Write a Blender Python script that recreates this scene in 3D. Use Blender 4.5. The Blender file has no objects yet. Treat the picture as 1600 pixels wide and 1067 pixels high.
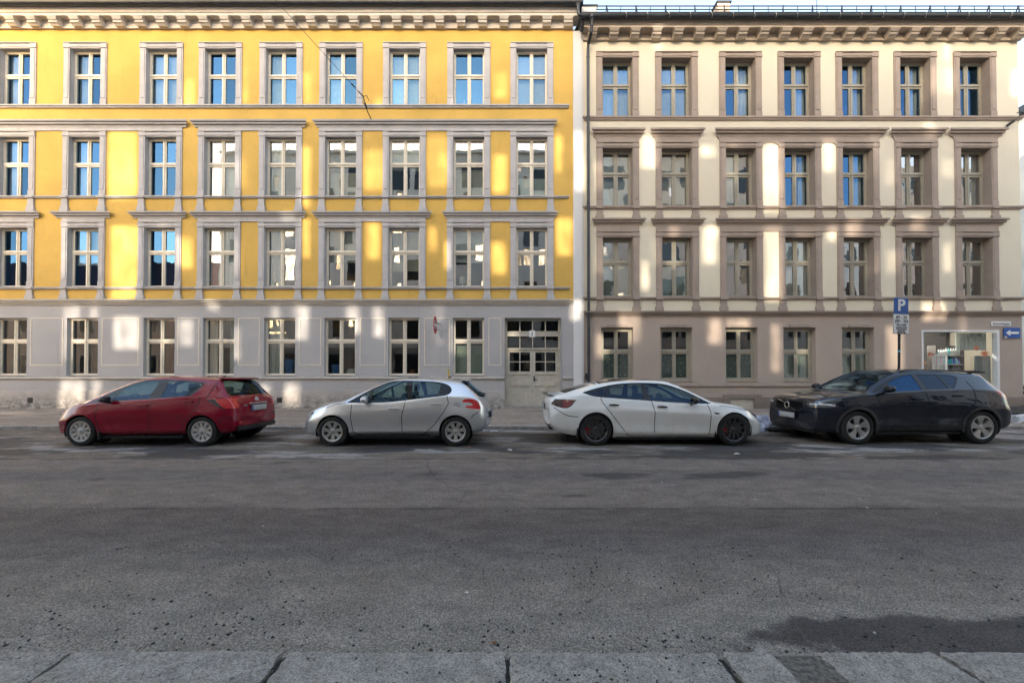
import bpy, bmesh, math, random
from mathutils import Vector, Matrix
from mathutils.bvhtree import BVHTree

R = math.radians
random.seed(7)
SC = bpy.context.scene
COL = SC.collection

# ------------------------------------------------------------------ camera
EYE = 1.48
FOC = 620.0 / 1600.0 * 36.0
cam_d = bpy.data.cameras.new('camera')
cam = bpy.data.objects.new('camera', cam_d)
COL.objects.link(cam)
cam.location = (0, 0, EYE)
cam.rotation_euler = (R(90.7), 0, 0)
cam_d.sensor_width = 36.0
cam_d.lens = FOC
cam_d.shift_y = 0.02745
cam_d.clip_start = 0.05
cam_d.clip_end = 2000
SC.camera = cam

# ------------------------------------------------------------------ sky, sun, exposure
TO_SUN = Vector((-0.25, -1.0, 0.28)).normalized()
SUN_EL = math.asin(TO_SUN.z)
SUN_AZ = math.atan2(TO_SUN.x, TO_SUN.y)          # clockwise from +Y
world = bpy.data.worlds.new('World')
SC.world = world
world.use_nodes = True
wn = world.node_tree
wn.nodes.clear()
sky = wn.nodes.new('ShaderNodeTexSky')
sky.sky_type = 'NISHITA'
sky.sun_disc = False
sky.sun_elevation = SUN_EL
sky.sun_rotation = SUN_AZ
sky.altitude = 50
sky.air_density = 1.0
sky.dust_density = 2.5
sky.ozone_density = 1.0
bg = wn.nodes.new('ShaderNodeBackground')
bg.inputs['Strength'].default_value = 0.15
wo = wn.nodes.new('ShaderNodeOutputWorld')
wn.links.new(sky.outputs[0], bg.inputs[0])
wn.links.new(bg.outputs[0], wo.inputs[0])

sun_d = bpy.data.lights.new('sun', 'SUN')
sun_d.energy = 2.5
sun_d.angle = R(0.9)
sun_d.color = (1.0, 0.95, 0.87)
sun = bpy.data.objects.new('sun', sun_d)
COL.objects.link(sun)
sun.rotation_euler = TO_SUN.to_track_quat('Z', 'Y').to_euler()
sun.location = (-10, -40, 40)

SC.view_settings.view_transform = 'Standard'
SC.view_settings.look = 'None'
SC.view_settings.gamma = 1.0
SC.view_settings.use_curve_mapping = False
SC.view_settings.exposure = 2.58
SC.view_settings.use_white_balance = True
SC.view_settings.white_balance_temperature = 7600
SC.view_settings.white_balance_tint = 11
SC.render.engine = 'CYCLES'
SC.cycles.use_denoising = True
SC.cycles.max_bounces = 7
SC.cycles.diffuse_bounces = 3
SC.cycles.glossy_bounces = 3
SC.cycles.transmission_bounces = 6
SC.cycles.transparent_max_bounces = 12
SC.cycles.use_adaptive_sampling = True
SC.cycles.adaptive_threshold = 0.02
SC.cycles.caustics_reflective = False
SC.cycles.caustics_refractive = False

# ------------------------------------------------------------------ helpers
def tag(o, label=None, cat=None, group=None, kind=None):
    if label: o['label'] = label
    if cat: o['category'] = cat
    if group: o['group'] = group
    if kind: o['kind'] = kind
    return o

def empty(name, loc=(0, 0, 0), rz=0.0, parent=None):
    o = bpy.data.objects.new(name, None)
    o.empty_display_size = 0.2
    COL.objects.link(o)
    o.location = loc
    o.rotation_euler = (0, 0, rz)
    if parent: o.parent = parent
    return o

def link(name, me, parent=None, loc=None, rot=None):
    o = bpy.data.objects.new(name, me)
    COL.objects.link(o)
    if parent: o.parent = parent
    if loc is not None: o.location = loc
    if rot is not None: o.rotation_euler = rot
    return o

def copy_tree(o, parent=None, mats=None):
    c = o.copy()
    COL.objects.link(c)
    if parent is not None:
        c.parent = parent
        c.matrix_parent_inverse = o.matrix_parent_inverse.copy()
    if mats and c.type == 'MESH' and c.data.materials and c.data.materials[0] in mats:
        c.data = c.data.copy()
        c.data.materials[0] = mats[c.data.materials[0]]
    for ch in list(o.children):
        copy_tree(ch, c, mats)
    return c

class MB:
    """collects verts and faces of one mesh"""
    def __init__(self):
        self.v = []; self.f = []; self.m = []
    def add(self, vs, fs, mi=0):
        b = len(self.v)
        self.v += [tuple(p) for p in vs]
        for f in fs:
            self.f.append(tuple(i + b for i in f)); self.m.append(mi)
        return self
    def quad(self, a, b, c, d, mi=0):
        return self.add([a, b, c, d], [(0, 1, 2, 3)], mi)
    def box(self, x0, x1, y0, y1, z0, z1, mi=0):
        vs = [(x0, y0, z0), (x1, y0, z0), (x1, y1, z0), (x0, y1, z0), (x0, y0, z1), (x1, y0, z1), (x1, y1, z1), (x0, y1, z1)]
        return self.add(vs, [(0, 3, 2, 1), (4, 5, 6, 7), (0, 1, 5, 4), (1, 2, 6, 5), (2, 3, 7, 6), (3, 0, 4, 7)], mi)
    def tube(self, a, b, r, n=8, r2=None, mi=0, caps=True):
        a = Vector(a); b = Vector(b); d = (b - a)
        if d.length < 1e-9: return self
        d.normalize()
        u = d.orthogonal().normalized(); w = d.cross(u)
        r2 = r if r2 is None else r2
        vs = []
        for k in range(n):
            t = 2 * math.pi * k / n
            vs.append(a + (u * math.cos(t) + w * math.sin(t)) * r)
        for k in range(n):
            t = 2 * math.pi * k / n
            vs.append(b + (u * math.cos(t) + w * math.sin(t)) * r2)
        fs = [(k, (k + 1) % n, n + (k + 1) % n, n + k) for k in range(n)]
        if caps:
            fs += [tuple(range(n - 1, -1, -1)), tuple(range(n, 2 * n))]
        return self.add(vs, fs, mi)
    def path(self, pts, r, n=8, mi=0):
        for i in range(len(pts) - 1):
            self.tube(pts[i], pts[i + 1], r, n, mi=mi)
        return self
    def lathe(self, prof, n=32, axis='y', c=(0, 0, 0), mi=0, closed=False):
        """prof: (radius, height along axis)"""
        vs = []
        for (r, h) in prof:
            for k in range(n):
                t = 2 * math.pi * k / n
                p, q = r * math.cos(t), r * math.sin(t)
                if axis == 'y': vs.append((c[0] + p, c[1] + h, c[2] + q))
                elif axis == 'z': vs.append((c[0] + p, c[1] + q, c[2] + h))
                else: vs.append((c[0] + h, c[1] + p, c[2] + q))
        fs = []
        m = len(prof)
        rng = range(m) if closed else range(m - 1)
        for i in rng:
            j = (i + 1) % m
            for k in range(n):
                k2 = (k + 1) % n
                fs.append((i * n + k, i * n + k2, j * n + k2, j * n + k))
        return self.add(vs, fs, mi)
    def prism_x(self, prof, x0, x1, mitre=False, mi=0, caps=True):
        """prof: (projection p toward -Y measured from self.y0, z) closed loop; mitred ends shrink with 1-p"""
        pm = max(p for p, z in prof); n = len(prof)
        L = [((x0 + (pm - p)) if mitre else x0, self.y0 - p, z) for p, z in prof]
        Rr = [((x1 - (pm - p)) if mitre else x1, self.y0 - p, z) for p, z in prof]
        fs = [(k, (k + 1) % n, n + (k + 1) % n, n + k) for k in range(n)]
        if caps: fs += [tuple(range(n - 1, -1, -1)), tuple(range(n, 2 * n))]
        return self.add(L + Rr, fs, mi)
    y0 = 0.0
    def extrude(self, poly, a, b, axis='y', mi=0):
        """2D poly (u,v) extruded between a and b along axis"""
        n = len(poly)
        def P(u, v, h):
            return (u, h, v) if axis == 'y' else ((u, v, h) if axis == 'z' else (h, u, v))
        vs = [P(u, v, a) for u, v in poly] + [P(u, v, b) for u, v in poly]
        fs = [(k, (k + 1) % n, n + (k + 1) % n, n + k) for k in range(n)]
        fs += [tuple(range(n - 1, -1, -1)), tuple(range(n, 2 * n))]
        return self.add(vs, fs, mi)
    def mesh(self, name, mats, smooth=False, recalc=True, bevel=0.0, merge=False):
        me = bpy.data.meshes.new(name)
        me.from_pydata(self.v, [], self.f)
        if not isinstance(mats, (list, tuple)): mats = [mats]
        for m in mats: me.materials.append(m)
        if len(mats) > 1:
            for p, mi in zip(me.polygons, self.m): p.material_index = mi
        if recalc or bevel or merge:
            bm = bmesh.new(); bm.from_mesh(me)
            if merge: bmesh.ops.remove_doubles(bm, verts=bm.verts, dist=1e-5)
            if bevel:
                es = [e for e in bm.edges if len(e.link_faces) == 2 and e.calc_face_angle(0) > 0.6]
                bmesh.ops.bevel(bm, geom=es, offset=bevel, segments=2, affect='EDGES', profile=0.5)
            if recalc: bmesh.ops.recalc_face_normals(bm, faces=bm.faces)
            bm.to_mesh(me); bm.free()
        if smooth:
            me.shade_smooth()
            if smooth == 'auto':
                me.set_sharp_from_angle(angle=R(38))
        me.update()
        return me
    def build(self, name, mats, parent=None, loc=None, smooth=False, recalc=True, bevel=0.0, merge=False):
        return link(name, self.mesh(name, mats, smooth, recalc, bevel, merge), parent, loc)

def wall_with_holes(mb, x0, x1, z0, z1, y, holes, mi=0, face=-1):
    """flat wall sheet at y with rectangular openings (hx0,hx1,hz0,hz1)"""
    hs = [(max(a, x0), min(b, x1), max(c, z0), min(d, z1)) for a, b, c, d in holes]
    hs = [h for h in hs if h[1] > h[0] + 1e-6 and h[3] > h[2] + 1e-6]
    zs = sorted(set([z0, z1] + [h[2] for h in hs] + [h[3] for h in hs]))
    for k in range(len(zs) - 1):
        a, b = zs[k], zs[k + 1]
        if b - a < 1e-6: continue
        mid = (a + b) / 2
        cut = sorted((h[0], h[1]) for h in hs if h[2] < mid < h[3])
        x = x0
        for c0, c1 in cut + [(x1, x1)]:
            if c0 > x + 1e-6:
                q = [(x, y, a), (c0, y, a), (c0, y, b), (x, y, b)]
                if face > 0: q.reverse()
                mb.quad(*q, mi=mi)
            x = max(x, c1)
    return mb

# ------------------------------------------------------------------ materials
def nt(name):
    m = bpy.data.materials.new(name); m.use_nodes = True
    t = m.node_tree; t.nodes.clear()
    out = t.nodes.new('ShaderNodeOutputMaterial')
    return m, t, out
def N(t, typ, **kw):
    n = t.nodes.new(typ)
    for k, v in kw.items():
        if k.startswith('_'): setattr(n, k[1:], v)
        else:
            key = k.replace('__', ' ')
            n.inputs[int(key[1:]) if key[0] == 'i' and key[1:].isdigit() else key].default_value = v
    return n
def mixc(t, a, b, fac, mode='MIX'):
    m = t.nodes.new('ShaderNodeMix'); m.data_type = 'RGBA'; m.blend_type = mode; m.clamp_factor = True
    for s, v in ((0, fac), (6, a), (7, b)):
        if isinstance(v, (int, float)): m.inputs[s].default_value = v
        elif isinstance(v, (tuple, list)): m.inputs[s].default_value = (*v[:3], 1)
        else: t.links.new(v, m.inputs[s])
    return m.outputs[2]
def mth(t, op, a, b=None, c=None, clamp=False):
    m = t.nodes.new('ShaderNodeMath'); m.operation = op; m.use_clamp = clamp
    for i, v in enumerate((a, b, c)):
        if v is None: continue
        if isinstance(v, (int, float)): m.inputs[i].default_value = v
        else: t.links.new(v, m.inputs[i])
    return m.outputs[0]
def ramp(t, fac, lo, hi, a=0.0, b=1.0):
    m = t.nodes.new('ShaderNodeMapRange'); m.interpolation_type = 'SMOOTHSTEP'
    t.links.new(fac, m.inputs[0])
    for i, v in ((1, lo), (2, hi), (3, a), (4, b)): m.inputs[i].default_value = v
    return m.outputs[0]
def pos(t, scale=(1, 1, 1), obj=False, off=(0, 0, 0)):
    g = t.nodes.new('ShaderNodeTexCoord').outputs['Object'] if obj else t.nodes.new('ShaderNodeNewGeometry').outputs['Position']
    mp = t.nodes.new('ShaderNodeMapping'); mp.inputs['Scale'].default_value = scale; mp.inputs['Location'].default_value = off
    t.links.new(g, mp.inputs[0])
    return mp.outputs[0]
def noise(t, vec, scale, detail=4, rough=0.55, dist=0.0):
    n = t.nodes.new('ShaderNodeTexNoise'); n.inputs['Scale'].default_value = scale
    n.inputs['Detail'].default_value = detail; n.inputs['Roughness'].default_value = rough; n.inputs['Distortion'].default_value = dist
    t.links.new(vec, n.inputs['Vector'])
    return n.outputs['Fac']
def bump(t, h, strength, dist=0.01):
    b = t.nodes.new('ShaderNodeBump'); b.inputs['Strength'].default_value = strength; b.inputs['Distance'].default_value = dist
    t.links.new(h, b.inputs['Height'])
    return b.outputs[0]

def plain(name, col, rough=0.5, metal=0.0, spec=0.5, coat=0.0, var=0.0, vs=6.0, bmp=0.0, bs=60.0, obj=False, emis=None):
    m, t, out = nt(name)
    p = N(t, 'ShaderNodeBsdfPrincipled', Roughness=rough, Metallic=metal)
    p.inputs['Base Color'].default_value = (*col, 1)
    p.inputs['Specular IOR Level'].default_value = spec
    p.inputs['Coat Weight'].default_value = coat
    if var:
        n = noise(t, pos(t, obj=obj), vs, 5)
        f = ramp(t, n, 0.3, 0.7, 1 - var, 1 + var)
        c = mixc(t, col, (f if False else col), 0.0)
        mul = t.nodes.new('ShaderNodeVectorMath'); mul.operation = 'SCALE'
        mul.inputs[0].default_value = col
        t.links.new(f, mul.inputs['Scale'])
        t.links.new(mul.outputs[0], p.inputs['Base Color'])
    if bmp:
        t.links.new(bump(t, noise(t, pos(t, obj=obj), bs, 4), bmp), p.inputs['Normal'])
    t.links.new(p.outputs[0], out.inputs[0])
    return m

def plaster(name, col, dirt=(0.12, 0.10, 0.085), amt=0.25, var=0.07, rough=0.85, bstr=0.25, low_dirt=None):
    """painted render: mottled, faint rain streaks, trowel relief"""
    m, t, out = nt(name)
    p = N(t, 'ShaderNodeBsdfPrincipled', Roughness=rough)
    p.inputs['Specular IOR Level'].default_value = 0.25
    n1 = noise(t, pos(t), 0.7, 5, 0.6)
    n2 = noise(t, pos(t, (1, 1, 0.12)), 5.0, 5, 0.65)
    n3 = noise(t, pos(t), 14.0, 4, 0.6)
    f = ramp(t, n1, 0.3, 0.7, 1 - var, 1 + var)
    f2 = ramp(t, n3, 0.2, 0.8, 1 - var * 0.5, 1 + var * 0.5)
    mul = t.nodes.new('ShaderNodeVectorMath'); mul.operation = 'SCALE'
    mul.inputs[0].default_value = col
    t.links.new(mth(t, 'MULTIPLY', f, f2), mul.inputs['Scale'])
    st = ramp(t, n2, 0.56, 0.80, 0.0, amt)
    c = mixc(t, mul.outputs[0], dirt, st)
    if low_dirt:
        zlo, zhi, a = low_dirt
        sep = t.nodes.new('ShaderNodeSeparateXYZ')
        t.links.new(t.nodes.new('ShaderNodeNewGeometry').outputs['Position'], sep.inputs[0])
        g = ramp(t, sep.outputs[2], zlo, zhi, 1.0, 0.0)
        nn = noise(t, pos(t, (1, 1, 1.6)), 3.5, 8, 0.75)
        g2 = mth(t, 'MULTIPLY', g, ramp(t, nn, 0.36, 0.62, 0.0, a))
        c = mixc(t, c, dirt, g2)
    t.links.new(c, p.inputs['Base Color'])
    b1 = noise(t, pos(t), 22, 5, 0.6)
    t.links.new(bump(t, b1, bstr, 0.012), p.inputs['Normal'])
    t.links.new(p.outputs[0], out.inputs[0])
    return m

def trim(name, col, dirt=(0.05, 0.045, 0.035), amt=0.75, z_up=True):
    """painted mouldings, grime lies on the upward faces and runs over the edge"""
    m, t, out = nt(name)
    p = N(t, 'ShaderNodeBsdfPrincipled', Roughness=0.8)
    p.inputs['Specular IOR Level'].default_value = 0.3
    n1 = noise(t, pos(t), 2.0, 5, 0.6)
    f = ramp(t, n1, 0.3, 0.7, 0.93, 1.06)
    mul = t.nodes.new('ShaderNodeVectorMath'); mul.operation = 'SCALE'
    mul.inputs[0].default_value = col
    t.links.new(f, mul.inputs['Scale'])
    g = t.nodes.new('ShaderNodeNewGeometry')
    sep = t.nodes.new('ShaderNodeSeparateXYZ'); t.links.new(g.outputs['Normal'], sep.inputs[0])
    up = ramp(t, sep.outputs[2], 0.2, 0.75, 0.0, amt)
    n2 = noise(t, pos(t, (1, 1, 0.25)), 9, 6, 0.7)
    fac = mth(t, 'MULTIPLY', up, ramp(t, n2, 0.25, 0.6, 0.25, 1.0))
    st = ramp(t, n2, 0.56, 0.80, 0.0, amt * 0.5)
    dn = ramp(t, sep.outputs[2], -0.95, -0.3, 0.35 * amt, 0.0)      # darker on downward faces
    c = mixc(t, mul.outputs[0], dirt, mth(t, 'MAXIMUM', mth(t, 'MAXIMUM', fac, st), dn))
    t.links.new(c, p.inputs['Base Color'])
    t.links.new(bump(t, noise(t, pos(t), 40, 4), 0.15, 0.008), p.inputs['Normal'])
    t.links.new(p.outputs[0], out.inputs[0])
    return m

def glass(name, refl=0.30, tint=(0.80, 0.86, 0.84), wave=0.25, wscale=1.6, rough=0.0, gcol=(1, 1, 1), rvar=0.0):
    """old window pane: clear through, mirror on the face, slightly wavy"""
    m, t, out = nt(name)
    tr = t.nodes.new('ShaderNodeBsdfTransparent'); tr.inputs[0].default_value = (*tint, 1)
    gl = t.nodes.new('ShaderNodeBsdfGlossy'); gl.inputs['Roughness'].default_value = rough; gl.inputs[0].default_value = (*gcol, 1)
    lw = t.nodes.new('ShaderNodeLayerWeight'); lw.inputs[0].default_value = .5
    fr = mth(t, 'ADD', mth(t, 'MULTIPLY', mth(t, 'POWER', lw.outputs['Facing'], 4.5), .8), .045)
    fac = mth(t, 'ADD', fr, refl, clamp=True)
    if rvar:
        fac = mth(t, 'ADD', fac, mth(t, 'MULTIPLY', mth(t, 'SUBTRACT', t.nodes.new('ShaderNodeObjectInfo').outputs['Random'], .5), rvar), clamp=True)
    if wave:
        oi = t.nodes.new('ShaderNodeObjectInfo')
        v = t.nodes.new('ShaderNodeVectorMath'); v.operation = 'ADD'
        g = t.nodes.new('ShaderNodeNewGeometry')
        cb = t.nodes.new('ShaderNodeCombineXYZ')
        t.links.new(mth(t, 'MULTIPLY', oi.outputs['Random'], 40.0), cb.inputs[0])
        t.links.new(g.outputs['Position'], v.inputs[0]); t.links.new(cb.outputs[0], v.inputs[1])
        n = noise(t, v.outputs[0], wscale, 2, 0.4)
        b = bump(t, n, wave, 0.02)
        t.links.new(b, gl.inputs['Normal'])
    mx = t.nodes.new('ShaderNodeMixShader')
    t.links.new(fac, mx.inputs[0]); t.links.new(tr.outputs[0], mx.inputs[1]); t.links.new(gl.outputs[0], mx.inputs[2])
    t.links.new(mx.outputs[0], out.inputs[0])
    return m

def asphalt(name, base, warm, grain=1.0):
    """worn asphalt: aggregate speckle, mottling"""
    m, t, out = nt(name)
    p = N(t, 'ShaderNodeBsdfPrincipled', Roughness=0.9)
    p.inputs['Specular IOR Level'].default_value = 0.2
    P = pos(t)
    big = noise(t, pos(t, (0.35, 1.0, 1)), 0.9, 6, 0.62)
    mid = noise(t, pos(t, (0.5, 1, 1)), 5.0, 6, 0.65)
    fine = noise(t, P, 95.0, 3, 0.7)
    vor = t.nodes.new('ShaderNodeTexVoronoi'); vor.inputs['Scale'].default_value = 120.0
    t.links.new(P, vor.inputs['Vector'])
    base = (base[0] * 1.14, base[1], base[2] * .86); warm = (warm[0] * 1.10, warm[1], warm[2] * .88)
    c = mixc(t, base, warm, ramp(t, big, 0.38, 0.62))
    k = mth(t, 'MULTIPLY', ramp(t, mid, 0.25, 0.75, 0.78, 1.2), ramp(t, fine, 0.28, 0.72, 0.66, 1.50))
    sep = t.nodes.new('ShaderNodeSeparateColor'); t.links.new(vor.outputs['Color'], sep.inputs[0])
    k = mth(t, 'MULTIPLY', k, ramp(t, sep.outputs[0], 0.0, 1.0, 0.72, 1.5))
    return m, t, out, p, c, k, fine, sep

def scale_col(t, c, k):
    mul = t.nodes.new('ShaderNodeVectorMath'); mul.operation = 'SCALE'
    t.links.new(c, mul.inputs[0])
    if isinstance(k, (int, float)): mul.inputs['Scale'].default_value = k
    else: t.links.new(k, mul.inputs['Scale'])
    return mul.outputs[0]

def make_road_mat():
    m, t, out, p, c, k, fine, vs = asphalt('road_asphalt', (0.118, 0.110, 0.104), (0.140, 0.126, 0.116))
    g = t.nodes.new('ShaderNodeNewGeometry')
    s = t.nodes.new('ShaderNodeSeparateXYZ'); t.links.new(g.outputs['Position'], s.inputs[0])
    X, Y = s.outputs[0], s.outputs[1]
    wob = mth(t, 'MULTIPLY', mth(t, 'SUBTRACT', noise(t, pos(t, (0.5, 0.5, 1)), 1.2, 5, 0.6), 0.5), 0.55)
    Yw = mth(t, 'ADD', Y, wob)
    # the far lane was resurfaced: lighter, browner strip between two seams
    Ys = mth(t, 'ADD', Y, mth(t, 'MULTIPLY', wob, 1.1))
    lane = mth(t, 'MULTIPLY', ramp(t, Ys, 4.25, 4.55), ramp(t, Ys, 6.9, 7.05, 1, 0))
    c = mixc(t, c, (0.165, 0.140, 0.126), mth(t, 'MULTIPLY', lane, 0.6))
    # darker wheel-polished band on this side of the seam
    band = mth(t, 'MULTIPLY', ramp(t, Yw, 3.0, 3.75), ramp(t, Ys, 4.3, 4.6, 1, 0))
    c = mixc(t, c, (0.070, 0.059, 0.058), mth(t, 'MULTIPLY', band, 0.55))
    band2 = mth(t, 'MULTIPLY', ramp(t, Yw, 2.65, 3.3), ramp(t, Yw, 3.3, 4.2, 1, 0))
    c = mixc(t, c, (0.092, 0.085, 0.083), mth(t, 'MULTIPLY', band2, 0.6))
    # wheel paths inside the resurfaced lane
    wp = mth(t, 'MULTIPLY', ramp(t, Yw, 5.35, 5.7), ramp(t, Yw, 6.0, 6.4, 1, 0))
    c = mixc(t, c, (0.10, 0.092, 0.09), mth(t, 'MULTIPLY', wp, 0.5))
    # dust and grit along the near kerb
    gr = ramp(t, Yw, 2.0, 3.9, 1, 0)
    c = mixc(t, c, (0.205, 0.19, 0.17), mth(t, 'MULTIPLY', gr, 0.75))
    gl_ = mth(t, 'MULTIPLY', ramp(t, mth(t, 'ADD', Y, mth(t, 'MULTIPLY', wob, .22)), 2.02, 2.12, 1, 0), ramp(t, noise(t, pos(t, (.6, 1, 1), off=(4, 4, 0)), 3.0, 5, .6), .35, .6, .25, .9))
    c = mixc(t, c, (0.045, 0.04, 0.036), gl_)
    # parking lane: wet stains and pale dried salt
    pk = ramp(t, Y, 6.95, 7.05)
    sal = noise(t, pos(t, (0.40, 1.0, 1), off=(3.0, 0, 0)), 1.2, 7, 0.6)
    c = mixc(t, c, (0.27, 0.245, 0.23), mth(t, 'MULTIPLY', pk, ramp(t, sal, 0.50, 0.57, 0.0, 0.9)))
    wet = noise(t, pos(t, (0.40, 1.0, 1), off=(11.3, 4.0, 0)), 1.1, 7, 0.6)
    wetf = mth(t, 'MULTIPLY', mth(t, 'MULTIPLY', pk, ramp(t, Y, 9.6, 10.4, 1, 0.5)), ramp(t, wet, 0.47, 0.53))
    # oil drips in the lane and the damp patch by the near kerb
    oil = noise(t, pos(t, (0.45, 1.2, 1), off=(5.2, 1.7, 0)), 1.1, 5, 0.5)
    oilf = mth(t, 'MULTIPLY', mth(t, 'MULTIPLY', lane, ramp(t, oil, 0.60, 0.645)), 0.75)
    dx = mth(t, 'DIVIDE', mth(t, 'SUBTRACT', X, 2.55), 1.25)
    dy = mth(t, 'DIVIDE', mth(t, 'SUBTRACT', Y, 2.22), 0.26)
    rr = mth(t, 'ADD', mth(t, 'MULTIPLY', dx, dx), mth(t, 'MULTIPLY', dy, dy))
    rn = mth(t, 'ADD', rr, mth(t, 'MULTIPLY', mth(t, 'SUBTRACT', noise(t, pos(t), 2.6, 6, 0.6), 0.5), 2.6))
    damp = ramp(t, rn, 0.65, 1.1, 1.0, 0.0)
    seam = mth(t, 'MAXIMUM', ramp(t, mth(t, 'ABSOLUTE', mth(t, 'SUBTRACT', mth(t, 'ADD', Y, mth(t, 'MULTIPLY', wob, 0.10)), 6.97)), 0.015, 0.05, 0.9, 0.0),
               ramp(t, mth(t, 'ABSOLUTE', mth(t, 'SUBTRACT', mth(t, 'ADD', Y, mth(t, 'MULTIPLY', wob, 0.10)), 4.40)), 0.008, 0.05, 0.6, 0.0))
    sn = noise(t, pos(t, (0.8, 0.8, 1)), 1.6, 5, 0.7)
    seam = mth(t, 'MULTIPLY', seam, ramp(t, sn, 0.42, 0.60, 0.08, 0.9))
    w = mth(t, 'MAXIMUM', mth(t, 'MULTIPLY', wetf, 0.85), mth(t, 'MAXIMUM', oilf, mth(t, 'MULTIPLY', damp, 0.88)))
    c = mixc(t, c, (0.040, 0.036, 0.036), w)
    c = mixc(t, c, (0.018, 0.017, 0.017), seam)
    # hairline cracks
    cv = t.nodes.new('ShaderNodeTexVoronoi'); cv.feature = 'DISTANCE_TO_EDGE'; cv.inputs['Scale'].default_value = .55
    wp_ = t.nodes.new('ShaderNodeVectorMath'); wp_.operation = 'MULTIPLY_ADD'
    nz = t.nodes.new('ShaderNodeTexNoise'); nz.inputs['Scale'].default_value = 2.5; nz.inputs['Detail'].default_value = 6
    t.links.new(nz.outputs['Color'], wp_.inputs[0]); wp_.inputs[1].default_value = (.7, .7, 0); t.links.new(pos(t, (.6, 1, 1)), wp_.inputs[2])
    t.links.new(wp_.outputs[0], cv.inputs['Vector'])
    ck = mth(t, 'MULTIPLY', ramp(t, cv.outputs['Distance'], .001, .0045, .35, 0.0), ramp(t, noise(t, pos(t, off=(7, 3, 0)), .5, 3), .50, .60))
    c = mixc(t, c, (0.02, 0.018, 0.017), ck)
    # dark drips and spots
    sp = noise(t, pos(t, off=(1, 5, 0)), 7.0, 3, .5)
    c = mixc(t, c, (0.05, 0.045, 0.042), ramp(t, sp, .70, .74, 0.0, .55))
    t.links.new(scale_col(t, c, k), p.inputs['Base Color'])
    rg = mth(t, 'SUBTRACT', 0.92, mth(t, 'MULTIPLY', w, 0.28))
    t.links.new(rg, p.inputs['Roughness'])
    hh = mth(t, 'ADD', fine, mth(t, 'MULTIPLY', vs.outputs[1], 0.8))
    t.links.new(bump(t, hh, 0.55, 0.006), p.inputs['Normal'])
    t.links.new(p.outputs[0], out.inputs[0])
    return m

def make_pavement_mat():
    m, t, out, p, c, k, fine, vs = asphalt('pavement_asphalt', (0.195, 0.178, 0.17), (0.24, 0.217, 0.205))
    st = noise(t, pos(t, (0.3, 1.3, 1), off=(2, 9, 0)), 1.5, 6, 0.6)
    c = mixc(t, c, (0.075, 0.068, 0.064), ramp(t, st, 0.56, 0.66, 0.0, 0.6))
    t.links.new(scale_col(t, c, k), p.inputs['Base Color'])
    t.links.new(bump(t, fine, 0.5, 0.006), p.inputs['Normal'])
    t.links.new(p.outputs[0], out.inputs[0])
    return m

def make_granite(name, a, b, sc=1.0):
    m, t, out = nt(name)
    p = N(t, 'ShaderNodeBsdfPrincipled', Roughness=0.85)
    p.inputs['Specular IOR Level'].default_value = 0.25
    P = pos(t)
    n1 = noise(t, P, 130 * sc, 3, 0.7)
    n2 = noise(t, P, 9 * sc, 6, 0.7)
    n3 = noise(t, P, 42 * sc, 4, 0.65)
    vor = t.nodes.new('ShaderNodeTexVoronoi'); vor.inputs['Scale'].default_value = 150 * sc
    t.links.new(P, vor.inputs['Vector'])
    s = t.nodes.new('ShaderNodeSeparateColor'); t.links.new(vor.outputs['Color'], s.inputs[0])
    c = mixc(t, a, b, ramp(t, n2, 0.35, 0.65))
    k = mth(t, 'MULTIPLY', ramp(t, s.outputs[0], 0, 1, 0.72, 1.28), ramp(t, n1, 0.3, 0.7, 0.85, 1.15))
    c = scale_col(t, c, k)
    c = mixc(t, c, (0.03, 0.028, 0.026), ramp(t, n3, 0.60, 0.68, 0.0, 0.8))
    t.links.new(c, p.inputs['Base Color'])
    t.links.new(bump(t, mth(t, 'ADD', n3, mth(t, 'MULTIPLY', n1, 0.5)), 0.7, 0.008), p.inputs['Normal'])
    t.links.new(p.outputs[0], out.inputs[0])
    return m

M = {}
M['yellow'] = plaster('yellow_render', (0.68, 0.425, 0.115), dirt=(0.42, 0.23, 0.07), amt=0.34, var=0.08)
M['lilac'] = plaster('lilac_grey_render', (0.44, 0.425, 0.425), dirt=(0.17, 0.15, 0.14), amt=0.20, var=0.05, low_dirt=(0.2, 1.4, 0.35))
M['lilac_base'] = plaster('rough_plinth_render', (0.47, 0.43, 0.40), dirt=(0.10, 0.088, 0.075), amt=0.35, var=0.10, bstr=0.7, low_dirt=(0.12, 0.95, 0.85))
M['lilac_trim'] = trim('lilac_trim', (0.50, 0.475, 0.475), amt=.95)
M['white_trim'] = trim('pale_cornice_trim', (0.62, 0.565, 0.51), amt=0.6)
M['strip'] = plaster('white_gable_strip', (0.66, 0.65, 0.64), amt=0.12, var=0.04)
M['cream'] = plaster('cream_render', (0.72, 0.645, 0.51), dirt=(0.45, 0.38, 0.27), amt=0.18, var=0.03)
M['mauve'] = plaster('mauve_brown_render', (0.435, 0.35, 0.295), dirt=(0.15, 0.12, 0.105), amt=0.20, var=0.05, low_dirt=(0.2, 1.2, 0.4))
M['mauve_trim'] = trim('mauve_brown_trim', (0.37, 0.295, 0.248), amt=0.35)
M['mauve_light'] = trim('beige_cornice_trim', (0.46, 0.385, 0.32), amt=0.35)
M['plinth'] = plaster('brown_stone_plinth', (0.25, 0.20, 0.17), dirt=(0.09, 0.075, 0.065), amt=0.4, var=0.12, bstr=0.6, low_dirt=(0.12, 0.6, 0.5))
M['whitewood'] = plain('white_window_paint', (0.74, 0.665, 0.55), 0.45, var=0.06, vs=9)
M['olivewood'] = plain('olive_window_paint', (0.36, 0.33, 0.265), 0.45, var=0.06, vs=9)
M['doorwood'] = plain('grey_green_door_paint', (0.50, 0.46, 0.385), 0.5, var=0.10, vs=5)
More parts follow.
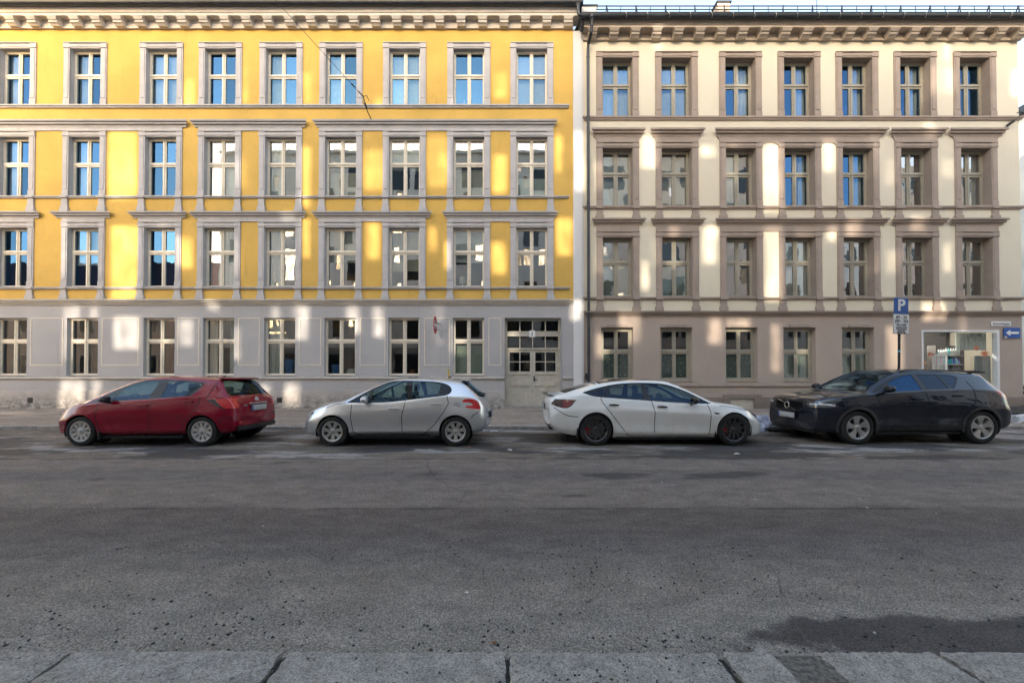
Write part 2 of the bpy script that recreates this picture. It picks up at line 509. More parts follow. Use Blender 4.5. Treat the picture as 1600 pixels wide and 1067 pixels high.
M['pane'] = glass('sky_blue_pane', 0.09, tint=(.52,.58,.57), wave=0.16, wscale=1.3, gcol=(.17,.50,1.0), rvar=.10)  # blue of the reflected sky is put into the mirror colour
M['pane_old'] = None
M['pane_mid'] = glass('second_floor_pane', 0.18, tint=(.62,.68,.66), wave=0.13, wscale=1.1)
M['pane_old'] = glass('old_wavy_pane', 0.30, tint=(.62,.68,.66), wave=0.24, wscale=1.7)
M['pane_low'] = glass('street_level_pane', 0.07, tint=(.55,.60,.57), wave=0.12, wscale=1.3)
M['black_metal'] = plain('black_painted_metal', (0.018, 0.02, 0.025), 0.45, var=0.2)
M['gutter'] = plain('dark_gutter_steel', (0.022, 0.026, 0.034), 0.35, var=0.25, vs=3)
M['roof'] = plain('dark_roof_tile', (0.035, 0.034, 0.036), 0.7, var=0.3, vs=3)
M['room'] = plain('room_wall', (0.13, 0.115, 0.10), 0.9, var=0.1, vs=0.6)
M['room_dark'] = plain('dark_room_wall', (0.08, 0.07, 0.062), 0.9)
M['curtain'] = plain('white_curtain', (0.72, 0.71, 0.68), 0.9, var=0.05)
M['curtain_beige'] = plain('beige_blind', (0.58, 0.49, 0.38), 0.9, var=0.05)
M['blind_green'] = plain('pale_green_blind', (0.50, 0.55, 0.48), 0.8, var=0.05)
M['steel'] = plain('galvanised_steel', (0.42, 0.43, 0.44), 0.45, metal=0.8, var=0.1)
M['road'] = make_road_mat()
M['pave'] = make_pavement_mat()
M['granite'] = make_granite('kerb_granite', (0.235, 0.22, 0.20), (0.33, 0.308, 0.28))
M['granite_far'] = make_granite('far_kerb_granite', (0.25, 0.23, 0.21), (0.36, 0.33, 0.30), 0.6)
M['grit'] = plain('dark_grit', (0.028, 0.026, 0.025), 0.9)
M['dirt'] = plain('joint_dirt', (0.055, 0.05, 0.045), 0.95, var=0.4, vs=40, bmp=0.8, bs=120)

# ================================================================== THE SETTING
FY = 15.5                     # facade plane of the two street fronts
def sheet(name, x0, x1, y0, y1, z, mat, label=None, z1=None):
    mb = MB(); z1 = z if z1 is None else z1
    mb.quad((x0, y0, z), (x1, y0, z), (x1, y1, z1), (x0, y1, z1))
    o = mb.build(name, mat, recalc=False)
    o['kind'] = 'structure'
    if label: o['label'] = label
    return o

sheet('ground', -400, 400, -400, 400, -0.03, M['pave'])
road = sheet('road', -120, 120, 1.60, 10.75, 0.0, M['road'], 'worn grey asphalt road with seams and damp stains')
side = sheet('road', 21.6, 30.0, 10.75, 90, 0.004, M['road'], 'side street running back past the beige corner house')

# far pavement, rising gently to the house fronts
def pavement(name, x0, x1, y0, y1, z0, z1, label):
    mb = MB()
    vs = [(x0, y0, -0.05), (x1, y0, -0.05), (x1, y1, -0.05), (x0, y1, -0.05), (x0, y0, z0), (x1, y0, z0), (x1, y1, z1), (x0, y1, z1)]
    mb.add(vs, [(4, 5, 6, 7), (0, 1, 5, 4), (1, 2, 6, 5), (2, 3, 7, 6), (3, 0, 4, 7)])
    o = mb.build(name, M['pave'])
    tag(o, label, kind='structure')
    return o
pave_far = pavement('pavement', -120, 21.3, 10.88, 16.2, 0.095, 0.160, 'brownish asphalt pavement in front of the houses')
pave_near = pavement('pavement', -60, 60, -6.0, 1.56, 0.085, 0.12, 'pavement on the near side of the street')
pave_side = pavement('pavement', 29.8, 60, 10.88, 90, 0.1, 0.2, 'pavement beyond the side street')

def stone_mesh(name, L, D, H, mat, jx=0.006, nx=10, ny=4, skewl=0.0, skewr=0.0, seed=0):
    """one hewn kerb stone: uneven top, worn arrises"""
    rnd = random.Random(seed)
    bm = bmesh.new(); g = []
    for i in range(nx + 1):
        row = []
        for j in range(ny + 1):
            u, v = i / nx, j / ny
            x = u * L + (skewl * (1 - u) + skewr * u) * (1 - v)
            y = v * D
            edge = min(u * L, (1 - u) * L, v * D, (1 - v) * D)
            z = H + rnd.uniform(-1, 1) * jx * 0.35 - (jx * 1.3 if edge < 1e-6 else 0)
            if edge < 1e-6:
                x += rnd.uniform(-1, 1) * jx * (1.0 if i in (0, nx) else 0)
                y += rnd.uniform(-1.0, 1.0) * jx * (1.2 if j in (0, ny) else 0)
            row.append(bm.verts.new((x, y, z)))
        g.append(row)
    for i in range(nx):
        for j in range(ny):
            bm.faces.new((g[i][j], g[i + 1][j], g[i + 1][j + 1], g[i][j + 1]))
    ring = [g[i][0] for i in range(nx + 1)] + [g[nx][j] for j in range(1, ny + 1)] + [g[i][ny] for i in range(nx - 1, -1, -1)] + [g[0][j] for j in range(ny - 1, 0, -1)]
    low = [bm.verts.new((v.co.x, v.co.y, -0.05)) for v in ring]
    n = len(ring)
    for k in range(n):
        bm.faces.new((ring[k], low[k], low[(k + 1) % n], ring[(k + 1) % n]))
    bmesh.ops.recalc_face_normals(bm, faces=bm.faces)
    me = bpy.data.meshes.new(name); bm.to_mesh(me); bm.free()
    me.materials.append(mat)
    return me
# far kerb
x = -24.0; k = 0
far_st = [stone_mesh('kerb_stone', l, 0.27, 0.105, M['granite_far'], 0.010, 8, 3, seed=40 + i) for i, l in enumerate((1.05, 1.22, 1.38, 0.92))]
far_len = (1.05, 1.22, 1.38, 0.92)
while x < 21.2:
    i = random.choice((0, 1, 2, 3))
    o = link('kerb_stone', far_st[i], pave_far, (x, 10.605 + random.uniform(-0.012, 0.012), random.uniform(-0.012, 0.008)))
    o.rotation_euler.z = random.uniform(-0.006, 0.006)
    x += far_len[i] + 0.012; k += 1
# near kerb: granite stones with dirty joints
edges = [(-5.55, -4.42, 0, 0), (-4.40, -3.28, 0, 0), (-3.26, -2.215, 0, 0.05), (-2.185, -1.150, 0.04, 0.03), (-1.118, -0.032, 0.02, 0.01), (-0.006, 1.010, 0.0, 0.0),
         (1.050, 1.290, 0.0, 0.04), (1.520, 2.105, 0.03, 0.03), (2.140, 3.20, 0.0, 0.0), (3.23, 4.40, 0, 0), (4.43, 5.55, 0, 0)]
for i, (a, b, sl, sr) in enumerate(edges):
    me = stone_mesh('kerb_stone', b - a, 0.45, 0.100, M['granite'], 0.007, 40 if i not in (6,) else 14, 18, sl, sr, seed=90 + i)
    link('kerb_stone', me, pave_near, (a, 1.555, random.uniform(-0.006, 0.004)))
mb = MB(); mb.box(-5.6, 5.6, 1.57, 1.985, -0.04, 0.068)
o = mb.build('joint_filling', M['dirt'], pave_near)
mb = MB(); mb.box(1.30, 1.56, 1.58, 1.98, 0.069, 0.090); mb.build('joint_filling', plain('gap_grit', (.13, .12, .105), .95, var=.5, vs=45, bmp=1.0, bs=90), pave_near)

# grit swept against the near kerb, litter of small stones: uncountable
from mathutils import noise as mnz
def grit(name, n, area, s0, s1, mat, seed, dens):
    rnd = random.Random(seed); mb = MB()
    cnt = 0
    while cnt < n:
        x = rnd.uniform(area[0], area[1]); y = area[2] + (area[3] - area[2]) * rnd.random() ** dens
        s = s0 + (s1 - s0) * rnd.random() ** 4
        if mnz.noise(Vector((x * .9, y * 2.2, seed))) < rnd.uniform(-.25, .45): continue
        a = rnd.uniform(0, 6.28); z = 0.001 if y > 2.0 else 0.097
        c, q = math.cos(a) * s, math.sin(a) * s
        e = rnd.uniform(0.5, 1.0); hgt = s * rnd.uniform(0.4, 0.9)
        vs = [(x + c, y + q, z), (x - q * e, y + c * e, z), (x - c, y - q, z), (x + q * e, y - c * e, z), (x + c * 0.2, y - q * 0.3, z + hgt)]
        mb.add(vs, [(0, 1, 4), (1, 2, 4), (2, 3, 4), (3, 0, 4)]); cnt += 1
    o = mb.build(name, mat, recalc=False); return o
gr = grit('gravel', 3800, (-3.6, 3.6, 2.0, 3.6), 0.003, 0.014, M['grit'], 3, 4.2)
tag(gr, 'dark grit scattered on the asphalt along the near kerb', 'gravel', kind='stuff')
gr = grit('gravel', 900, (-3.2, 3.2, 1.62, 1.99), 0.0025, 0.011, M['grit'], 5, 1.0)
tag(gr, 'dark grit lying on the granite kerb stones', 'gravel', kind='stuff')
M['pale_stone'] = plain('pale_chippings', (0.42, 0.40, 0.37), 0.9)
gr = grit('gravel', 170, (-8.5, 8.5, 2.02, 9.8), 0.004, 0.018, M['pale_stone'], 8, 1.0)
tag(gr, 'pale chippings and crumbs strewn over the road', 'gravel', kind='stuff')
# litter that can be picked out
def crumple(name, loc, s, mat, label, cat, seed, n=26, flat=0.5):
    rnd = random.Random(seed); bm = bmesh.new()
    bmesh.ops.create_icosphere(bm, subdivisions=3, radius=1.0)
    from mathutils import noise as mn
    off = Vector((seed * 3.1, seed, 0))
    for v in bm.verts:
        d = 1 + 0.55 * mn.noise(v.co * 1.3 + off) + 0.30 * abs(mn.noise(v.co * 3.6 + off)) + 0.12 * mn.noise(v.co * 9 + off)
        v.co = Vector((v.co.x * d * s[0], v.co.y * d * s[1], max(-0.35, v.co.z) * d * s[2] + s[2] * 0.33))
    bmesh.ops.recalc_face_normals(bm, faces=bm.faces)
    me = bpy.data.meshes.new(name); bm.to_mesh(me); bm.free(); me.materials.append(mat)
    o = link(name, me, None, loc)
    return tag(o, label, cat)
M['leaf'] = plain('dead_leaf', (0.23, 0.09, 0.04), 0.9, var=0.3, vs=50)
M['paper'] = plain('litter_paper', (0.62, 0.61, 0.58), 0.8, var=0.15, vs=40)
def scrap(name, loc, pts, mat, label, cat, h=0.012):
    mb = MB(); n = len(pts)
    rnd = random.Random(len(label))
    vs = [(px, py, rnd.uniform(0.002, h)) for px, py in pts] + [(sum(p[0] for p in pts) / n, sum(p[1] for p in pts) / n, h)]
    vs2 = [(a, b, c - 0.002) for a, b, c in vs]
    fs = [(i, (i + 1) % n, n) for i in range(n)]
    mb.add(vs, fs); mb.add(vs2, [tuple(reversed(f)) for f in fs])
    for i in range(n): mb.quad(vs[i], vs2[i], vs2[(i + 1) % n], vs[(i + 1) % n])
    o = mb.build(name, mat, None, loc, recalc=False)
    return tag(o, label, cat)
scrap('stone_flake', (1.32, 2.13, 0.004), [(-0.05, -0.012), (-0.01, -0.03), (0.045, -0.02), (0.05, 0.01), (0.0, 0.018)], M['granite'], 'flat grey stone flake lying before the dirt-filled kerb gap', 'stone', 0.02)
scrap('dead_leaf', (-0.10, 2.20, 0.004), [(-0.018, 0), (0, -0.01), (0.02, 0.0), (0.002, 0.012)], M['leaf'], 'small brown dead leaf by the near kerb', 'leaf')
scrap('paper_scrap', (-0.31, 2.70, 0.004), [(-0.014, -0.006), (0.012, -0.01), (0.016, 0.006), (-0.01, 0.01)], M['paper'], 'white paper scrap in the middle of the near lane', 'litter')
scrap('dead_leaf', (-0.86, 7.95, 0.004), [(-0.06, -0.01), (0.0, -0.03), (0.06, 0.01), (0.0, 0.03)], M['leaf'], 'reddish dead leaf beside the rear wheel of the silver car', 'leaf', 0.05)
scrap('paper_scrap', (-0.05, 7.75, 0.004), [(-0.05, -0.02), (0.03, -0.03), (0.06, 0.01), (0.0, 0.03)], M['paper'], 'crumpled white scrap behind the silver car', 'litter', 0.03)
scrap('paper_scrap', (4.15, 7.35, 0.004), [(-0.07, -0.02), (0.05, -0.03), (0.08, 0.015), (0.0, 0.03)], M['paper'], 'grey-white scrap on the road below the white saloon', 'litter', 0.03)
M['snow'] = plain('dirty_old_snow', (0.46, 0.46, 0.47), 0.8, var=0.45, vs=9, bmp=1.0, bs=30)
M['bag'] = plain('crumpled_plastic', (0.42, 0.45, 0.56), 0.35, var=0.35, vs=14)
M['black_heap'] = plain('dark_grit_heap', (0.035, 0.032, 0.03), 0.95, var=0.5, vs=25, bmp=1.0, bs=40)
crumple('plastic_bag', (6.60, 10.48, 0.0), (0.21, 0.17, 0.30), M['bag'], 'crumpled pale plastic rubbish on the kerb in front of the white saloon', 'rubbish', 4)
crumple('snow_heap', (6.98, 10.38, 0.0), (0.42, 0.20, 0.10), M['black_heap'], 'low dark gritty ice heap between white saloon and dark car', 'ice heap', 9)
crumple('snow_lump', (14.62, 11.55, 0.10), (0.40, 0.26, 0.17), M['snow'], 'grey-white lump of old snow behind the dark car', 'snow', 6)
crumple('snow_lump', (14.15, 11.75, 0.10), (0.28, 0.18, 0.10), M['snow'], 'smaller dirty snow lump close to the rear bumper of the dark car', 'snow', 12)
crumple('grit_heap', (15.9, 12.5, 0.10), (0.75, 0.40, 0.22), M['black_heap'], 'dark grit heap at the street corner', 'grit heap', 15)
crumple('snow_lump', (15.1, 11.75, 0.10), (0.24, 0.14, 0.09), M['snow'], 'small snow lump at the right edge by the grit heap', 'snow', 17)
crumple('snow_lump', (-8.55, 10.02, 0.0), (0.34, 0.12, 0.03), M['snow'], 'flat streak of dirty ice in the gutter left of the red car', 'snow', 19)
crumple('snow_lump', (-0.55, 10.35, 0.0), (0.30, 0.09, 0.025), M['snow'], 'thin dirty ice in the gutter behind the silver car', 'snow', 23)

# ================================================================== HOUSE PARTS
def hood_profile(z0, z1, p=0.17):
    h = z1 - z0
    return [(-0.01, z0), (p * 0.30, z0), (p * 0.34, z0 + h * 0.16), (p * 0.24, z0 + h * 0.19), (p * 0.30, z0 + h * 0.26), (p * 0.66, z0 + h * 0.34), (p * 0.72, z0 + h * 0.52), (p * 0.58, z0 + h * 0.56), (p * 0.62, z0 + h * 0.62),
            (p, z0 + h * 0.66), (p, z0 + h * 0.80), (p * 0.86, z0 + h * 0.83), (p * 0.94, z0 + h * 0.88), (p * 0.94, z0 + h * 0.94), (-0.01, z1)]
def moulding(parent, name, x0, x1, prof, mat, mitre=True):
    mb = MB(); mb.y0 = FY
    mb.prism_x(prof, x0, x1, mitre)
    return mb.build(name, mat, parent)

CACHE = {}
def window_meshes(key, w, h, split, d, wood, reveal_mat, fr=0.042, mull=0.072, sash=0.034):
    """frame, pane (top, bottom), reveal meshes of one window size; origin bottom centre on the facade plane"""
    if key in CACHE: return CACHE[key]
    mb = MB(); W = w / 2
    y0, y1 = d, d + 0.09
    zt = h * (1 - split)                       # transom centre
    mb.box(-W, -W + fr, y0, y1, 0, h); mb.box(W - fr, W, y0, y1, 0, h)
    mb.box(-W + fr, W - fr, y0, y1, h - fr, h); mb.box(-W + fr, W - fr, y0, y1, 0, fr * 1.1)
    mb.box(-mull / 2, mull / 2, y0 + 0.004, y1, fr * 1.1, h - fr)
    mb.box(-0.012, 0.012, y0 - 0.012, y0 + 0.01, fr * 1.1, h - fr)
    mb.box(-W + fr, -mull / 2, y0 + 0.006, y1, zt - 0.05, zt + 0.045); mb.box(mull / 2, W - fr, y0 + 0.006, y1, zt - 0.05, zt + 0.045)
    mb.box(-W + fr, W - fr, y0 - 0.022, y0 + 0.006, zt - 0.012, zt + 0.03)
    panes = []
    for (a, b) in ((-W + fr, -mull / 2), (mull / 2, W - fr)):
        for (c, e, big) in ((fr * 1.1, zt - 0.05, 1), (zt + 0.045, h - fr, 0)):
            ya, yb = y0 + 0.014, y1 - 0.01
            mb.box(a, a + sash, ya, yb, c, e); mb.box(b - sash, b, ya, yb, c, e)
            mb.box(a + sash, b - sash, ya, yb, c, c + sash * 1.15); mb.box(a + sash, b - sash, ya, yb, e - sash, e)
            panes.append((a + sash, b - sash, c + sash * 1.15, e - sash))
    frame = mb.mesh('window', wood, recalc=False)
    pm = []
    for (a, b, c, e) in panes:
        q = MB(); q.quad((a - 0.004, y0 + 0.045, c - 0.004), (b + 0.004, y0 + 0.045, c - 0.004), (b + 0.004, y0 + 0.045, e + 0.004), (a - 0.004, y0 + 0.045, e + 0.004))
        pm.append(q.v)
    # reveal: the four inner faces of the opening plus a sloping sill
    q = MB()
    q.quad((-W, 0, 0), (-W, y1, 0), (-W, y1, h), (-W, 0, h)); q.quad((W, 0, 0), (W, 0, h), (W, y1, h), (W, y1, 0))
    q.quad((-W, 0, h), (-W, y1, h), (W, y1, h), (W, 0, h)); q.quad((-W, 0, 0), (W, 0, 0), (W, y1, 0), (-W, y1, 0))
    q.box(-W + 0.002, W - 0.002, -0.028, d + 0.001, 0.004, 0.022)
    rev = q.mesh('window_reveal', reveal_mat, recalc=False)
    CACHE[key] = (frame, pm, rev, y0 + 0.045)
    return CACHE[key]
PANE_ME = {}
def pane_mesh(vs, mat):
    k = (tuple(vs), mat.name)
    if k not in PANE_ME:
        q = MB(); q.add(vs, [(0, 1, 2, 3)]); PANE_ME[k] = q.mesh('pane', mat, recalc=False)
    return PANE_ME[k]
def put_window(parent, key, cx, z, w, h, split, d, wood, reveal_mat, glassm, dress=None, **kw):
    frame, pm, rev, yp = window_meshes(key, w, h, split, d, wood, reveal_mat, **kw)
    o = link('window', frame, parent, (cx, FY, z))
    for vs in pm: link('pane', pane_mesh(vs, glassm), o)
    link('reveal', rev, o)
    if dress: dress(o, w, h, d + 0.12)
    return o
# what hangs behind the panes
def folds(x0, x1, z0, z1, y, mat, name, parent, n=26, amp=0.018, pinch=0.0):
    mb = MB(); vs = []
    for i in range(n + 1):
        u = i / n; x = x0 + (x1 - x0) * u
        dy = amp * math.sin(u * (x1 - x0) * 44)
        xb = x + pinch * (0.5 - u) * (x1 - x0)
        vs += [(x, y + dy, z1), (xb, y + dy * 1.4, z0)]
    fs = [(2 * i, 2 * i + 1, 2 * i + 3, 2 * i + 2) for i in range(n)]
    mb.add(vs, fs)
    return mb.build(name, mat, parent, recalc=False, smooth=True)
def d_curtain_full(o, w, h, y): folds(-w * .46, w * .46, .05, h - .05, y + .05, M['curtain'], 'curtain', o)
def d_curtain_left(o, w, h, y): folds(-w * .46, -w * .05, .05, h - .05, y + .05, M['curtain'], 'curtain', o, 14)
def d_curtain_right(o, w, h, y): folds(w * .08, w * .46, .05, h - .05, y + .05, M['curtain'], 'curtain', o, 14)
def d_curtain_pair(o, w, h, y):
    folds(-w * .46, -w * .2, .05, h - .05, y + .05, M['curtain'], 'curtain', o, 10); folds(w * .2, w * .46, .05, h - .05, y + .05, M['curtain'], 'curtain', o, 10)
def blind(frac, mat, from_bottom=False):
    def f(o, w, h, y):
        mb = MB()
        a, b = ((.05, h * frac) if from_bottom else (h * (1 - frac), h - .04))
        mb.box(-w * .46, w * .46, y + .03, y + .036, a, b)
        mb.box(-w * .46, w * .46, y + .026, y + .042, (b if from_bottom else a - .015), (b + .015 if from_bottom else a))
        mb.build('blind', mat, o)
    return f

def surround_mesh(name, w, h, mat, pw=0.235):
    mb = MB(); W = w / 2; mb.y0 = 0
    for s in (-1, 1):
        a, b = sorted((s * W, s * (W + pw)))
        mb.box(a, b, -0.035, 0.01, 0.001, h + 0.215)
        mb.box(a + 0.045, b - 0.045, -0.052, -0.03, 0.27, h - 0.04)
        mb.box(a - 0.012, b + 0.012, -0.062, -0.03, h + 0.015, h + 0.055)
        mb.box(a - 0.004, b + 0.004, -0.056, -0.03, h + 0.06, h + 0.228)
        mb.box(a - 0.006, b + 0.006, -0.050, -0.03, 0.002, 0.20)
    mb.box(-W, W, -0.030, 0.01, h, h + 0.21)
    mb.prism_x([(0.025, h + 0.035), (0.045, h + 0.04), (0.060, h + 0.075), (0.060, h + 0.12), (0.048, h + 0.15), (0.025, h + 0.16)], -W + 0.004, W - 0.004)
    mb.prism_x([(0.0, h + 0.19), (0.075, h + 0.195), (0.075, h + 0.222), (0.0, h + 0.232)], -W - pw + 0.01, W + pw - 0.01)
    return mb.mesh(name, mat)
def console_mesh(mat, z0, z1, w=0.235):
    """flared block between sill band and hood"""
    h = z1 - z0; a = w / 2; mb = MB()
    poly = [(-a * 1.35, 0), (a * 1.35, 0), (a * 1.35, h * .34), (a * 1.12, h * .40), (a * .98, h * .55), (a * .98, h), (-a * .98, h), (-a * .98, h * .55), (-a * 1.12, h * .40), (-a * 1.35, h * .34)]
    mb.extrude(poly, -0.062, 0.01)
    mb.box(-a * 1.3, a * 1.3, -0.085, -0.05, 0.004, h * .30)
    return mb.mesh('console', mat)

def modillion_mesh(mat, dep, hgt, w=0.34):
    """S-shaped cornice bracket; origin at top centre, back plane y=0, front toward -y"""
    mb = MB(); a = w / 2
    prof = [(0, 0), (-dep, 0), (-dep, -hgt * .36), (-dep * .93, -hgt * .46), (-dep * .80, -hgt * .52), (-dep * .86, -hgt * .62), (-dep * .80, -hgt * .76), (-dep * .62, -hgt * .84), (-dep * .45, -hgt), (0, -hgt)]
    n = len(prof)
    vs = [(-a, p, z) for p, z in prof] + [(a, p, z) for p, z in prof]
    mb.add(vs, [(k, (k + 1) % n, n + (k + 1) % n, n + k) for k in range(n)] + [tuple(range(n)), tuple(range(2 * n - 1, n - 1, -1))])
    mb.box(-a - .045, a + .045, -dep - .03, 0, -.055, -.002)
    mb.box(-a - .02, a + .02, -dep - .014, 0, -.085, -.056)
    return mb.mesh('cornice_bracket', mat)

# ================================================================== YELLOW HOUSE
yh = empty('apartment_house', (0, FY, 0))
yh.location = (0, 0, 0)
tag(yh, 'long yellow plastered apartment house with lilac-grey window surrounds and street floor', 'building')
YX0, YX1 = -26.0, 2.40
ycols = [-24.9, -22.3, -19.58, -16.80, -13.80, -11.48, -9.09, -6.73, -4.23, -1.70, 0.78]
YW = 1.22
yfl = [('top', 12.07, 14.31, .44), ('third', 8.47, 10.81, .435), ('second', 4.90, 7.23, .40), ('ground', 1.43, 3.69, .40)]
yholes = []
for nm, z0, z1, sp in yfl:
    for c in ycols:
        if nm == 'ground' and c > 0: continue
        yholes.append((c - YW / 2, c + YW / 2, z0, z1))
DOOR = (-0.28, 1.92, 0.20, 3.69)
yholes.append(DOOR)
mb = MB(); wall_with_holes(mb, YX0, YX1, 4.33, 15.4, FY, yholes); mb.build('wall', M['yellow'], yh, recalc=False)
mb = MB(); wall_with_holes(mb, YX0, YX1, 0.86, 4.33, FY, yholes); mb.build('street_floor_wall', M['lilac'], yh, recalc=False)
mb = MB()
for a, b in ((YX0, DOOR[0]), (DOOR[1], YX1)):
    mb.box(a, b, FY - 0.045, FY + 0.01, 0.05, 0.86)
mb.build('plinth', M['lilac_base'], yh, bevel=0.008)
for a, b in ((YX0, DOOR[0] - 0.02), (DOOR[1] + 0.07, YX1 - 0.01)):
    moulding(yh, 'plinth_moulding', a, b, [(-0.01, 1.29), (0.04, 1.29), (0.075, 1.325), (0.075, 1.375), (0.05, 1.39), (-0.01, 1.425)], M['white_trim'], False)
# white gable strip between the two houses
mb = MB(); mb.box(2.40, 2.73, FY - 0.09, FY + 0.2, 0.05, 14.95); mb.build('gable_strip', M['strip'], yh, bevel=0.01)
mb = MB(); mb.box(2.735, 2.80, FY - 0.05, FY + 0.1, 0.05, 14.9); mb.build('gable_strip', M['strip'], yh)
# body behind the front: gables, back, and the rooms
def shell(parent, x0, x1, z1, back, wallmat, floors, parts):
    mb = MB()
    mb.quad((x0, FY, 0), (x0, FY, z1), (x0, back, z1), (x0, back, 0)); mb.quad((x1, FY, 0), (x1, back, 0), (x1, back, z1), (x1, FY, z1))
    mb.quad((x0, back, 0), (x0, back, z1), (x1, back, z1), (x1, back, 0))
    mb.build('gable_wall', wallmat, parent, recalc=False)
    mb = MB()
    yi = FY + 4.2
    mb.quad((x0 + .05, yi, 0), (x1 - .05, yi, 0), (x1 - .05, yi, z1), (x0 + .05, yi, z1))
    for z in floors:
        mb.box(x0 + .05, x1 - .05, FY + .45, yi, z - .15, z + .15)
    for px in parts: mb.box(px - .06, px + .06, FY + .45, yi - .01, 0.2, z1 - .2)
    mb.build('room_walls', M['room'], parent)
shell(yh, YX0, YX1 + .3, 15.5, 27.0, M['strip'], (0.1, 4.2, 7.9, 11.6, 15.3), [(a + b) / 2 for a, b in zip(ycols[:-1], ycols[1:])])

dress_y = {
 'top': {2: d_curtain_left, 3: d_curtain_left, 4: blind(.98, M['curtain']), 5: None, 6: d_curtain_left, 7: d_curtain_left, 8: d_curtain_full, 9: None, 10: blind(.97, M['curtain'])},
 'third': {2: d_curtain_left, 3: d_curtain_left, 4: None, 5: blind(.55, M['curtain'], True), 6: d_curtain_left, 7: blind(.45, M['curtain_beige'], True), 8: blind(.5, M['curtain']), 9: blind(.5, M['curtain_beige'], True), 10: blind(.35, M['blind_green'], True)},
 'second': {2: None, 3: blind(.6, M['curtain']), 4: None, 5: d_curtain_full, 6: d_curtain_left, 7: blind(.55, M['curtain_beige']), 8: blind(.7, M['curtain_beige']), 9: blind(.55, M['curtain']), 10: None},
 'ground': {2: None, 3: None, 4: None, 5: d_curtain_pair, 6: d_curtain_left, 7: None, 8: None, 9: blind(.52, M['blind_green'], True)},
}
for nm, z0, z1, sp in yfl:
    h = z1 - z0
    for i, c in enumerate(ycols):
        if nm == 'ground' and c > 0: continue
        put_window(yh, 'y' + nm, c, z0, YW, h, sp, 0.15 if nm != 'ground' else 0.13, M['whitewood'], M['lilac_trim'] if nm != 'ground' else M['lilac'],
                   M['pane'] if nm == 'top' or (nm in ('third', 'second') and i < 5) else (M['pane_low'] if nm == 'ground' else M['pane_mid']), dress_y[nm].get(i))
    if nm != 'ground':
        sm = surround_mesh('window_surround', YW, h, M['lilac_trim'])
        for c in ycols: link('window_surround', sm, yh, (c, FY, z0))
# hoods over the third and second floor windows, with the grey frieze below them
def frieze(parent, c0, c1, z0, z1, mat, w=YW, pw=.235, notch=0.0):
    a, b = c0 - w / 2 - pw, c1 + w / 2 + pw
    mb = MB()
    if notch:
        r = notch
        def side(s, x):
            pts = []
            for k in range(7):
                t = math.pi / 2 * k / 6
                pts.append((x + s * (r - r * math.sin(t)), z1 - r * 1.3 + r * 1.3 * (1 - math.cos(t)) if False else z0 + .02 + (z1 - z0 - .03) * (k / 6)))
            return pts
        L = [(a - r * (k / 6) ** 2.2, z0 + (z1 - z0) * k / 6) for k in range(7)]
        Rr = [(b + r * (k / 6) ** 2.2, z0 + (z1 - z0) * k / 6) for k in range(7)]
        mb.extrude(Rr + L[::-1], FY - 0.036, FY + 0.01)
    else:
        mb.box(a, b, FY - 0.036, FY + 0.01, z0, z1)
    return mb.build('frieze', mat, parent)
C = ycols
for (a, b, i, j) in ((-26, -12.66, 0, 4), (-12.58, -8.00, 5, 6), (-7.79, 1.79, 7, 10)):
    moulding(yh, 'window_hood', a, b, hood_profile(11.18, 11.44), M['lilac_trim'])
    frieze(yh, C[i], C[j], 10.81 + .236, 11.185, M['lilac_trim'])
for (a, b, i, j) in ((-26, -23.6, 0, 0), (-23.5, -21.1, 1, 1), (-20.9, -18.39, 2, 2), (-17.97, -15.62, 3, 3), (-14.95, -12.65, 4, 4), (-12.58, -8.00, 5, 6), (-7.80, -3.12, 7, 8), (-2.73, 1.81, 9, 10)):
    moulding(yh, 'window_hood', a, b, hood_profile(7.60, 7.84), M['lilac_trim'])
    frieze(yh, C[i], C[j], 7.23 + .236, 7.605, M['lilac_trim'])
# sill bands and string course
sill = lambda z0, z1, p=.07: [(-0.01, z0), (p * .5, z0), (p * .7, z0 + (z1 - z0) * .35), (p, z0 + (z1 - z0) * .5), (p, z1 - .012), (-0.01, z1)]
moulding(yh, 'sill_band', YX0, 2.25, sill(11.94, 12.065, .10), M['lilac_trim'])
moulding(yh, 'sill_band', YX0, 2.25, sill(8.37, 8.465, .09), M['lilac_trim'])
moulding(yh, 'sill_band', YX0, 2.27, sill(4.80, 4.895, .09), M['lilac_trim'])
moulding(yh, 'string_course', YX0, 2.36, hood_profile(4.20, 4.42, .15), M['white_trim'])
for zc0, zc1 in ((7.845, 8.375), (4.42, 4.805)):
    cm = console_mesh(M['lilac_trim'], zc0, zc1)
    for c in ycols:
        for s in (-1, 1): link('console', cm, yh, (c + s * (YW / 2 + .1175), FY, zc0))
    bk = MB(); bk.box(-.14, .14, -0.115, -0.02, -.085, .002); bk = bk.mesh('sill_block', M['lilac_trim'])
    for c in ycols:
        for s in (-1, 1): link('sill_block', bk, yh, (c + s * (YW / 2 + .1175), FY, zc1 + .09))
# thin framed panels on the street floor
for a, b in ((-18.83, -17.55), (-16.04, -14.59), (-13.07, -12.23), (-10.71, -9.86), (-8.33, -7.46), (-5.95, -4.95), (-3.43, -2.43), (-0.92, -0.42)):
    mb = MB(); z0, z1, t = 1.83, 3.69, 0.032
    y0, y1 = FY - 0.012, FY + 0.004
    mb.box(a, a + t, y0, y1, z0, z1); mb.box(b - t, b, y0, y1, z0, z1); mb.box(a + t, b - t, y0, y1, z0, z0 + t); mb.box(a + t, b - t, y0, y1, z1 - t, z1)
    mb.build('panel_moulding', M['whitewood'], yh)
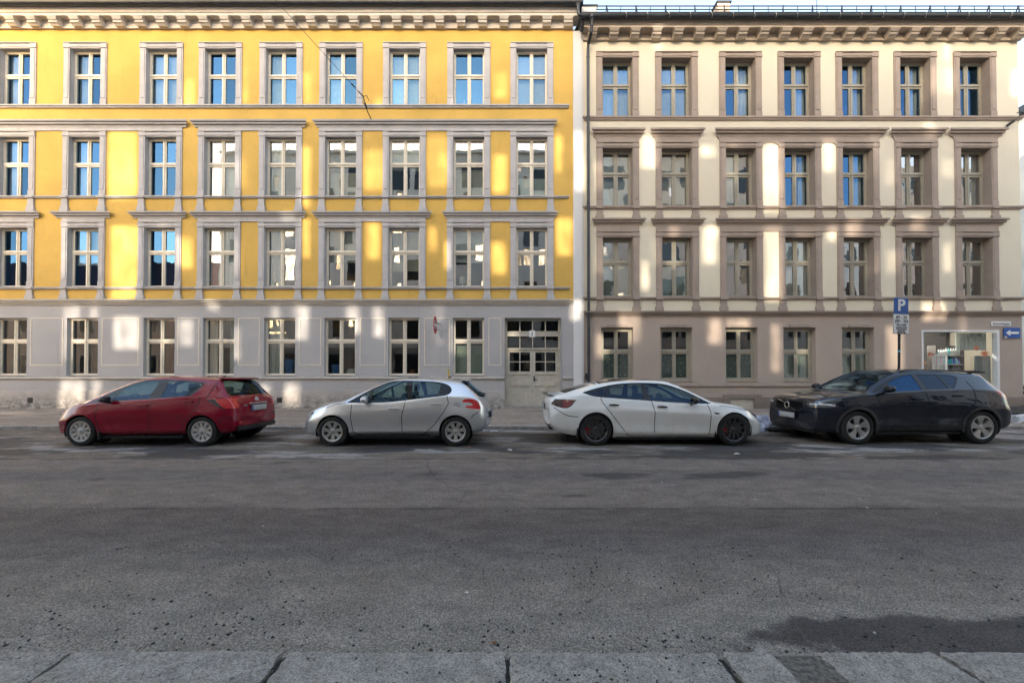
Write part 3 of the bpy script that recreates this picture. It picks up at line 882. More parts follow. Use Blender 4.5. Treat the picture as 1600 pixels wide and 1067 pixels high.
# cornice
mb = MB(); mb.box(YX0, 2.42, FY - .05, FY + .01, 15.07, 15.41); mb.build('cornice_frieze', M['white_trim'], yh)
moulding(yh, 'cornice_bead', YX0, 2.43, [(0.045, 15.06), (0.075, 15.075), (0.075, 15.115), (0.045, 15.13)], M['white_trim'], False)
mb = MB(); mb.y0 = FY
mb.prism_x([(-0.2, 15.375), (0.30, 15.375), (0.30, 15.46), (0.33, 15.48), (0.34, 15.56), (0.38, 15.62), (0.38, 15.66), (-0.2, 15.68)], YX0, 2.62)
mb.build('cornice', M['white_trim'], yh)
mm = modillion_mesh(M['white_trim'], .265, .30, .33)
x = 2.19
while x > YX0 + .3:
    link('cornice_bracket', mm, yh, (x, FY - .048, 15.376)); x -= 0.834
# eaves: gutter and tile edge
def gutter(parent, x0, x1, yc, z1, r, mat, name='gutter'):
    mb = MB(); n = 8
    prof = [(yc + r * math.cos(math.pi + math.pi * k / n), z1 - r * .12 + r * 1.25 * math.sin(math.pi + math.pi * k / n)) for k in range(n + 1)]
    prof = [(prof[0][0] - .012, z1 + .012), (prof[0][0] - .012, z1 - .02)] + prof + [(prof[-1][0], z1 + .01)]
    vs = [(x0, a, b) for a, b in prof] + [(x1, a, b) for a, b in prof]; m = len(prof)
    mb.add(vs, [(k, k + 1, m + k + 1, m + k) for k in range(m - 1)])
    mb.add([(x0, a, b) for a, b in prof], [tuple(range(m))]); mb.add([(x1, a, b) for a, b in prof], [tuple(range(m))])
    return mb.build(name, mat, parent, recalc=False, smooth='auto')
gutter(yh, YX0, 2.72, 15.03, 15.74, .105, M['gutter'])
mb = MB(); mb.box(YX0, 2.66, 15.09, 15.5, 15.665, 15.72); mb.build('eaves_board', M['gutter'], yh)
def tiled_roof(parent, x0, x1, ye, ze, yr, zr, mat, per=.165, amp=.028):
    n = int((x1 - x0) / per * 6); vs = []; rows = 10
    for j in range(rows + 1):
        t = j / rows
        for i in range(n + 1):
            x = x0 + (x1 - x0) * i / n
            ph = 2 * math.pi * x / per
            s = math.sin(ph); s = (abs(s) ** .7) * (1 if s > 0 else -.6)
            vs.append((x, ye + (yr - ye) * t, ze + (zr - ze) * t + amp * s))
    w = n + 1
    mb = MB(); mb.add(vs, [(j * w + i, j * w + i + 1, (j + 1) * w + i + 1, (j + 1) * w + i) for j in range(rows) for i in range(n)])
    # thickness at the eaves
    mb.add(vs[:w] + [(a, b + .02, c - .05) for a, b, c in vs[:w]], [(i, w + i, w + i + 1, i + 1) for i in range(n)])
    return mb.build('roof', mat, parent, recalc=False, smooth='auto')
tiled_roof(yh, YX0, 2.66, 15.00, 15.80, 21.2, 20.0, M['roof'])
mb = MB(); mb.quad((YX0, 21.2, 20.0), (2.66, 21.2, 20.0), (2.66, 27.1, 15.6), (YX0, 27.1, 15.6)); mb.build('roof_back', M['roof'], yh, recalc=False)
for a, b in ((-18.9, -17.95), (-8.75, -7.75)):                      # roof lights breaking the tile edge
    mb = MB(); mb.box(a, b, 15.10, 15.22, 15.76, 15.90); mb.build('snow_board', M['gutter'], yh)

# entrance door
def make_door(parent):
    x0, x1, z0, z1 = DOOR; d = 0.24
    mb = MB(); y = FY + d
    q = mb
    q.quad((x0, FY - .046, z0 - .15), (x0, y + .1, z0 - .15), (x0, y + .1, z1), (x0, FY - .046, z1)); q.quad((x1, FY - .046, z0 - .15), (x1, FY - .046, z1), (x1, y + .1, z1), (x1, y + .1, z0 - .15))
    q.quad((x0, FY, z1), (x0, y + .1, z1), (x1, y + .1, z1), (x1, FY, z1))
    mb.build('door_reveal', M['lilac'], parent, recalc=False)
    mb = MB(); mb.box(x0, x1, FY - .10, y + .12, .12, z0 + .035); mb.build('door_step', M['granite_far'], parent, bevel=.01)
    # frame with transom lights
    fr = MB(); t = .085; zb = z0 + .04
    fr.box(x0 + .002, x0 + t, y, y + .10, zb, z1 - .002); fr.box(x1 - t, x1 - .002, y, y + .10, zb, z1 - .002); fr.box(x0 + t, x1 - t, y, y + .10, z1 - t, z1 - .002)
    fr.box(x0 + t, x1 - t, y - .03, y + .10, 2.99, 3.19)
    fr.box(x0 + t, x1 - t, y - .05, y - .02, 3.13, 3.17)
    fr.box(x0 + t, x1 - t, y, y + .10, 2.44, 2.53); fr.box(x0 + t, x1 - t, y - .035, y + .005, 2.47, 2.51)
    iw = (x1 - x0 - 2 * t) / 4
    for k in (1, 2, 3):
        xx = x0 + t + iw * k
        fr.box(xx - .02, xx + .02, y + .012, y + .085, 3.19, z1 - t); fr.box(xx - .016, xx + .016, y + .012, y + .085, 2.53, 2.99)
        fr.box(xx - .03, xx + .03, y - .01, y + .06, 3.19, 3.26)
    door = fr.build('entrance_door', M['doorwood'], parent)
    door['label'] = 'grey-green double entrance door with small panes and transom lights'
    for k in range(4):
        a, b = x0 + t + iw * k + .016, x0 + t + iw * (k + 1) - .016
        for (c, e) in ((3.19, z1 - t), (2.53, 2.99)):
            q = MB(); q.quad((a, y + .05, c), (b, y + .05, c), (b, y + .05, e), (a, y + .05, e)); q.build('pane', M['pane_low'], door, recalc=False)
    xm = (x0 + x1) / 2
    for (a, b) in ((x0 + t + .004, xm - .004), (xm + .004, x1 - t - .004)):
        lf = MB(); ya, yb = y + .02, y + .07; s = .10
        lf.box(a, a + s, ya, yb, zb, 2.435); lf.box(b - s, b, ya, yb, zb, 2.435)
        for (c, e) in ((zb, .36), (1.02, 1.13), (1.48, 1.60), (2.36, 2.435)): lf.box(a + s, b - s, ya, yb, c, e)
        m_ = (a + b) / 2
        lf.box(m_ - .05, m_ + .05, ya, yb, .36, 1.02)
        lf.box(a + s, b - s, ya + .03, yb - .005, 1.13, 1.48); lf.box(a + s, b - s, ya + .03, yb - .005, .36, 1.02)   # sunk panels
        lf.box(m_ - .02, m_ + .02, ya + .008, yb, 1.60, 2.36); lf.box(a + s, b - s, ya + .009, yb, 1.965, 2.0)
        lo = lf.build('door_leaf', M['doorwood'], door)
        for (c, e) in ((a + s, m_ - .02), (m_ + .02, b - s)):
            for (g, hh) in ((1.60, 1.965), (2.0, 2.36)):
                q = MB(); q.quad((c, ya + .03, g), (e, ya + .03, g), (e, ya + .03, hh), (c, ya + .03, hh)); q.build('pane', M['pane_low'], door, recalc=False)
    hd = MB(); hx = xm + .06
    hd.box(hx - .025, hx + .025, y + .008, y + .024, 1.22, 1.42); hd.tube((hx, y + .02, 1.27), (hx, y - .04, 1.27), .011); hd.tube((hx, y - .035, 1.27), (hx + .12, y - .035, 1.265), .011)
    hd.tube((hx, y + .02, 1.37), (hx, y - .005, 1.37), .016)
    hd.build('door_handle', M['black_metal'], door)
    hl = MB(); hl.box(x0, x1, FY + 3.2, FY + 3.25, .1, 3.9); hl.box(x0 - .02, x0, FY + .36, FY + 3.2, .1, 3.9); hl.box(x1, x1 + .02, FY + .36, FY + 3.2, .1, 3.9)
    hl.build('hallway', M['room_dark'], parent)
make_door(yh)

# ---- lettering helper (flat print lifted off its plate)
def text_obj(name, s, size, mat, parent, loc, rot=(math.pi / 2, 0, 0), ext=.002, align='CENTER', bold=0.0):
    cu = bpy.data.curves.new(name, 'FONT'); cu.body = s; cu.size = size; cu.extrude = ext; cu.align_x = align; cu.align_y = 'CENTER'
    cu.offset = bold; cu.resolution_u = 3
    tmp = bpy.data.objects.new(name, cu); COL.objects.link(tmp)
    dg = bpy.context.evaluated_depsgraph_get(); dg.update()
    me = bpy.data.meshes.new_from_object(tmp.evaluated_get(dg)); bpy.data.objects.remove(tmp); bpy.data.curves.remove(cu)
    me.name = name; me.materials.clear(); me.materials.append(mat)
    o = link(name, me, parent, loc, rot)
    return o
M['sign_white'] = plain('sign_white', (0.74, 0.74, 0.73), 0.4, var=.05)
M['sign_blue'] = plain('sign_blue', (0.006, 0.085, 0.33), 0.4, var=.06)
M['sign_black'] = plain('sign_black', (0.012, 0.012, 0.014), 0.5)
M['sign_red'] = plain('sign_red', (0.42, 0.035, 0.03), 0.45, var=.06)
np_ = MB(); np_.box(-.12, .12, -.012, 0, -.13, .13)
num = np_.build('number_plate', M['sign_white'], yh, (0.80, FY + .20, 3.085), bevel=.01)
text_obj('digit', '1', .21, M['sign_black'], num, (0, -.014, 0), bold=.004)
for xx in (-18.75, -9.05):                                           # cellar vents
    mb = MB(); mb.box(xx - .10, xx + .10, FY - .055, FY - .04, .38, .58); v = mb.build('cellar_vent', M['room_dark'], yh)
    for k in range(4): q = MB(); q.box(xx - .09, xx + .09, FY - .066, FY - .052, .40 + k * .045, .418 + k * .045); q.build('vent_slat', M['black_metal'], v)

# ================================================================== BEIGE CORNER HOUSE
ch = empty('apartment_house', (0, 0, 0))
tag(ch, 'cream corner apartment house with mauve-brown window surrounds and shop window', 'building')
CX0, CX1 = 2.76, 19.95
ccols = [4.15, 6.475, 8.99, 11.30, 13.58, 15.87, 18.22]
CW = 1.19
cfl = [('top', 11.61, 13.95, .40), ('third', 8.08, 10.37, .40), ('second', 4.51, 6.85, .40)]
choles = [(c - CW / 2, c + CW / 2, z0, z1) for nm, z0, z1, sp in cfl for c in ccols]
cg = [4.115, 6.42, 8.975, 11.245, 13.53]
CGW = 1.25
choles += [(c - CGW / 2, c + CGW / 2, 1.20, 3.31) for c in cg]
SHOP = (16.01, 19.04, 0.80, 3.21)
choles.append(SHOP)
mb = MB(); wall_with_holes(mb, CX0, CX1, 3.86, 14.9, FY, choles); mb.build('wall', M['cream'], ch, recalc=False)
mb = MB(); wall_with_holes(mb, CX0, CX1, 0.58, 3.86, FY, choles); mb.build('street_floor_wall', M['mauve'], ch, recalc=False)
mb = MB()
mb.box(CX0, 8.23, FY - .06, FY + .01, .05, .42); mb.box(9.68, CX1 + .05, FY - .06, FY + .01, .05, .60)
mb.box(CX0, 8.23, FY - .02, FY + .01, .42, .60); mb.box(8.23, 9.68, FY - .02, FY + .01, .52, .60)
mb.build('plinth', M['plinth'], ch, bevel=.008)
mb = MB(); mb.box(8.23, 9.68, FY - .075, FY + .01, .54, .70); mb.box(8.23, 8.48, FY - .072, FY + .01, .05, .54); mb.box(9.42, 9.68, FY - .072, FY + .01, .05, .54); mb.build('cellar_window_surround', M['plinth'], ch)
mb = MB(); mb.box(8.48, 9.42, FY - .01, FY + .05, .10, .54); mb.build('cellar_window_board', M['doorwood'], ch)
moulding(ch, 'plinth_moulding', CX0, SHOP[0] - .02, [(-.01, .99), (.03, .99), (.055, 1.02), (.055, 1.075), (-.01, 1.11)], M['mauve_trim'], False)
shell(ch, CX0 + .05, CX1 - .001, 14.9, 27.5, M['cream'], (0.1, 3.75, 7.4, 11.1, 14.7), [(a + b) / 2 for a, b in zip(ccols[:-1], ccols[1:])][:-1] + [15.3])
dress_c = {
 'top': {0: d_curtain_full, 1: blind(.97, M['curtain']), 2: d_curtain_right, 3: d_curtain_right, 4: d_curtain_right, 5: d_curtain_right, 6: d_curtain_left},
 'third': {0: blind(.97, M['curtain']), 1: blind(.98, M['curtain_beige']), 2: d_curtain_left, 3: d_curtain_pair, 4: d_curtain_right, 5: d_curtain_left, 6: d_curtain_pair},
 'second': {0: blind(.6, M['blind_green'], True), 1: blind(.55, M['blind_green'], True), 2: None, 3: d_curtain_full, 4: None, 5: d_curtain_left, 6: d_curtain_left},
}
for nm, z0, z1, sp in cfl:
    h = z1 - z0
    for i, c in enumerate(ccols):
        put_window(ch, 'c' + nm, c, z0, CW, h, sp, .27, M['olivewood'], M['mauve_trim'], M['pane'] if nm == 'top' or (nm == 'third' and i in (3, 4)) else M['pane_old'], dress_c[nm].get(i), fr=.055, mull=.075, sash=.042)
    sm = surround_mesh('window_surround', CW, h, M['mauve_trim'], .24)
    for c in ccols: link('window_surround', sm, ch, (c, FY, z0))
M['film'] = plain('patterned_window_film', (0.16, 0.19, 0.17), .5, var=.2, vs=30)
def film_mat():
    m, t, out = nt('speckled_window_film')
    p = N(t, 'ShaderNodeBsdfPrincipled', Roughness=.6)
    v = t.nodes.new('ShaderNodeTexVoronoi'); v.inputs['Scale'].default_value = 13.0
    t.links.new(pos(t), v.inputs['Vector'])
    c = mixc(t, (0.95, 0.95, 0.9), (0.22, 0.26, 0.235), ramp(t, v.outputs['Distance'], .17, .24))
    t.links.new(c, p.inputs['Base Color']); t.links.new(p.outputs[0], out.inputs[0]); return m
M['film'] = film_mat()
def d_film(o, w, h, y): blind(.56, M['film'], True)(o, w, h, y - .06)
gd = [d_film, d_film, d_film, blind(.56, M['blind_green'], True), blind(.62, M['blind_green'], True)]
for i, c in enumerate(cg):
    put_window(ch, 'cground', c, 1.20, CGW, 2.11, .44, .20, M['olivewood'], M['mauve'], M['pane_low'], gd[i], fr=.09, mull=.05, sash=.045)
    mb = MB(); mb.box(c - .40, c + .40, FY - .05, FY + .01, 3.33, 3.42); mb.box(c - .63, c + .63, FY - .03, FY + .01, 3.312, 3.36); mb.build('window_lintel', M['mauve_trim'], ch)
CS = ccols
for (a, b, i, j) in ((3.09, 5.22, 0, 0), (5.38, 7.54, 1, 1), (7.89, 14.70, 2, 4), (14.76, 17.02, 5, 5), (17.06, 19.34, 6, 6)):
    moulding(ch, 'window_hood', a, b, hood_profile(10.82, 11.10, .18), M['mauve_trim'])
    frieze(ch, CS[i], CS[j], 10.37 + .236, 10.825, M['mauve_trim'], CW, .24, .11)
    moulding(ch, 'window_hood', a, b, hood_profile(7.32, 7.57, .18), M['mauve_trim'])
    frieze(ch, CS[i], CS[j], 6.85 + .236, 7.325, M['mauve_trim'], CW, .24)
moulding(ch, 'sill_band', CX0, CX1 + .1, sill(11.46, 11.605, .10), M['mauve_trim'])
moulding(ch, 'sill_band', CX0, CX1 + .1, sill(7.95, 8.075, .09), M['mauve_trim'])
moulding(ch, 'sill_band', CX0, CX1 + .1, sill(4.39, 4.505, .09), M['mauve_trim'])
moulding(ch, 'string_course', CX0, CX1 + .15, hood_profile(3.76, 3.96, .15), M['mauve_trim'])
for zc0, zc1 in ((7.575, 7.955), (3.962, 4.395)):
    cm = console_mesh(M['mauve_trim'], zc0, zc1, .24)
    bk = MB(); bk.box(-.145, .145, -.115, -.02, -.10, .002); bk = bk.mesh('sill_block', M['mauve_trim'])
    for c in ccols:
        for s in (-1, 1):
            link('console', cm, ch, (c + s * (CW / 2 + .12), FY, zc0)); link('sill_block', bk, ch, (c + s * (CW / 2 + .12), FY, zc1 + .10))
# spandrel arches between the coupled third floor windows
for a, b in ((CS[2], CS[3]), (CS[3], CS[4])):
    x0, x1 = a + CW / 2 + .24, b - CW / 2 - .24
    mb = MB(); zt, n = 10.37 + .237, 14
    top = [(x0 + (x1 - x0) * k / n, zt) for k in range(n + 1)]
    bot = [(x0 + (x1 - x0) * k / n, zt - .012 - .13 * (abs(2 * k / n - 1)) ** 2.4) for k in range(n + 1)]
    mb.extrude(top + bot[::-1], FY - .034, FY + .01); mb.build('spandrel', M['mauve_trim'], ch)
# cornice, gutter, roof, snow guard
mb = MB(); mb.box(CX0 + .05, CX1 + .05, FY - .05, FY + .01, 14.60, 14.88); mb.build('cornice_frieze', M['mauve_light'], ch)
moulding(ch, 'cornice_bead', CX0 + .05, CX1 + .06, [(.045, 14.59), (.08, 14.605), (.08, 14.645), (.045, 14.66)], M['mauve_light'], False)
mb = MB(); mb.y0 = FY
mb.prism_x([(-.2, 14.86), (.36, 14.86), (.36, 14.93), (.385, 14.95), (.39, 15.03), (.43, 15.06), (.43, 15.10), (-.2, 15.12)], CX0 - .02, CX1 + .42)
mb.build('cornice', M['mauve_light'], ch)
mm = modillion_mesh(M['mauve_light'], .325, .29, .33)
x = 3.12
while x < CX1 + .2:
    link('cornice_bracket', mm, ch, (x, FY - .048, 14.861)); x += .832
gutter(ch, 2.62, CX1 + .55, 14.96, 15.17, .11, M['gutter'])
mb = MB(); mb.box(2.70, CX1 + .5, 15.03, 15.45, 15.105, 15.15); mb.build('eaves_board', M['gutter'], ch)
for k in range(21):                                                   # gutter straps
    xx = 4.3 + k * .81
    q = MB(); q.path([(xx - .012, 14.83, 15.19), (xx + .03, 14.835, 15.10), (xx + .05, 14.87, 15.05), (xx + .055, 14.93, 15.025)], .008, 5); q.build('gutter_bracket', M['steel'], ch)
tiled_roof(ch, 2.75, CX1 + .5, 14.98, 15.22, 21.3, 19.2, M['roof'])
mb = MB(); mb.quad((2.75, 21.3, 19.2), (CX1 + .5, 21.3, 19.2), (CX1 + .5, 27.6, 15.0), (2.75, 27.6, 15.0)); mb.build('roof_back', M['roof'], ch, recalc=False)
sg = MB(); z_ = 15.62
sg.tube((3.25, 15.20, z_ + .115), (CX1 + .5, 15.20, z_ + .115), .022, 6); sg.tube((3.25, 15.20, z_ - .02), (CX1 + .5, 15.20, z_ - .02), .020, 6)
guard = sg.build('snow_guard', M['gutter'], ch)
for k in range(15):
    xx = 3.62 + k * 1.14
    q = MB(); q.path([(xx, 15.12, 15.28), (xx + .04, 15.20, z_ + .14), (xx + .20, 15.45, 15.55)], .022, 5); q.build('guard_stay', M['gutter'], guard)
    q = MB(); q.path([(xx + .56, 15.12, 15.30), (xx + .60, 15.20, z_ + .12)], .013, 5); q.build('guard_stay', M['gutter'], guard)
mb = MB(); mb.box(8.25, 8.75, 15.75, 16.2, 15.6, 16.38); c_ = mb.build('roof_vent', M['mauve_light'], ch); q = MB(); q.box(8.20, 8.80, 15.70, 16.25, 16.385, 16.44); q.build('vent_cap', M['gutter'], c_)
mb = MB(); mb.tube((12.9, 16.6, 15.8), (12.9, 16.6, 17.9), .018, 6); mb.build('aerial_mast', M['gutter'], ch)
# the stepped gable wall between the roofs
mb = MB(); mb.box(2.72, 3.30, 15.28, 21, 14.9, 15.80); mb.build('parapet', M['strip'], ch); mb = MB(); mb.box(2.68, 3.34, 15.24, 21, 15.80, 15.85); mb.build('parapet_cap', M['gutter'], ch)
# rain-water pipes
def downpipe(parent):
    mb = MB(); xx = 2.98; yy = FY - .10
    mb.lathe([(.04, -.30), (.055, -.05), (.10, .0), (.10, .10)], 10, 'z', (xx + .06, 14.93, 15.02))
    mb.path([(xx + .06, 14.93, 14.85), (xx + .05, 15.02, 14.55), (xx, 15.36, 14.36), (xx, yy, 14.2)], .055, 10)
    mb.tube((xx, yy, 14.25), (xx, yy, 1.0), .055, 12)
    o = mb.build('downpipe', M['gutter'], parent, smooth='auto')
    for z in (13.9, 11.55, 8.15, 4.65, 2.3):
        q = MB(); q.lathe([(.062, -.02), (.068, -.02), (.068, .02), (.062, .02)], 12, 'z', (xx, yy, z), closed=True); q.box(xx - .012, xx + .012, yy, FY, z - .012, z + .012); q.build('pipe_clip', M['gutter'], o)
    q = MB(); q.tube((xx, yy, 1.0), (xx, yy, .14), .060, 12); q.build('pipe_foot', M['gutter'], o)
    q = MB(); q.box(xx - .13, xx - .03, yy - .03, yy + .05, 1.28, 1.52); q.build('junction_box', M['black_metal'], o)
downpipe(ch)
mb = MB(); mb.lathe([(.045, -.35), (.06, -.1), (.10, 0)], 10, 'z', (2.52, 14.98, 15.60)); mb.path([(2.52, 14.98, 15.28), (2.58, 14.98, 15.18), (2.85, 14.97, 15.14), (3.0, 14.97, 15.12)], .055, 10)
mb.build('downpipe', M['gutter'], yh, smooth='auto')
mb = MB(); mb.path([(2.62, 15.05, 15.10), (2.72, 15.1, 14.95), (2.70, 15.25, 14.75)], .06, 8); mb.build('downpipe', M['gutter'], yh, smooth='auto')

# ---- shop window
def shop(parent):
    x0, x1, z0, z1 = SHOP; d = .10; y = FY + d; t = .06
    fr = MB()
    fr.box(x0, x0 + t, FY - .02, y + .05, z0, z1); fr.box(x1 - t * 1.5, x1, FY - .02, y + .05, z0, z1)
    fr.box(x0 + t, x1 - t * 1.5, FY - .02, y + .05, z1 - t, z1); fr.box(x0 + t, x1 - t * 1.5, FY - .02, y + .05, z0, z0 + t)
    w = fr.build('shop_window', M['sign_white'], parent)
    w['label'] = 'large white framed shop window of the corner house'
    q = MB(); q.quad((x0 + t, y + .02, z0 + t), (x1 - t, y + .02, z0 + t), (x1 - t, y + .02, z1 - t), (x0 + t, y + .02, z1 - t)); q.build('pane', M['shop_pane'], w, recalc=False)
    q = MB(); q.quad((x0, FY, z0), (x0, y + .05, z0), (x0, y + .05, z1), (x0, FY, z1)); q.quad((x1, FY, z0), (x1, FY, z1), (x1, y + .05, z1), (x1, y + .05, z0)); q.quad((x0, FY, z1), (x0, y + .05, z1), (x1, y + .05, z1), (x1, FY, z1)); q.quad((x0, FY, z0), (x1, FY, z0), (x1, y + .05, z0), (x0, y + .05, z0)); q.build('reveal', M['mauve'], w, recalc=False)
    # orange blossom decals stuck inside the pane
    def decal(cx, cz, s, n, seed, squash=.7):
        rnd = random.Random(seed); pts = []
        m = n * 6
        for k in range(m):
            a = 2 * math.pi * k / m
            r = s * (.72 + .28 * math.cos(n * a) + .10 * rnd.uniform(-1, 1))
            pts.append((cx + r * math.cos(a), cz + squash * r * math.sin(a)))
        q = MB(); q.extrude(pts, y + .026, y + .030); q.build('window_decal', M['decal'], w)
    decal(18.62, 2.30, .20, 9, 1); decal(18.30, 2.52, .13, 5, 2, .9); decal(16.33, 1.55, .17, 5, 3, 1.1); decal(16.22, 1.95, .10, 4, 4, 1.4); decal(16.48, 2.28, .12, 3, 6, .9); decal(16.55, 1.35, .11, 5, 8)
    folds(17.72, 18.93, 2.45, z1 - .07, y + .22, M['curtain_teal'], 'curtain', w, 60, .03)
    q = MB(); q.box(18.32, 18.94, y + .10, y + .13, z0 + .06, 2.22); q.build('roller_screen', M['screen_grey'], w)
    # little white railing of the display
    q = MB()
    for k in range(9): q.box(16.78 + k * .055, 16.795 + k * .055, y + .16, y + .175, 1.62, 2.22)
    q.box(16.72, 17.30, y + .15, y + .185, 2.22, 2.27); q.box(16.72, 17.30, y + .15, y + .185, 1.57, 1.62); q.box(16.72, 16.76, y + .15, y + .185, .9, 2.27); q.box(17.26, 17.30, y + .15, y + .185, .9, 2.27)
    rail = q.build('display_railing', M['sign_white']); tag(rail, 'small white slatted railing standing in the shop window', 'railing')
    return w
M['shop_pane'] = glass('shop_pane', .05, tint=(.90, .92, .91), wave=.06, wscale=.8)
M['decal'] = plain('orange_decal', (0.62, 0.13, 0.025), .6, var=.2, vs=20)
M['curtain_teal'] = plain('grey_green_curtain', (0.33, 0.40, 0.36), .9, var=.1)
M['screen_grey'] = plain('grey_roller_screen', (0.20, 0.22, 0.20), .8)
shop(ch)
q = MB(); q.box(15.6, 19.6, FY + 2.4, FY + 2.45, .2, 3.6); q.box(15.6, 19.6, FY + .3, FY + 2.4, 3.35, 3.4); q.build('shop_room', plain('shop_room_wall', (.10, .10, .095), .9, var=.1), ch)
lampo = empty('ceiling_lamp', (16.9, FY + 1.2, 3.34)); tag(lampo, 'small round lit ceiling lamp inside the shop', 'lamp')
q = MB(); q.lathe([(.001, -.03), (.07, -.03), (.09, 0)], 16, 'z'); q.build('lamp_housing', M['sign_white'], lampo, smooth='auto')
ld = bpy.data.lights.new('shop_lamp_light', 'POINT'); ld.energy = 45; ld.color = (.92, .96, 1); ld.shadow_soft_size = .12
lo_ = bpy.data.objects.new('lamp_bulb', ld); COL.objects.link(lo_); lo_.parent = lampo; lo_.location = (0, 0, -.15)
# product shelf inside the shop
sh = empty('shop_shelf', (17.75, FY + .75, .16)); tag(sh, 'dark shelf unit with bottles inside the shop window', 'shelf')
SHELF_Z = [1.02, 1.38, 1.74, 2.10]
M['shelf_board'] = plain('pale_shelf_board', (0.55, 0.55, 0.53), .5)
for z in SHELF_Z:
    q = MB(); q.box(-.50, .55, -.16, .16, z - .03, z); q.build('shelf_board', M['shelf_board'], sh)
q = MB(); q.box(-.55, -.50, -.16, .18, 0, 2.5); q.box(.55, .60, -.16, .18, 0, 2.5); q.box(-.50, .55, .16, .18, 0, 2.5); q.build('shelf_frame', M['room_dark'], sh)
bcols = [plain('bottle_%s' % n, c, .35) for n, c in (('teal', (.02, .42, .50)), ('blue', (.02, .12, .60)), ('white', (.78, .78, .76)), ('pink', (.75, .05, .25)), ('dark', (.10, .13, .13)), ('cyan', (.15, .60, .68)))]
bmesh_c = {}
names_c = ['teal', 'blue', 'white', 'pink', 'dark', 'cyan']
rnd = random.Random(21)
for si, z in enumerate(SHELF_Z[1:]):
    for k in range(10):
        ci = rnd.choice((0, 1, 2, 5, 3) if si == 1 else ((4, 4, 2, 4) if si == 0 else (2, 2, 5)))
        hh = rnd.choice((.24, .29))
        key = (ci, hh)
        if key not in bmesh_c:
            q = MB(); q.lathe([(.001, 0), (.042, 0), (.044, .01), (.044, hh * .66), (.030, hh * .75), (.013, hh * .80), (.013, hh * .9), (.018, hh * .9), (.018, hh), (.001, hh)], 10, 'z'); bmesh_c[key] = q.mesh('bottle', bcols[ci], smooth='auto')
        o = link('bottle', bmesh_c[key], None, (17.75 - .44 + k * .10, FY + .68, .16 + z + .001))
        tag(o, '%s salon bottle on the %s shelf inside the shop window' % (names_c[ci], ('lower', 'middle', 'upper')[si]), 'bottle', '%s bottles on the %s shop shelf' % (names_c[ci], ('lower', 'middle', 'upper')[si]))

# ---- things on the sills of the street floor
def bin_obj(name, loc, w, h, mat, label, cat):
    q = MB(); q.lathe([(.001, 0), (w * .40, 0), (w * .5, h), (w * .46, h), (w * .37, .02), (.001, .02)], 4, 'z'); o = q.build(name, mat, None, loc); o.rotation_euler.z = R(45); return tag(o, label, cat)
M['blue_plastic'] = plain('blue_plastic', (.02, .12, .32), .4)
M['terracotta'] = plain('terracotta', (.35, .12, .06), .8, var=.1, vs=20)
bin_obj('storage_tub', (-8.83, FY + .34, 1.46), .46, .62, M['blue_plastic'], 'tall blue plastic tub behind the striped curtain window of the yellow house', 'tub')
bin_obj('storage_tub', (-7.00, FY + .36, 1.46), .42, .42, M['blue_plastic'], 'low blue plastic tub in the sixth street floor window', 'tub')
q = MB(); q.box(-.16, .16, -.10, .10, 0, .09); q.box(-.15, .12, -.09, .09, .092, .17); q.box(-.10, .15, -.08, .1, .172, .24); o = q.build('paper_stack', M['paper'], None, (-6.42, FY + .36, 1.46)); tag(o, 'stack of white paper beside the low blue tub', 'paper')
q = MB(); q.lathe([(.001, 0), (.085, 0), (.11, .16), (.125, .16), (.125, .20), (.11, .20), (.10, .17), (.001, .17)], 16, 'z'); o = q.build('flower_pot', M['terracotta'], None, (-3.98, FY + .34, 1.46), smooth='auto'); tag(o, 'terracotta flower pot on the street floor window sill', 'pot')
q = MB(); q.lathe([(.001, 0), (.09, 0), (.10, .02), (.03, .05), (.02, .16), (.02, .20), (.001, .2)], 14, 'z'); lamp = q.build('table_lamp', M['sign_white'], None, (-1.98, FY + .34, 4.94), smooth='auto'); tag(lamp, 'white table lamp standing in a second floor window of the yellow house', 'lamp')
q = MB(); q.lathe([(.13, .20), (.10, .44), (.097, .44), (.127, .20)], 16, 'z', closed=True); q.build('lamp_shade', M['curtain_beige'], lamp, smooth='auto')
def sill_plant(loc, label, mat, n=26, h=.3, seed=1):
    rnd = random.Random(seed); e = empty('pot_plant', loc); tag(e, label, 'plant')
    q = MB(); q.lathe([(.001, 0), (.05, 0), (.07, .11), (.06, .11), (.001, .10)], 12, 'z'); q.build('pot', M['terracotta'], e, smooth='auto')
    q = MB()
    for k in range(n):
        a = rnd.uniform(0, 6.28); l = rnd.uniform(.5, 1) * h; o_ = rnd.uniform(.05, .16)
        p0 = Vector((0, 0, .10)); p2 = Vector((math.cos(a) * o_, math.sin(a) * o_ * .6, .1 + l)); s = Vector((-math.sin(a), math.cos(a), .2)) * .025
        m_ = p0.lerp(p2, .6)
        q.add([p0, m_ + s, p2, m_ - s], [(0, 1, 2, 3)])
    q.build('foliage', mat, e, recalc=False)
M['foliage'] = plain('house_plant_leaf', (.05, .10, .035), .6, var=.3, vs=20)
M['orchid'] = plain('pale_orchid_petals', (.52, .30, .46), .6, var=.3, vs=20)
sill_plant((13.66, FY + .50, 11.66), 'pale flowering plant in the fifth top floor window of the beige house', M['orchid'], 34, .75, 2)
sill_plant((15.98, FY + .50, 11.66), 'pale pink flowering plant in the sixth top floor window of the beige house', M['orchid'], 34, .75, 3)
sill_plant((16.12, FY + .50, 8.13), 'dark green pot plant in a third floor window of the beige house', M['foliage'], 26, .3, 4)
sill_plant((18.42, FY + .50, 8.13), 'small green pot plant in the third floor window nearest the corner', M['foliage'], 18, .2, 5)
sill_plant((-1.92, FY + .42, 12.12), 'small pale twiggy plant in a top floor window of the yellow house', M['orchid'], 16, .35, 6)

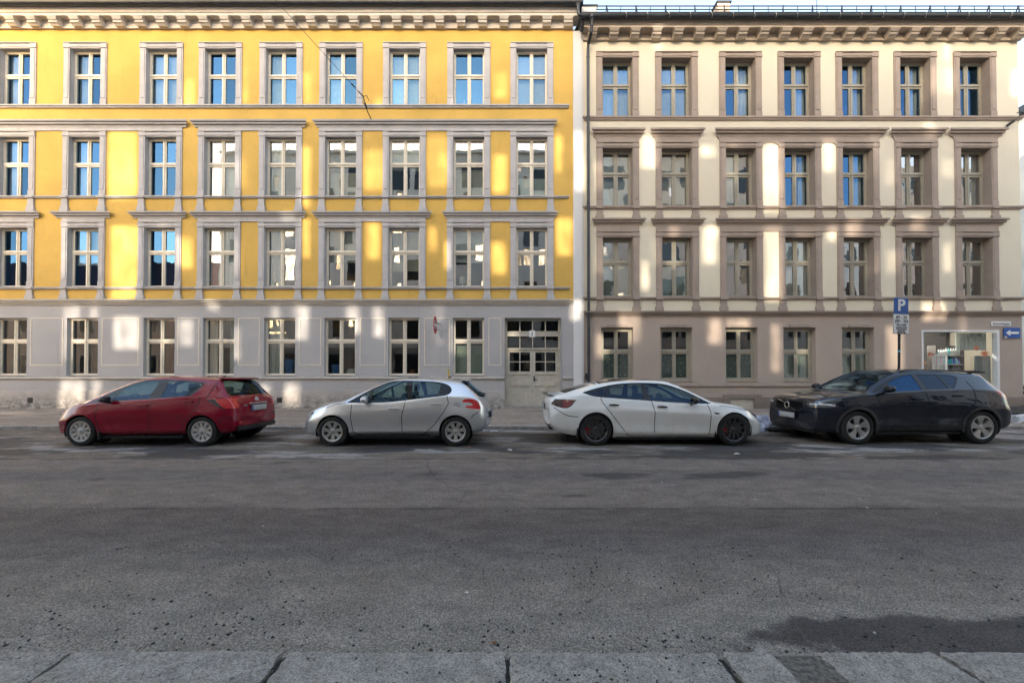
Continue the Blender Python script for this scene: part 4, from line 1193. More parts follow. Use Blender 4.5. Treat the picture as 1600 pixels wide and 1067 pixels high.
# ---- signs on the corner house
q = MB(); q.box(-.385, .385, -.03, -.012, -.09, .09); s1 = q.build('street_name_sign', M['sign_white'], None, (19.10, FY, 3.46), bevel=.004); tag(s1, 'white street name plate on the corner above the blue arrow', 'sign')
text_obj('lettering', 'Sunnm\u00f8rgata', .125, M['sign_black'], s1, (0, -.032, 0), bold=.001)
q = MB(); q.box(-.325, .325, -.05, -.03, -.20, .20); s2 = q.build('one_way_sign', M['sign_blue'], None, (19.50, FY, 3.10), bevel=.005); tag(s2, 'blue one-way sign with white arrow pointing left', 'sign')
q = MB(); q.extrude([(-.25, 0), (-.08, .12), (-.08, .045), (.26, .045), (.26, -.045), (-.08, -.045), (-.08, -.12)], -.054, -.0515); q.build('arrow', M['sign_white'], s2)
q = MB(); q.box(-.31, -.20, -.054, -.0515, -.21, -.13); q.build('sticker', M['curtain_beige'], s2)
q = MB(); q.tube((-.2, -.03, 0), (-.2, .0, 0), .02, 8); q.tube((.2, -.03, 0), (.2, .0, 0), .02, 8); q.build('bracket', M['steel'], s2)
# no-entry sign edge-on to the street, mounted on the yellow house
ne = empty('no_entry_sign', (-2.90, FY - .52, 3.35)); tag(ne, 'red round no-entry sign seen nearly edge-on, standing out from the wall', 'sign')
ne.rotation_euler = (0, 0, R(-90))
q = MB(); q.lathe([(.001, -.012), (.33, -.012), (.34, 0), (.33, .012), (.001, .012)], 40, 'y'); q.build('disc', M['sign_red'], ne, smooth='auto')
q = MB(); q.box(-.24, .24, -.017, .017, -.055, .055); q.build('bar', M['sign_white'], ne)
q = MB(); q.tube((-.34, .02, .12), (-.60, .02, .12), .022, 8); q.tube((-.34, .02, -.12), (-.60, .02, -.12), .022, 8); q.box(-.36, .3, .014, .03, .10, .14); q.box(-.36, .3, .014, .03, -.14, -.10); q.build('bracket', M['steel'], ne)
# parking sign on a post behind the dark car
ps = empty('parking_sign', (10.71, 10.98, .10)); tag(ps, 'blue and white parking sign on a dark post behind the dark car', 'sign'); ps.rotation_euler = (0, R(1.2), R(4))
q = MB(); q.tube((0, .03, 0), (0, .03, 2.55), .030, 12); q.build('post', M['black_metal'], ps, smooth='auto')
q = MB(); q.tube((0, .03, 2.0), (0, .03, 2.05), .033, 12); q.build('tape_band', plain('blue_tape', (.10, .40, .55), .5), ps, smooth='auto')
q = MB(); q.tube((0, .03, 2.50), (0, .03, 3.5), .027, 12); q.build('post_sleeve', M['steel'], ps, smooth='auto')
q = MB(); q.box(-.215, .215, -.02, -.004, 3.06, 3.50); b_ = q.build('sign_plate', M['sign_blue'], ps, bevel=.006)
text_obj('letter', 'P', .44, M['sign_white'], b_, (0.0, -.022, 3.285), bold=.012)
q = MB(); q.box(-.235, .235, -.022, -.004, 2.50, 3.045); w_ = q.build('sign_plate', M['steel'], ps, bevel=.006)
q = MB(); q.box(-.222, .222, -.026, -.0225, 2.513, 3.032); q.build('sign_face', M['sign_white'], w_)
for s_, z, sz in (('09 - 20', 2.955, .115), ('(09 - 20)', 2.85, .115), ('Mot avgift', 2.755, .07), ('unntatt med', 2.685, .065), ('beboerkort', 2.63, .065), ('Sone 10', 2.578, .06), ('Merking: blaa', 2.535, .05)):
    text_obj('lettering', s_, sz, M['sign_black'], w_, (0, -.028, z), bold=.0015)

# ---- span wire over the street with its wall anchor
aw = Vector((-5.62, FY - .16, 11.78)); far = Vector((-24.0, -10.0, 27.0))
sw = empty('span_wire', aw); tag(sw, 'thin black span wire anchored to the yellow facade', 'wire')
q = MB()
pts = []
e0 = Vector((-5.63, FY - .62, 11.98))
for k in range(21):
    t_ = k / 20; p = e0.lerp(Vector((-9.9, 4.0, 13.9)), t_); p.z -= .25 * 4 * t_ * (1 - t_) * .5; pts.append(p - aw)
q.path(pts, .008, 6); q.build('wire', M['black_metal'], sw)
q = MB(); d_ = (Vector(pts[1]) - Vector(pts[0])).normalized(); p0 = Vector(pts[0])
q.tube(p0, p0 + d_ * .26, .020, 8); q.build('insulator', M['black_metal'], sw)
q = MB(); q.tube(p0 + d_ * .42, p0 + d_ * .60, .022, 8); q.build('insulator', M['black_metal'], sw)
q = MB(); q.path([(0, -.46, .20), (.03, -.40, .0), (.07, -.20, -.22), (.12, .15, -.35)], .018, 8); q.tube((.03, -.40, .0), (.06, -.28, -.14), .036, 8); q.path([(0, -.46, .20), (.10, -.4, .28), (.16, -.3, .14)], .012, 6); q.build('anchor', M['black_metal'], sw)
# second anchor at the corner
cw = empty('span_wire', (19.7, FY - .1, 11.4)); tag(cw, 'short wire stay anchored at the right corner of the beige house', 'wire')
q = MB(); q.path([(-.25, 0, -.15), (0, -.25, .12), (.6, -.5, .3), (4, -1.5, 1.2)], .012, 6); q.build('wire', M['black_metal'], cw)
q = MB(); q.tube((-.28, .06, -.18), (-.16, -.08, -.06), .05, 8); q.path([(0, -.25, .12), (-.12, -.22, .2), (-.2, -.2, .16)], .02, 6); q.build('anchor', M['black_metal'], cw)

# ================================================================== FAR SIDE OF THE STREET (behind the camera): it shades the street, lets sun
# through openings shaped for the sun patches and is what the panes and car paint reflect
OY = -4.5
LX, LZ = -0.25 * (FY - OY), 0.28 * (FY - OY)
LIT = [(-15.90,-14.79,8.34,11.05,0.80), (-15.75,-14.70,4.41,7.33,0.90), (-15.62,-14.62,2.48,3.81,0.80), (-12.96,-12.51,12.04,13.16,0.60), (-13.17,-12.57,5.67,6.93,0.75), (-13.07,-12.52,2.61,3.66,0.60),
 (-17.62,-16.97,2.11,4.21,0.55), (-16.53,-16.20,3.61,4.21,0.60), (-17.69,-16.69,0.11,1.31,0.70), (-16.44,-16.09,0.31,1.31,0.60), (-10.69,-10.44,12.19,13.59,0.50), (-8.27,-7.87,12.14,13.41,0.50), (-8.30,-7.95,8.09,10.47,0.75),
 (-8.28,-7.98,6.07,7.63,0.75), (-9.47,-9.12,3.56,4.21,0.55), (-8.64,-7.96,2.86,4.21,0.70), (-6.59,-5.96,3.11,4.21,0.70), (-5.48,-5.08,2.96,4.16,0.70), (-5.89,-5.08,8.75,10.37,0.50), (-5.72,-5.22,6.02,7.48,0.70),
 (-3.35,-2.52,8.85,10.87,0.45), (-3.31,-3.01,6.32,7.33,0.50), (-2.66,-2.46,5.62,6.75,0.80), (-0.76,-0.20,12.40,13.41,0.50), (-0.80,-0.25,8.64,10.16,0.70), (-0.85,-0.25,5.42,6.73,0.60), (1.66,1.96,9.45,10.97,0.80),
 (1.71,2.36,6.17,7.68,0.80), (2.42,2.82,8.64,11.02,0.90), (2.25,2.71,3.61,4.36,0.80), (5.03,5.69,9.61,11.02,0.65), (5.02,5.32,4.81,6.00,0.80), (4.16,5.01,2.75,3.96,0.6),
 (7.40,8.00,10.06,10.52,0.70), (7.43,8.03,5.82,7.33,0.70), (9.81,10.60,7.84,10.62,0.62), (9.83,10.54,4.36,7.33,0.58), (12.18,12.68,9.45,10.77,0.6), (7.61,8.2,2.7,3.71,0.55), (8.35,9.31,3.1,3.71,0.5), (10.1,10.5,1.6,3.5,0.4), (14.6,15.3,1.4,3.4,0.42), (12.30,12.71,6.73,7.38,0.50),
 (13.01,13.71,6.83,7.53,0.60), (15.57,16.17,7.08,7.73,0.55), (17.02,17.26,13.82,14.69,0.70), (19.63,19.98,12.45,13.57,0.60), (16.30,16.70,12.45,13.62,0.50), (16.12,16.57,10.77,11.43,0.50),
 (16.03,16.91,3.61,4.36,0.70), (5.51,5.91,14.33,15.15,0.60), (-5.42,-5.04,11.94,12.45,0.50), (-2.52,-2.22,12.04,12.45,0.50),
 (-17.67,-17.40,5.37,7.63,0.40), (-9.04,-8.49,7.48,7.89,0.50), (-12.0,-11.5,4.0,4.42,0.5), (-18.0,-15.4,-0.45,-0.2,0.8), (-9.9,-9.4,0.2,1.15,0.6), (-8.9,-8.3,0.2,1.2,0.7)]
rnd = random.Random(5)
def lit_clear(a, b, c, d, m): return all(b + m < h[0] or a - m > h[1] or d + m < h[2] or c - m > h[3] for h in LIT)
for fl_ in range(6):
    for kx_ in range(17):
        for half in (0, 1):
            cx_ = -26.5 + 1.9 + kx_ * 2.85 - LX; z_ = 1.3 + fl_ * 3.35 - LZ
            w_ = rnd.uniform(.28, .6); a_ = cx_ - .6 + half * .62; c_ = z_ + rnd.uniform(-.4, .3); d_ = c_ + rnd.uniform(.7, 1.7)
            if c_ > -.25 and c_ < 14.6 and a_ < 19.5 and rnd.random() < .62 and lit_clear(a_, a_ + w_, c_, d_, .12): LIT.append((a_, a_ + w_, c_, d_, rnd.uniform(.16, .42)))
def panel_mat(name, col, rough=.85): return plaster(name, col, amt=.1, var=.05, rough=rough)
M['opp_pale'] = panel_mat('pale_opposite_render', (.78, .75, .70)); M['opp_pink'] = panel_mat('pinkish_opposite_render', (.70, .58, .50)); M['opp_white'] = panel_mat('white_opposite_render', (.82, .81, .78))
M['opp_base'] = panel_mat('dark_opposite_base', (.34, .32, .30))
M['red_roof'] = plain('red_roof_tile', (.26, .07, .045), .8, var=.2, vs=2)
M['opp_glass'] = plain('dark_opposite_glass', (.02, .025, .03), .05, spec=.6)
GT = {}
def patch_filter(name, tr):
    # noise-tinted sheet added in each opening to dim and soften its sun patch
    m, t, out = nt(name)
    n = noise(t, pos(t, (1.6, 1, .35)), 2.2, 4, .6)
    n2 = noise(t, pos(t), 1.1, 3, .5)
    f = mth(t, 'MULTIPLY', mth(t, 'MULTIPLY', ramp(t, n, .36, .62, .35, 1.0), ramp(t, n2, .35, .62, .7, 1.0)), tr)
    cb = t.nodes.new('ShaderNodeCombineColor')
    for i in range(3): t.links.new(f, cb.inputs[i])
    tp = t.nodes.new('ShaderNodeBsdfTransparent'); t.links.new(cb.outputs[0], tp.inputs[0])
    gl = t.nodes.new('ShaderNodeBsdfGlossy'); gl.inputs['Roughness'].default_value = .02
    mx = t.nodes.new('ShaderNodeMixShader'); mx.inputs[0].default_value = .10
    t.links.new(tp.outputs[0], mx.inputs[1]); t.links.new(gl.outputs[0], mx.inputs[2]); t.links.new(mx.outputs[0], out.inputs[0])
    return m
def sun_glass(tr):
    k = round(tr, 2)
    if k not in GT: GT[k] = patch_filter('sun_patch_filter', tr * .9)
    return GT[k]
oh = empty('apartment_house', (0, OY, 0)); oh.location = (0, 0, 0)
tag(oh, 'tall pale apartment house across the street, mirrored in the window panes', 'building')
holes = [(a + LX, b + LX, c + LZ, d + LZ) for a, b, c, d, t in LIT]  # unseen openings, traced back along the sun from the patches wanted on the facades
OX0, OX1, OZ = -26.5, 24.0, 21.9
def opp_wall(parent, x0, x1, z1, y, holes, mat, thick=.28):
    mb = MB()
    wall_with_holes(mb, x0, x1, 0, z1, y, holes, face=1)
    wall_with_holes(mb, x0, x1, 0, z1, y - thick, holes, face=-1)
    for a, b, c, d in holes:
        if b < x0 or a > x1: continue
        mb.quad((a, y, c), (a, y - thick, c), (a, y - thick, d), (a, y, d)); mb.quad((b, y, c), (b, y, d), (b, y - thick, d), (b, y - thick, c))
        mb.quad((a, y, d), (a, y - thick, d), (b, y - thick, d), (b, y, d)); mb.quad((a, y, c), (b, y, c), (b, y - thick, c), (a, y - thick, c))
    mb.quad((x0, y, z1), (x0, y - thick, z1), (x1, y - thick, z1), (x1, y, z1)); mb.quad((x0, y, 0), (x0, y, z1), (x0, y - thick, z1), (x0, y - thick, 0)); mb.quad((x1, y, 0), (x1, y - thick, 0), (x1, y - thick, z1), (x1, y, z1))
    return mb.build('wall', mat, parent, recalc=False)
split_x = (OX0, -8.0, 9.0, OX1)
for (a, b, m_) in zip(split_x[:-1], split_x[1:], ('opp_white', 'opp_pale', 'opp_pink')): opp_wall(oh, a, b - .002, OZ, OY, [(max(h[0], a), min(h[1], b - .002), h[2], h[3]) for h in holes if h[0] < b and h[1] > a], M[m_])
for i, ((a, b, c, d), L) in enumerate(zip(holes, LIT)):
    q = MB(); y_ = OY - .10 - .0015 * i; q.quad((a, y_, c), (b, y_, c), (b, y_, d), (a, y_, d)); w = q.build('window', sun_glass(L[4]), oh, recalc=False)  # added sheet closing the opening, shapes its sun patch
# wide dark glazing wherever the wall is free
def clear0(a, b, c, d, m=.12): return all(b + m < h[0] or a - m > h[1] or d + m < h[2] or c - m > h[3] for h in holes)
rg_ = random.Random(11); placed = []
for (gw, gh, tries) in ((2.2, 2.0, 900), (1.3, 1.9, 900), (.8, 1.5, 900)):
    gm_ = MB(); gm_.box(-gw / 2, gw / 2, 0, .03, 0, gh); gm_ = gm_.mesh('glazing', M['opp_glass'])
    for _ in range(tries):
        a_ = rg_.uniform(OX0 + .3, OX1 - gw - .3); c_ = 4.6 + rg_.randrange(0, 10) * 1.7 + rg_.choice((0, .25))
        if c_ + gh > 21.2: continue
        if clear0(a_, a_ + gw, c_, c_ + gh) and all(a_ + gw + .35 < q_[0] or a_ - .35 > q_[1] or c_ + gh + .3 < q_[2] or c_ - .3 > q_[3] for q_ in placed):
            placed.append((a_, a_ + gw, c_, c_ + gh)); link('glazing', gm_, oh, (a_ + gw / 2, OY + .004, c_))
# ordinary blind-backed windows, balconies and bands between them
def clear(a, b, c, d, m=.35): return all(b + m < h[0] or a - m > h[1] or d + m < h[2] or c - m > h[3] for h in holes + placed)
wf = MB(); wf.box(-.62, -.55, 0, .05, 0, 1.7); wf.box(.55, .62, 0, .05, 0, 1.7); wf.box(-.55, .55, 0, .05, 1.63, 1.7); wf.box(-.55, .55, 0, .05, 0, .07); wf.box(-.035, .035, 0, .04, .07, 1.63); wf = wf.mesh('window', M['sign_white'])
wg = MB(); wg.quad((.56, .012, .05), (-.56, .012, .05), (-.56, .012, 1.65), (.56, .012, 1.65)); wg = wg.mesh('pane', M['opp_glass'], recalc=False)
bal = MB(); bal.box(-1.3, 1.3, 0, 1.15, -.14, 0); bal = bal.mesh('balcony', M['opp_white'])
rl = MB(); rl.box(-1.3, 1.3, 1.11, 1.15, 1.0, 1.05); rl.box(-1.3, -1.26, 0, 1.11, 1.0, 1.05); rl.box(1.26, 1.3, 0, 1.11, 1.0, 1.05)
for k in range(22): rl.box(-1.29 + k * .122, -1.27 + k * .122, 1.12, 1.14, 0, 1.0)
rl = rl.mesh('railing', M['black_metal'])
for fl in range(6):
    for kx in range(17):
        cx = OX0 + 1.9 + kx * 2.85; z = 1.3 + fl * 3.35
        if clear(cx - .62, cx + .62, z, z + 1.7):
            o = link('window', wf, oh, (cx, OY + .002, z)); link('pane', wg, o)
        if kx % 3 == 1 and -18 < cx < 12 and fl > 0 and clear(cx - 1.3, cx + 1.3, z - 1.6, z + 1.9, .1):
            o = link('balcony', bal, oh, (cx, OY + .002, z - .5)); link('railing', rl, o)
for z in (4.4, 21.5):
    q = MB(); q.box(OX0, OX1, OY, OY + .25, z, z + .25)
    if z > 20: q.build('cornice', M['opp_white'], oh)
q = MB(); q.box(OX0, OX1, OY + .002, OY + .12, .1, 3.9); q.build('ground_floor_cladding', M['opp_base'], oh)
for kx in range(14):
    q = MB(); xx = OX0 + 1.5 + kx * 3.6; q.box(xx, xx + 2.4, OY + .10, OY + .14, .7, 3.3); q.build('shop_front', M['opp_glass'], oh)
# neighbours to either side of it
ol = empty('apartment_house', (0, 0, 0)); tag(ol, 'low red-roofed house across the street, mirrored in the left-hand windows', 'building')
opp_wall(ol, -70, OX0 - .05, 9.0, OY, [], M['opp_pink'])
q = MB(); q.quad((-70, OY + .4, 8.9), (OX0 - .06, OY + .4, 8.9), (OX0 - .06, OY - 5, 13.0), (-70, OY - 5, 13.0)); q.build('roof', M['red_roof'], ol, recalc=False)
for fl in range(2):
    for kx in range(14):
        o = link('window', wf, ol, (-68 + kx * 2.95, OY + .002, 1.6 + fl * 3.6)); link('pane', wg, o)
orr = empty('apartment_house', (0, 0, 0)); tag(orr, 'pink rendered house across the street, mirrored in the right-hand windows', 'building')
opp_wall(orr, OX1 + .05, 34, 15.5, OY - .02, [], M['opp_white']); opp_wall(orr, 34.01, 75, 20.5, OY - .02, [], M['opp_pink'])
for fl in range(6):
    for kx in range(17):
        cx = OX1 + 1.6 + kx * 2.7; z = 1.5 + fl * 3.3
        if z + 2 < (15.5 if cx < 34 else 20.5): o = link('window', wf, orr, (cx, OY - .018, z)); link('pane', wg, o)

# the row goes on out of frame on the yellow side and past the side street
for (x0_, x1_, h_, m_, lab) in ((-75, -26.1, 15.5, 'opp_pale', 'pale house next to the yellow house, outside the picture on the left'), (48.2, 110, 16.5, 'opp_pink', 'pinkish house further along the street, outside the picture on the right')):
    nb = empty('apartment_house', (0, 0, 0)); tag(nb, lab, 'building')
    q = MB(); q.box(x0_, x1_, FY + .02, FY + 11, .1, h_); q.build('wall', M[m_], nb)
    for fl in range(4):
        for kx in range(int((x1_ - x0_ - 2) / 2.9)):
            o = link('window', wf, nb, (x0_ + 2 + kx * 2.9, FY + .018, 1.4 + fl * 3.6)); o.rotation_euler.z = math.pi; link('pane', wg, o)
# ================================================================== BEYOND THE CORNER: white balcony block across the side street
bb = empty('apartment_house', (0, 0, 0)); tag(bb, 'white modern block with balconies beyond the corner at the right edge', 'building')
q = MB(); q.box(30.6, 48, 17, 60, 0.1, 17.0); q.build('wall', M['opp_white'], bb)
q = MB(); q.box(30.2, 48.4, 16.6, 60.4, 17.0, 17.4); q.build('roof', M['gutter'], bb)
for fl in range(5):
    z = 3.1 + fl * 2.95
    for k in range(5):
        y_ = 18.0 + k * 6.5
        q = MB(); q.box(29.3, 30.59, y_, y_ + 4.6, z - .18, z); b_ = q.build('balcony', M['opp_white'], bb)
        q = MB(); q.box(29.3, 29.34, y_, y_ + 4.6, z + .02, z + 1.0); q.build('balcony_front', M['screen_grey'] if k % 2 else M['sign_white'], b_)
        q = MB(); q.box(30.55, 30.598, y_ + .6, y_ + 3.8, z + .05, z + 2.1); q.build('balcony_window', M['opp_glass'], bb)

# ================================================================== CARS
def pchip(tab):
    xs = [a for a, b in tab]; ys = [b for a, b in tab]; n = len(xs)
    if xs[0] > xs[-1]: xs.reverse(); ys.reverse()
    h = [xs[i + 1] - xs[i] for i in range(n - 1)]; d = [(ys[i + 1] - ys[i]) / h[i] for i in range(n - 1)]
    m = [0.0] * n; m[0] = d[0]; m[-1] = d[-1]
    for i in range(1, n - 1):
        if d[i - 1] * d[i] > 0:
            w1, w2 = 2 * h[i] + h[i - 1], h[i] + 2 * h[i - 1]; m[i] = (w1 + w2) / (w1 / d[i - 1] + w2 / d[i])
    def f(x):
        if x <= xs[0]: return ys[0]
        if x >= xs[-1]: return ys[-1]
        lo, hi = 0, n - 1
        while hi - lo > 1:
            md = (lo + hi) // 2
            if xs[md] > x: hi = md
            else: lo = md
        t = (x - xs[lo]) / h[lo]; t2 = t * t; t3 = t2 * t
        return (2 * t3 - 3 * t2 + 1) * ys[lo] + (t3 - 2 * t2 + t) * h[lo] * m[lo] + (-2 * t3 + 3 * t2) * ys[lo + 1] + (t3 - t2) * h[lo] * m[lo + 1]
    return f

def round_poly(pts, fr, nseg, nf=4):
    """polyline with filleted corners, constant point count"""
    out = [Vector(pts[0])]
    n = len(pts)
    prev_end = Vector(pts[0])
    for i in range(1, n):
        p = Vector(pts[i])
        if i < n - 1:
            a = Vector(pts[i - 1]); b = Vector(pts[i + 1])
            t1 = p.lerp(a, .5 * fr[i]); t2 = p.lerp(b, .5 * fr[i])
            start = t1
        else: start = p
        k = nseg[i - 1]
        for s in range(1, k + 1): out.append(prev_end.lerp(start, s / k))
        if i < n - 1:
            for s in range(1, nf + 1):
                u = s / nf
                out.append(t1 * (1 - u) ** 2 + p * 2 * u * (1 - u) + t2 * u * u)
            prev_end = t2
    return out

def inside(poly, u, v):
    c = False; n = len(poly); j = n - 1
    for i in range(n):
        ui, vi = poly[i]; uj, vj = poly[j]
        if (vi > v) != (vj > v) and u < (uj - ui) * (v - vi) / (vj - vi) + ui: c = not c
        j = i
    return c

def spline_poly(pts, n=4):
    """closed Catmull-Rom through pts; a point given as (u,v,1) stays a sharp corner"""
    P = [Vector(p[:2]) for p in pts]; sh = [len(p) > 2 for p in pts]; m = len(P); out = []
    for i in range(m):
        p1, p2 = P[i], P[(i + 1) % m]
        p0 = P[i - 1] if not sh[i] else p1 - (p2 - p1) * .5
        p3 = P[(i + 2) % m] if not sh[(i + 1) % m] else p2 + (p2 - p1) * .5
        for s in range(n):
            t = s / n
            out.append(tuple(.5 * ((2 * p1) + (p2 - p0) * t + (2 * p0 - 5 * p1 + 4 * p2 - p3) * t * t + (3 * p1 - p0 - 3 * p2 + p3) * t ** 3)))
    return out

AX = {'side': (0, 2), 'end': (1, 2), 'plan': (0, 1)}
class Body:
    """half car shell (y>0) lofted from cross sections, then cut into panels"""
    def __init__(self, D):
        self.D = D
        f = {k: pchip(v) for k, v in D['curves'].items()}
        scf = pchip([(-1.25, 0), (-.85, 1), (.65, 1), (1.05, 0)])
        xs = []
        x0, x1 = D['x_rear'], D['x_front']; step = .042
        n = int((x1 - x0) / step)
        xs = [x0 + (x1 - x0) * i / n for i in range(n + 1)]
        xs += [x0 + .012, x0 + .026, x1 - .012, x1 - .026]
        xs = sorted(set(xs))
        secs = []
        for x in xs:
            g = {k: f[k](x) for k in f}
            zb, wm, zc, zw, ww, zr, wr, zt = (g[k] for k in ('zb', 'wm', 'zc', 'zw', 'ww', 'zr', 'wr', 'zt'))
            tk = D.get('tuck', .05)
            sc_ = D.get('scallop', 0) * scf(x)
            pts = [(0, zb + .03), (wm - .13, zb + .012), (wm - tk, zb + .04), (wm - tk * .45 + sc_ * .35, zb + .24 * (zc - zb)), (wm - tk * .22 - sc_, zb + .52 * (zc - zb)), (wm, zc), (ww + .012, zw - .035), (ww - .004, zw), (wr, zr), (wr * .55, zr + (zt - zr) * .78), (0, zt)]
            fr = [0, .4, .6, .55, .75, D.get('crease', .5), .8, .7, D.get('railf', .55), 1.0, 0]
            secs.append([(p.x, p.y) for p in round_poly(pts, fr, (3, 1, 3, 2, 4, 4, 1, 9, 5, 6))])
        bulge = D.get('bulge', (.02, .02))
        rows = []
        def cap(sec, x, b, order):
            zc_ = sum(p[1] for p in sec) / len(sec); res = []
            for t in order: res.append([(x + b * (1 - t * t), p[0] * t, zc_ + (p[1] - zc_) * t) for p in sec])
            return res
        rows += cap(secs[0], xs[0], -bulge[0], (.02, .2, .4, .6, .75, .88, .95))
        for x, s in zip(xs, secs): rows.append([(x, p[0], p[1]) for p in s])
        rows += cap(secs[-1], xs[-1], bulge[1], (.95, .88, .75, .6, .4, .2, .02))
        # plan bow: middle of nose, screens and tail lies further out than the sides
        bowf = pchip(D['bow'])
        V = []
        for r in rows:
            row = []
            wmax = max(p[1] for p in r) or 1
            for (x, y, z) in r:
                k = 1 - (y / max(wmax, .35)) ** 2
                x2 = x + bowf(x) * k
                y2 = y
                for (wx, wz, Ra, amt) in D['flare']:
                    rr = math.hypot(x - wx, z - wz)
                    if y > .55 and rr < Ra + .16 and z < wz + Ra + .16:
                        y2 += amt * max(0, 1 - max(0, rr - Ra) / .16) ** 1.5
                row.append(Vector((x2, y2, z)))
            V.append(row)
        nr, nc = len(V), len(V[0])
        bm = bmesh.new(); lay = bm.verts.layers.float_vector.new('nrm'); cl = bm.verts.layers.float.new('cidx')
        g = []
        for i in range(nr):
            row = []
            for j in range(nc):
                a = V[min(i + 1, nr - 1)][j] - V[max(i - 1, 0)][j]
                b = V[i][min(j + 1, nc - 1)] - V[i][max(j - 1, 0)]
                if j == 0 or j == nc - 1: b = Vector((0, 1 if j == 0 else -1, 0))
                nn = a.cross(b)
                if nn.length < 1e-9: nn = Vector((1 if i > nr / 2 else -1, 0, 0))
                v = bm.verts.new(V[i][j]); v[lay] = nn.normalized(); v[cl] = j
                row.append(v)
            g.append(row)
        for i in range(nr - 1):
            for j in range(nc - 1):
                try: bm.faces.new((g[i][j], g[i + 1][j], g[i + 1][j + 1], g[i][j + 1]))
                except ValueError: pass
        # outward normals: fix sign from a flank sample
        bm.normal_update()
        i = nr // 2; mid = g[i][nc // 2]
        if mid[lay].y < 0:
            for v in bm.verts: v[lay] = -v[lay]
        s = [fc for fc in mid.link_faces]
        if s and s[0].normal.y < 0: bmesh.ops.reverse_faces(bm, faces=bm.faces)
        bm.normal_update()
        self.bm, self.lay, self.cl = bm, lay, cl
        self.bvh = BVHTree.FromBMesh(bm)
        self.region = bm.faces.layers.int.new('reg')
    def cut(self, poly, proj, filt):
        bm = self.bm; a, b = AX[proj]; n = len(poly)
        us = [p[0] for p in poly]; vs = [p[1] for p in poly]
        def box_of(fc):
            U = [v.co[a] for v in fc.verts]; W = [v.co[b] for v in fc.verts]
            return (min(U), max(U), min(W), max(W))
        ulo, uhi, vlo, vhi = min(us) - .01, max(us) + .01, min(vs) - .01, max(vs) + .01
        cand = {}
        for fc in bm.faces:
            q4 = box_of(fc)
            if q4[1] < ulo or q4[0] > uhi or q4[3] < vlo or q4[2] > vhi: continue
            if filt(fc.calc_center_median(), fc.normal): cand[fc] = q4
        for i in range(n):
            p, q = poly[i], poly[(i + 1) % n]
            if math.hypot(p[0] - q[0], p[1] - q[1]) < 1e-6: continue
            lo = (min(p[0], q[0]) - .002, min(p[1], q[1]) - .002); hi = (max(p[0], q[0]) + .002, max(p[1], q[1]) + .002)
            fs = [fc for fc, q4 in cand.items() if fc.is_valid and not (q4[1] < lo[0] or q4[0] > hi[0] or q4[3] < lo[1] or q4[2] > hi[1])]
            if not fs: continue
            geom = set(fs)
            for fc in fs: geom.update(fc.edges); geom.update(fc.verts)
            co = [0, 0, 0]; co[a], co[b] = p
            no = [0, 0, 0]; no[a], no[b] = -(q[1] - p[1]), q[0] - p[0]
            res = bmesh.ops.bisect_plane(bm, geom=list(geom), dist=1e-6, plane_co=co, plane_no=Vector(no).normalized())
            for fc in fs: cand.pop(fc, None)
            for el in res['geom']:
                if isinstance(el, bmesh.types.BMFace) and el.is_valid: cand[el] = box_of(el)
            for fc in fs:
                if fc.is_valid: cand[fc] = box_of(fc)
        bm.normal_update()
    def mark(self, rid, poly, proj, filt, only=(0,)):
        self.cut(poly, proj, filt)
        a, b = AX[proj]
        for fc in self.bm.faces:
            if fc[self.region] in only:
                c = fc.calc_center_median()
                if filt(c, fc.normal) and inside(poly, c[a], c[b]): fc[self.region] = rid
    def extract(self, rids, name, mat, parent, sides=(1, -1), inset=0.0, lift_edges=0.0, separate=False, label=None):
        objs = []
        faces = [fc for fc in self.bm.faces if fc[self.region] in rids]
        if not faces: return objs
        groups = [sides] if not separate else [(s,) for s in sides]
        for grp in groups:
            verts = []; nrm = []; idx = {}; fl = []
            for s in grp:
                for fc in faces:
                    ids = []
                    for v in fc.verts:
                        k = (v.index, s)
                        if k not in idx:
                            idx[k] = len(verts); n_ = Vector(v[self.lay]).normalized()
                            p = v.co - n_ * inset
                            verts.append((p.x, p.y * s, p.z)); nrm.append((n_.x, n_.y * s, n_.z))
                        ids.append(idx[k])
                    if s < 0: ids.reverse()
                    fl.append(ids)
            if lift_edges:                                         # fold the rim of the panel inward so that it has thickness
                cnt = {}
                for f_ in fl:
                    for i_ in range(len(f_)): cnt[(f_[i_], f_[(i_ + 1) % len(f_)])] = 1
                base = {}
                for (i1, i2) in list(cnt):
                    if (i2, i1) in cnt: continue
                    if abs(verts[i1][1]) < 1e-4 and abs(verts[i2][1]) < 1e-4: continue
                    for q in (i1, i2):
                        if q not in base:
                            base[q] = len(verts); p = Vector(verts[q]) - Vector(nrm[q]) * lift_edges; verts.append(tuple(p)); nrm.append(nrm[q])
                    fl.append([i2, i1, base[i1], base[i2]])
            me = bpy.data.meshes.new(name); me.from_pydata(verts, [], fl); me.materials.append(mat)
            me.shade_smooth(); me.update()
            me.normals_split_custom_set_from_vertices(nrm)
            o = link(name, me, parent)
            if label: o['label'] = label
            objs.append(o)
        return objs
    def hit(self, x, z, side=1):
        h = self.bvh.ray_cast(Vector((x, 2.0, z)), Vector((0, -1, 0)))
        return h[0], h[1]
    def hit_end(self, y, z, front=True):
        s = 1 if front else -1
        h = self.bvh.ray_cast(Vector((4.0 * s, abs(y), z)), Vector((-s, 0, 0)))
        return h[0], h[1]
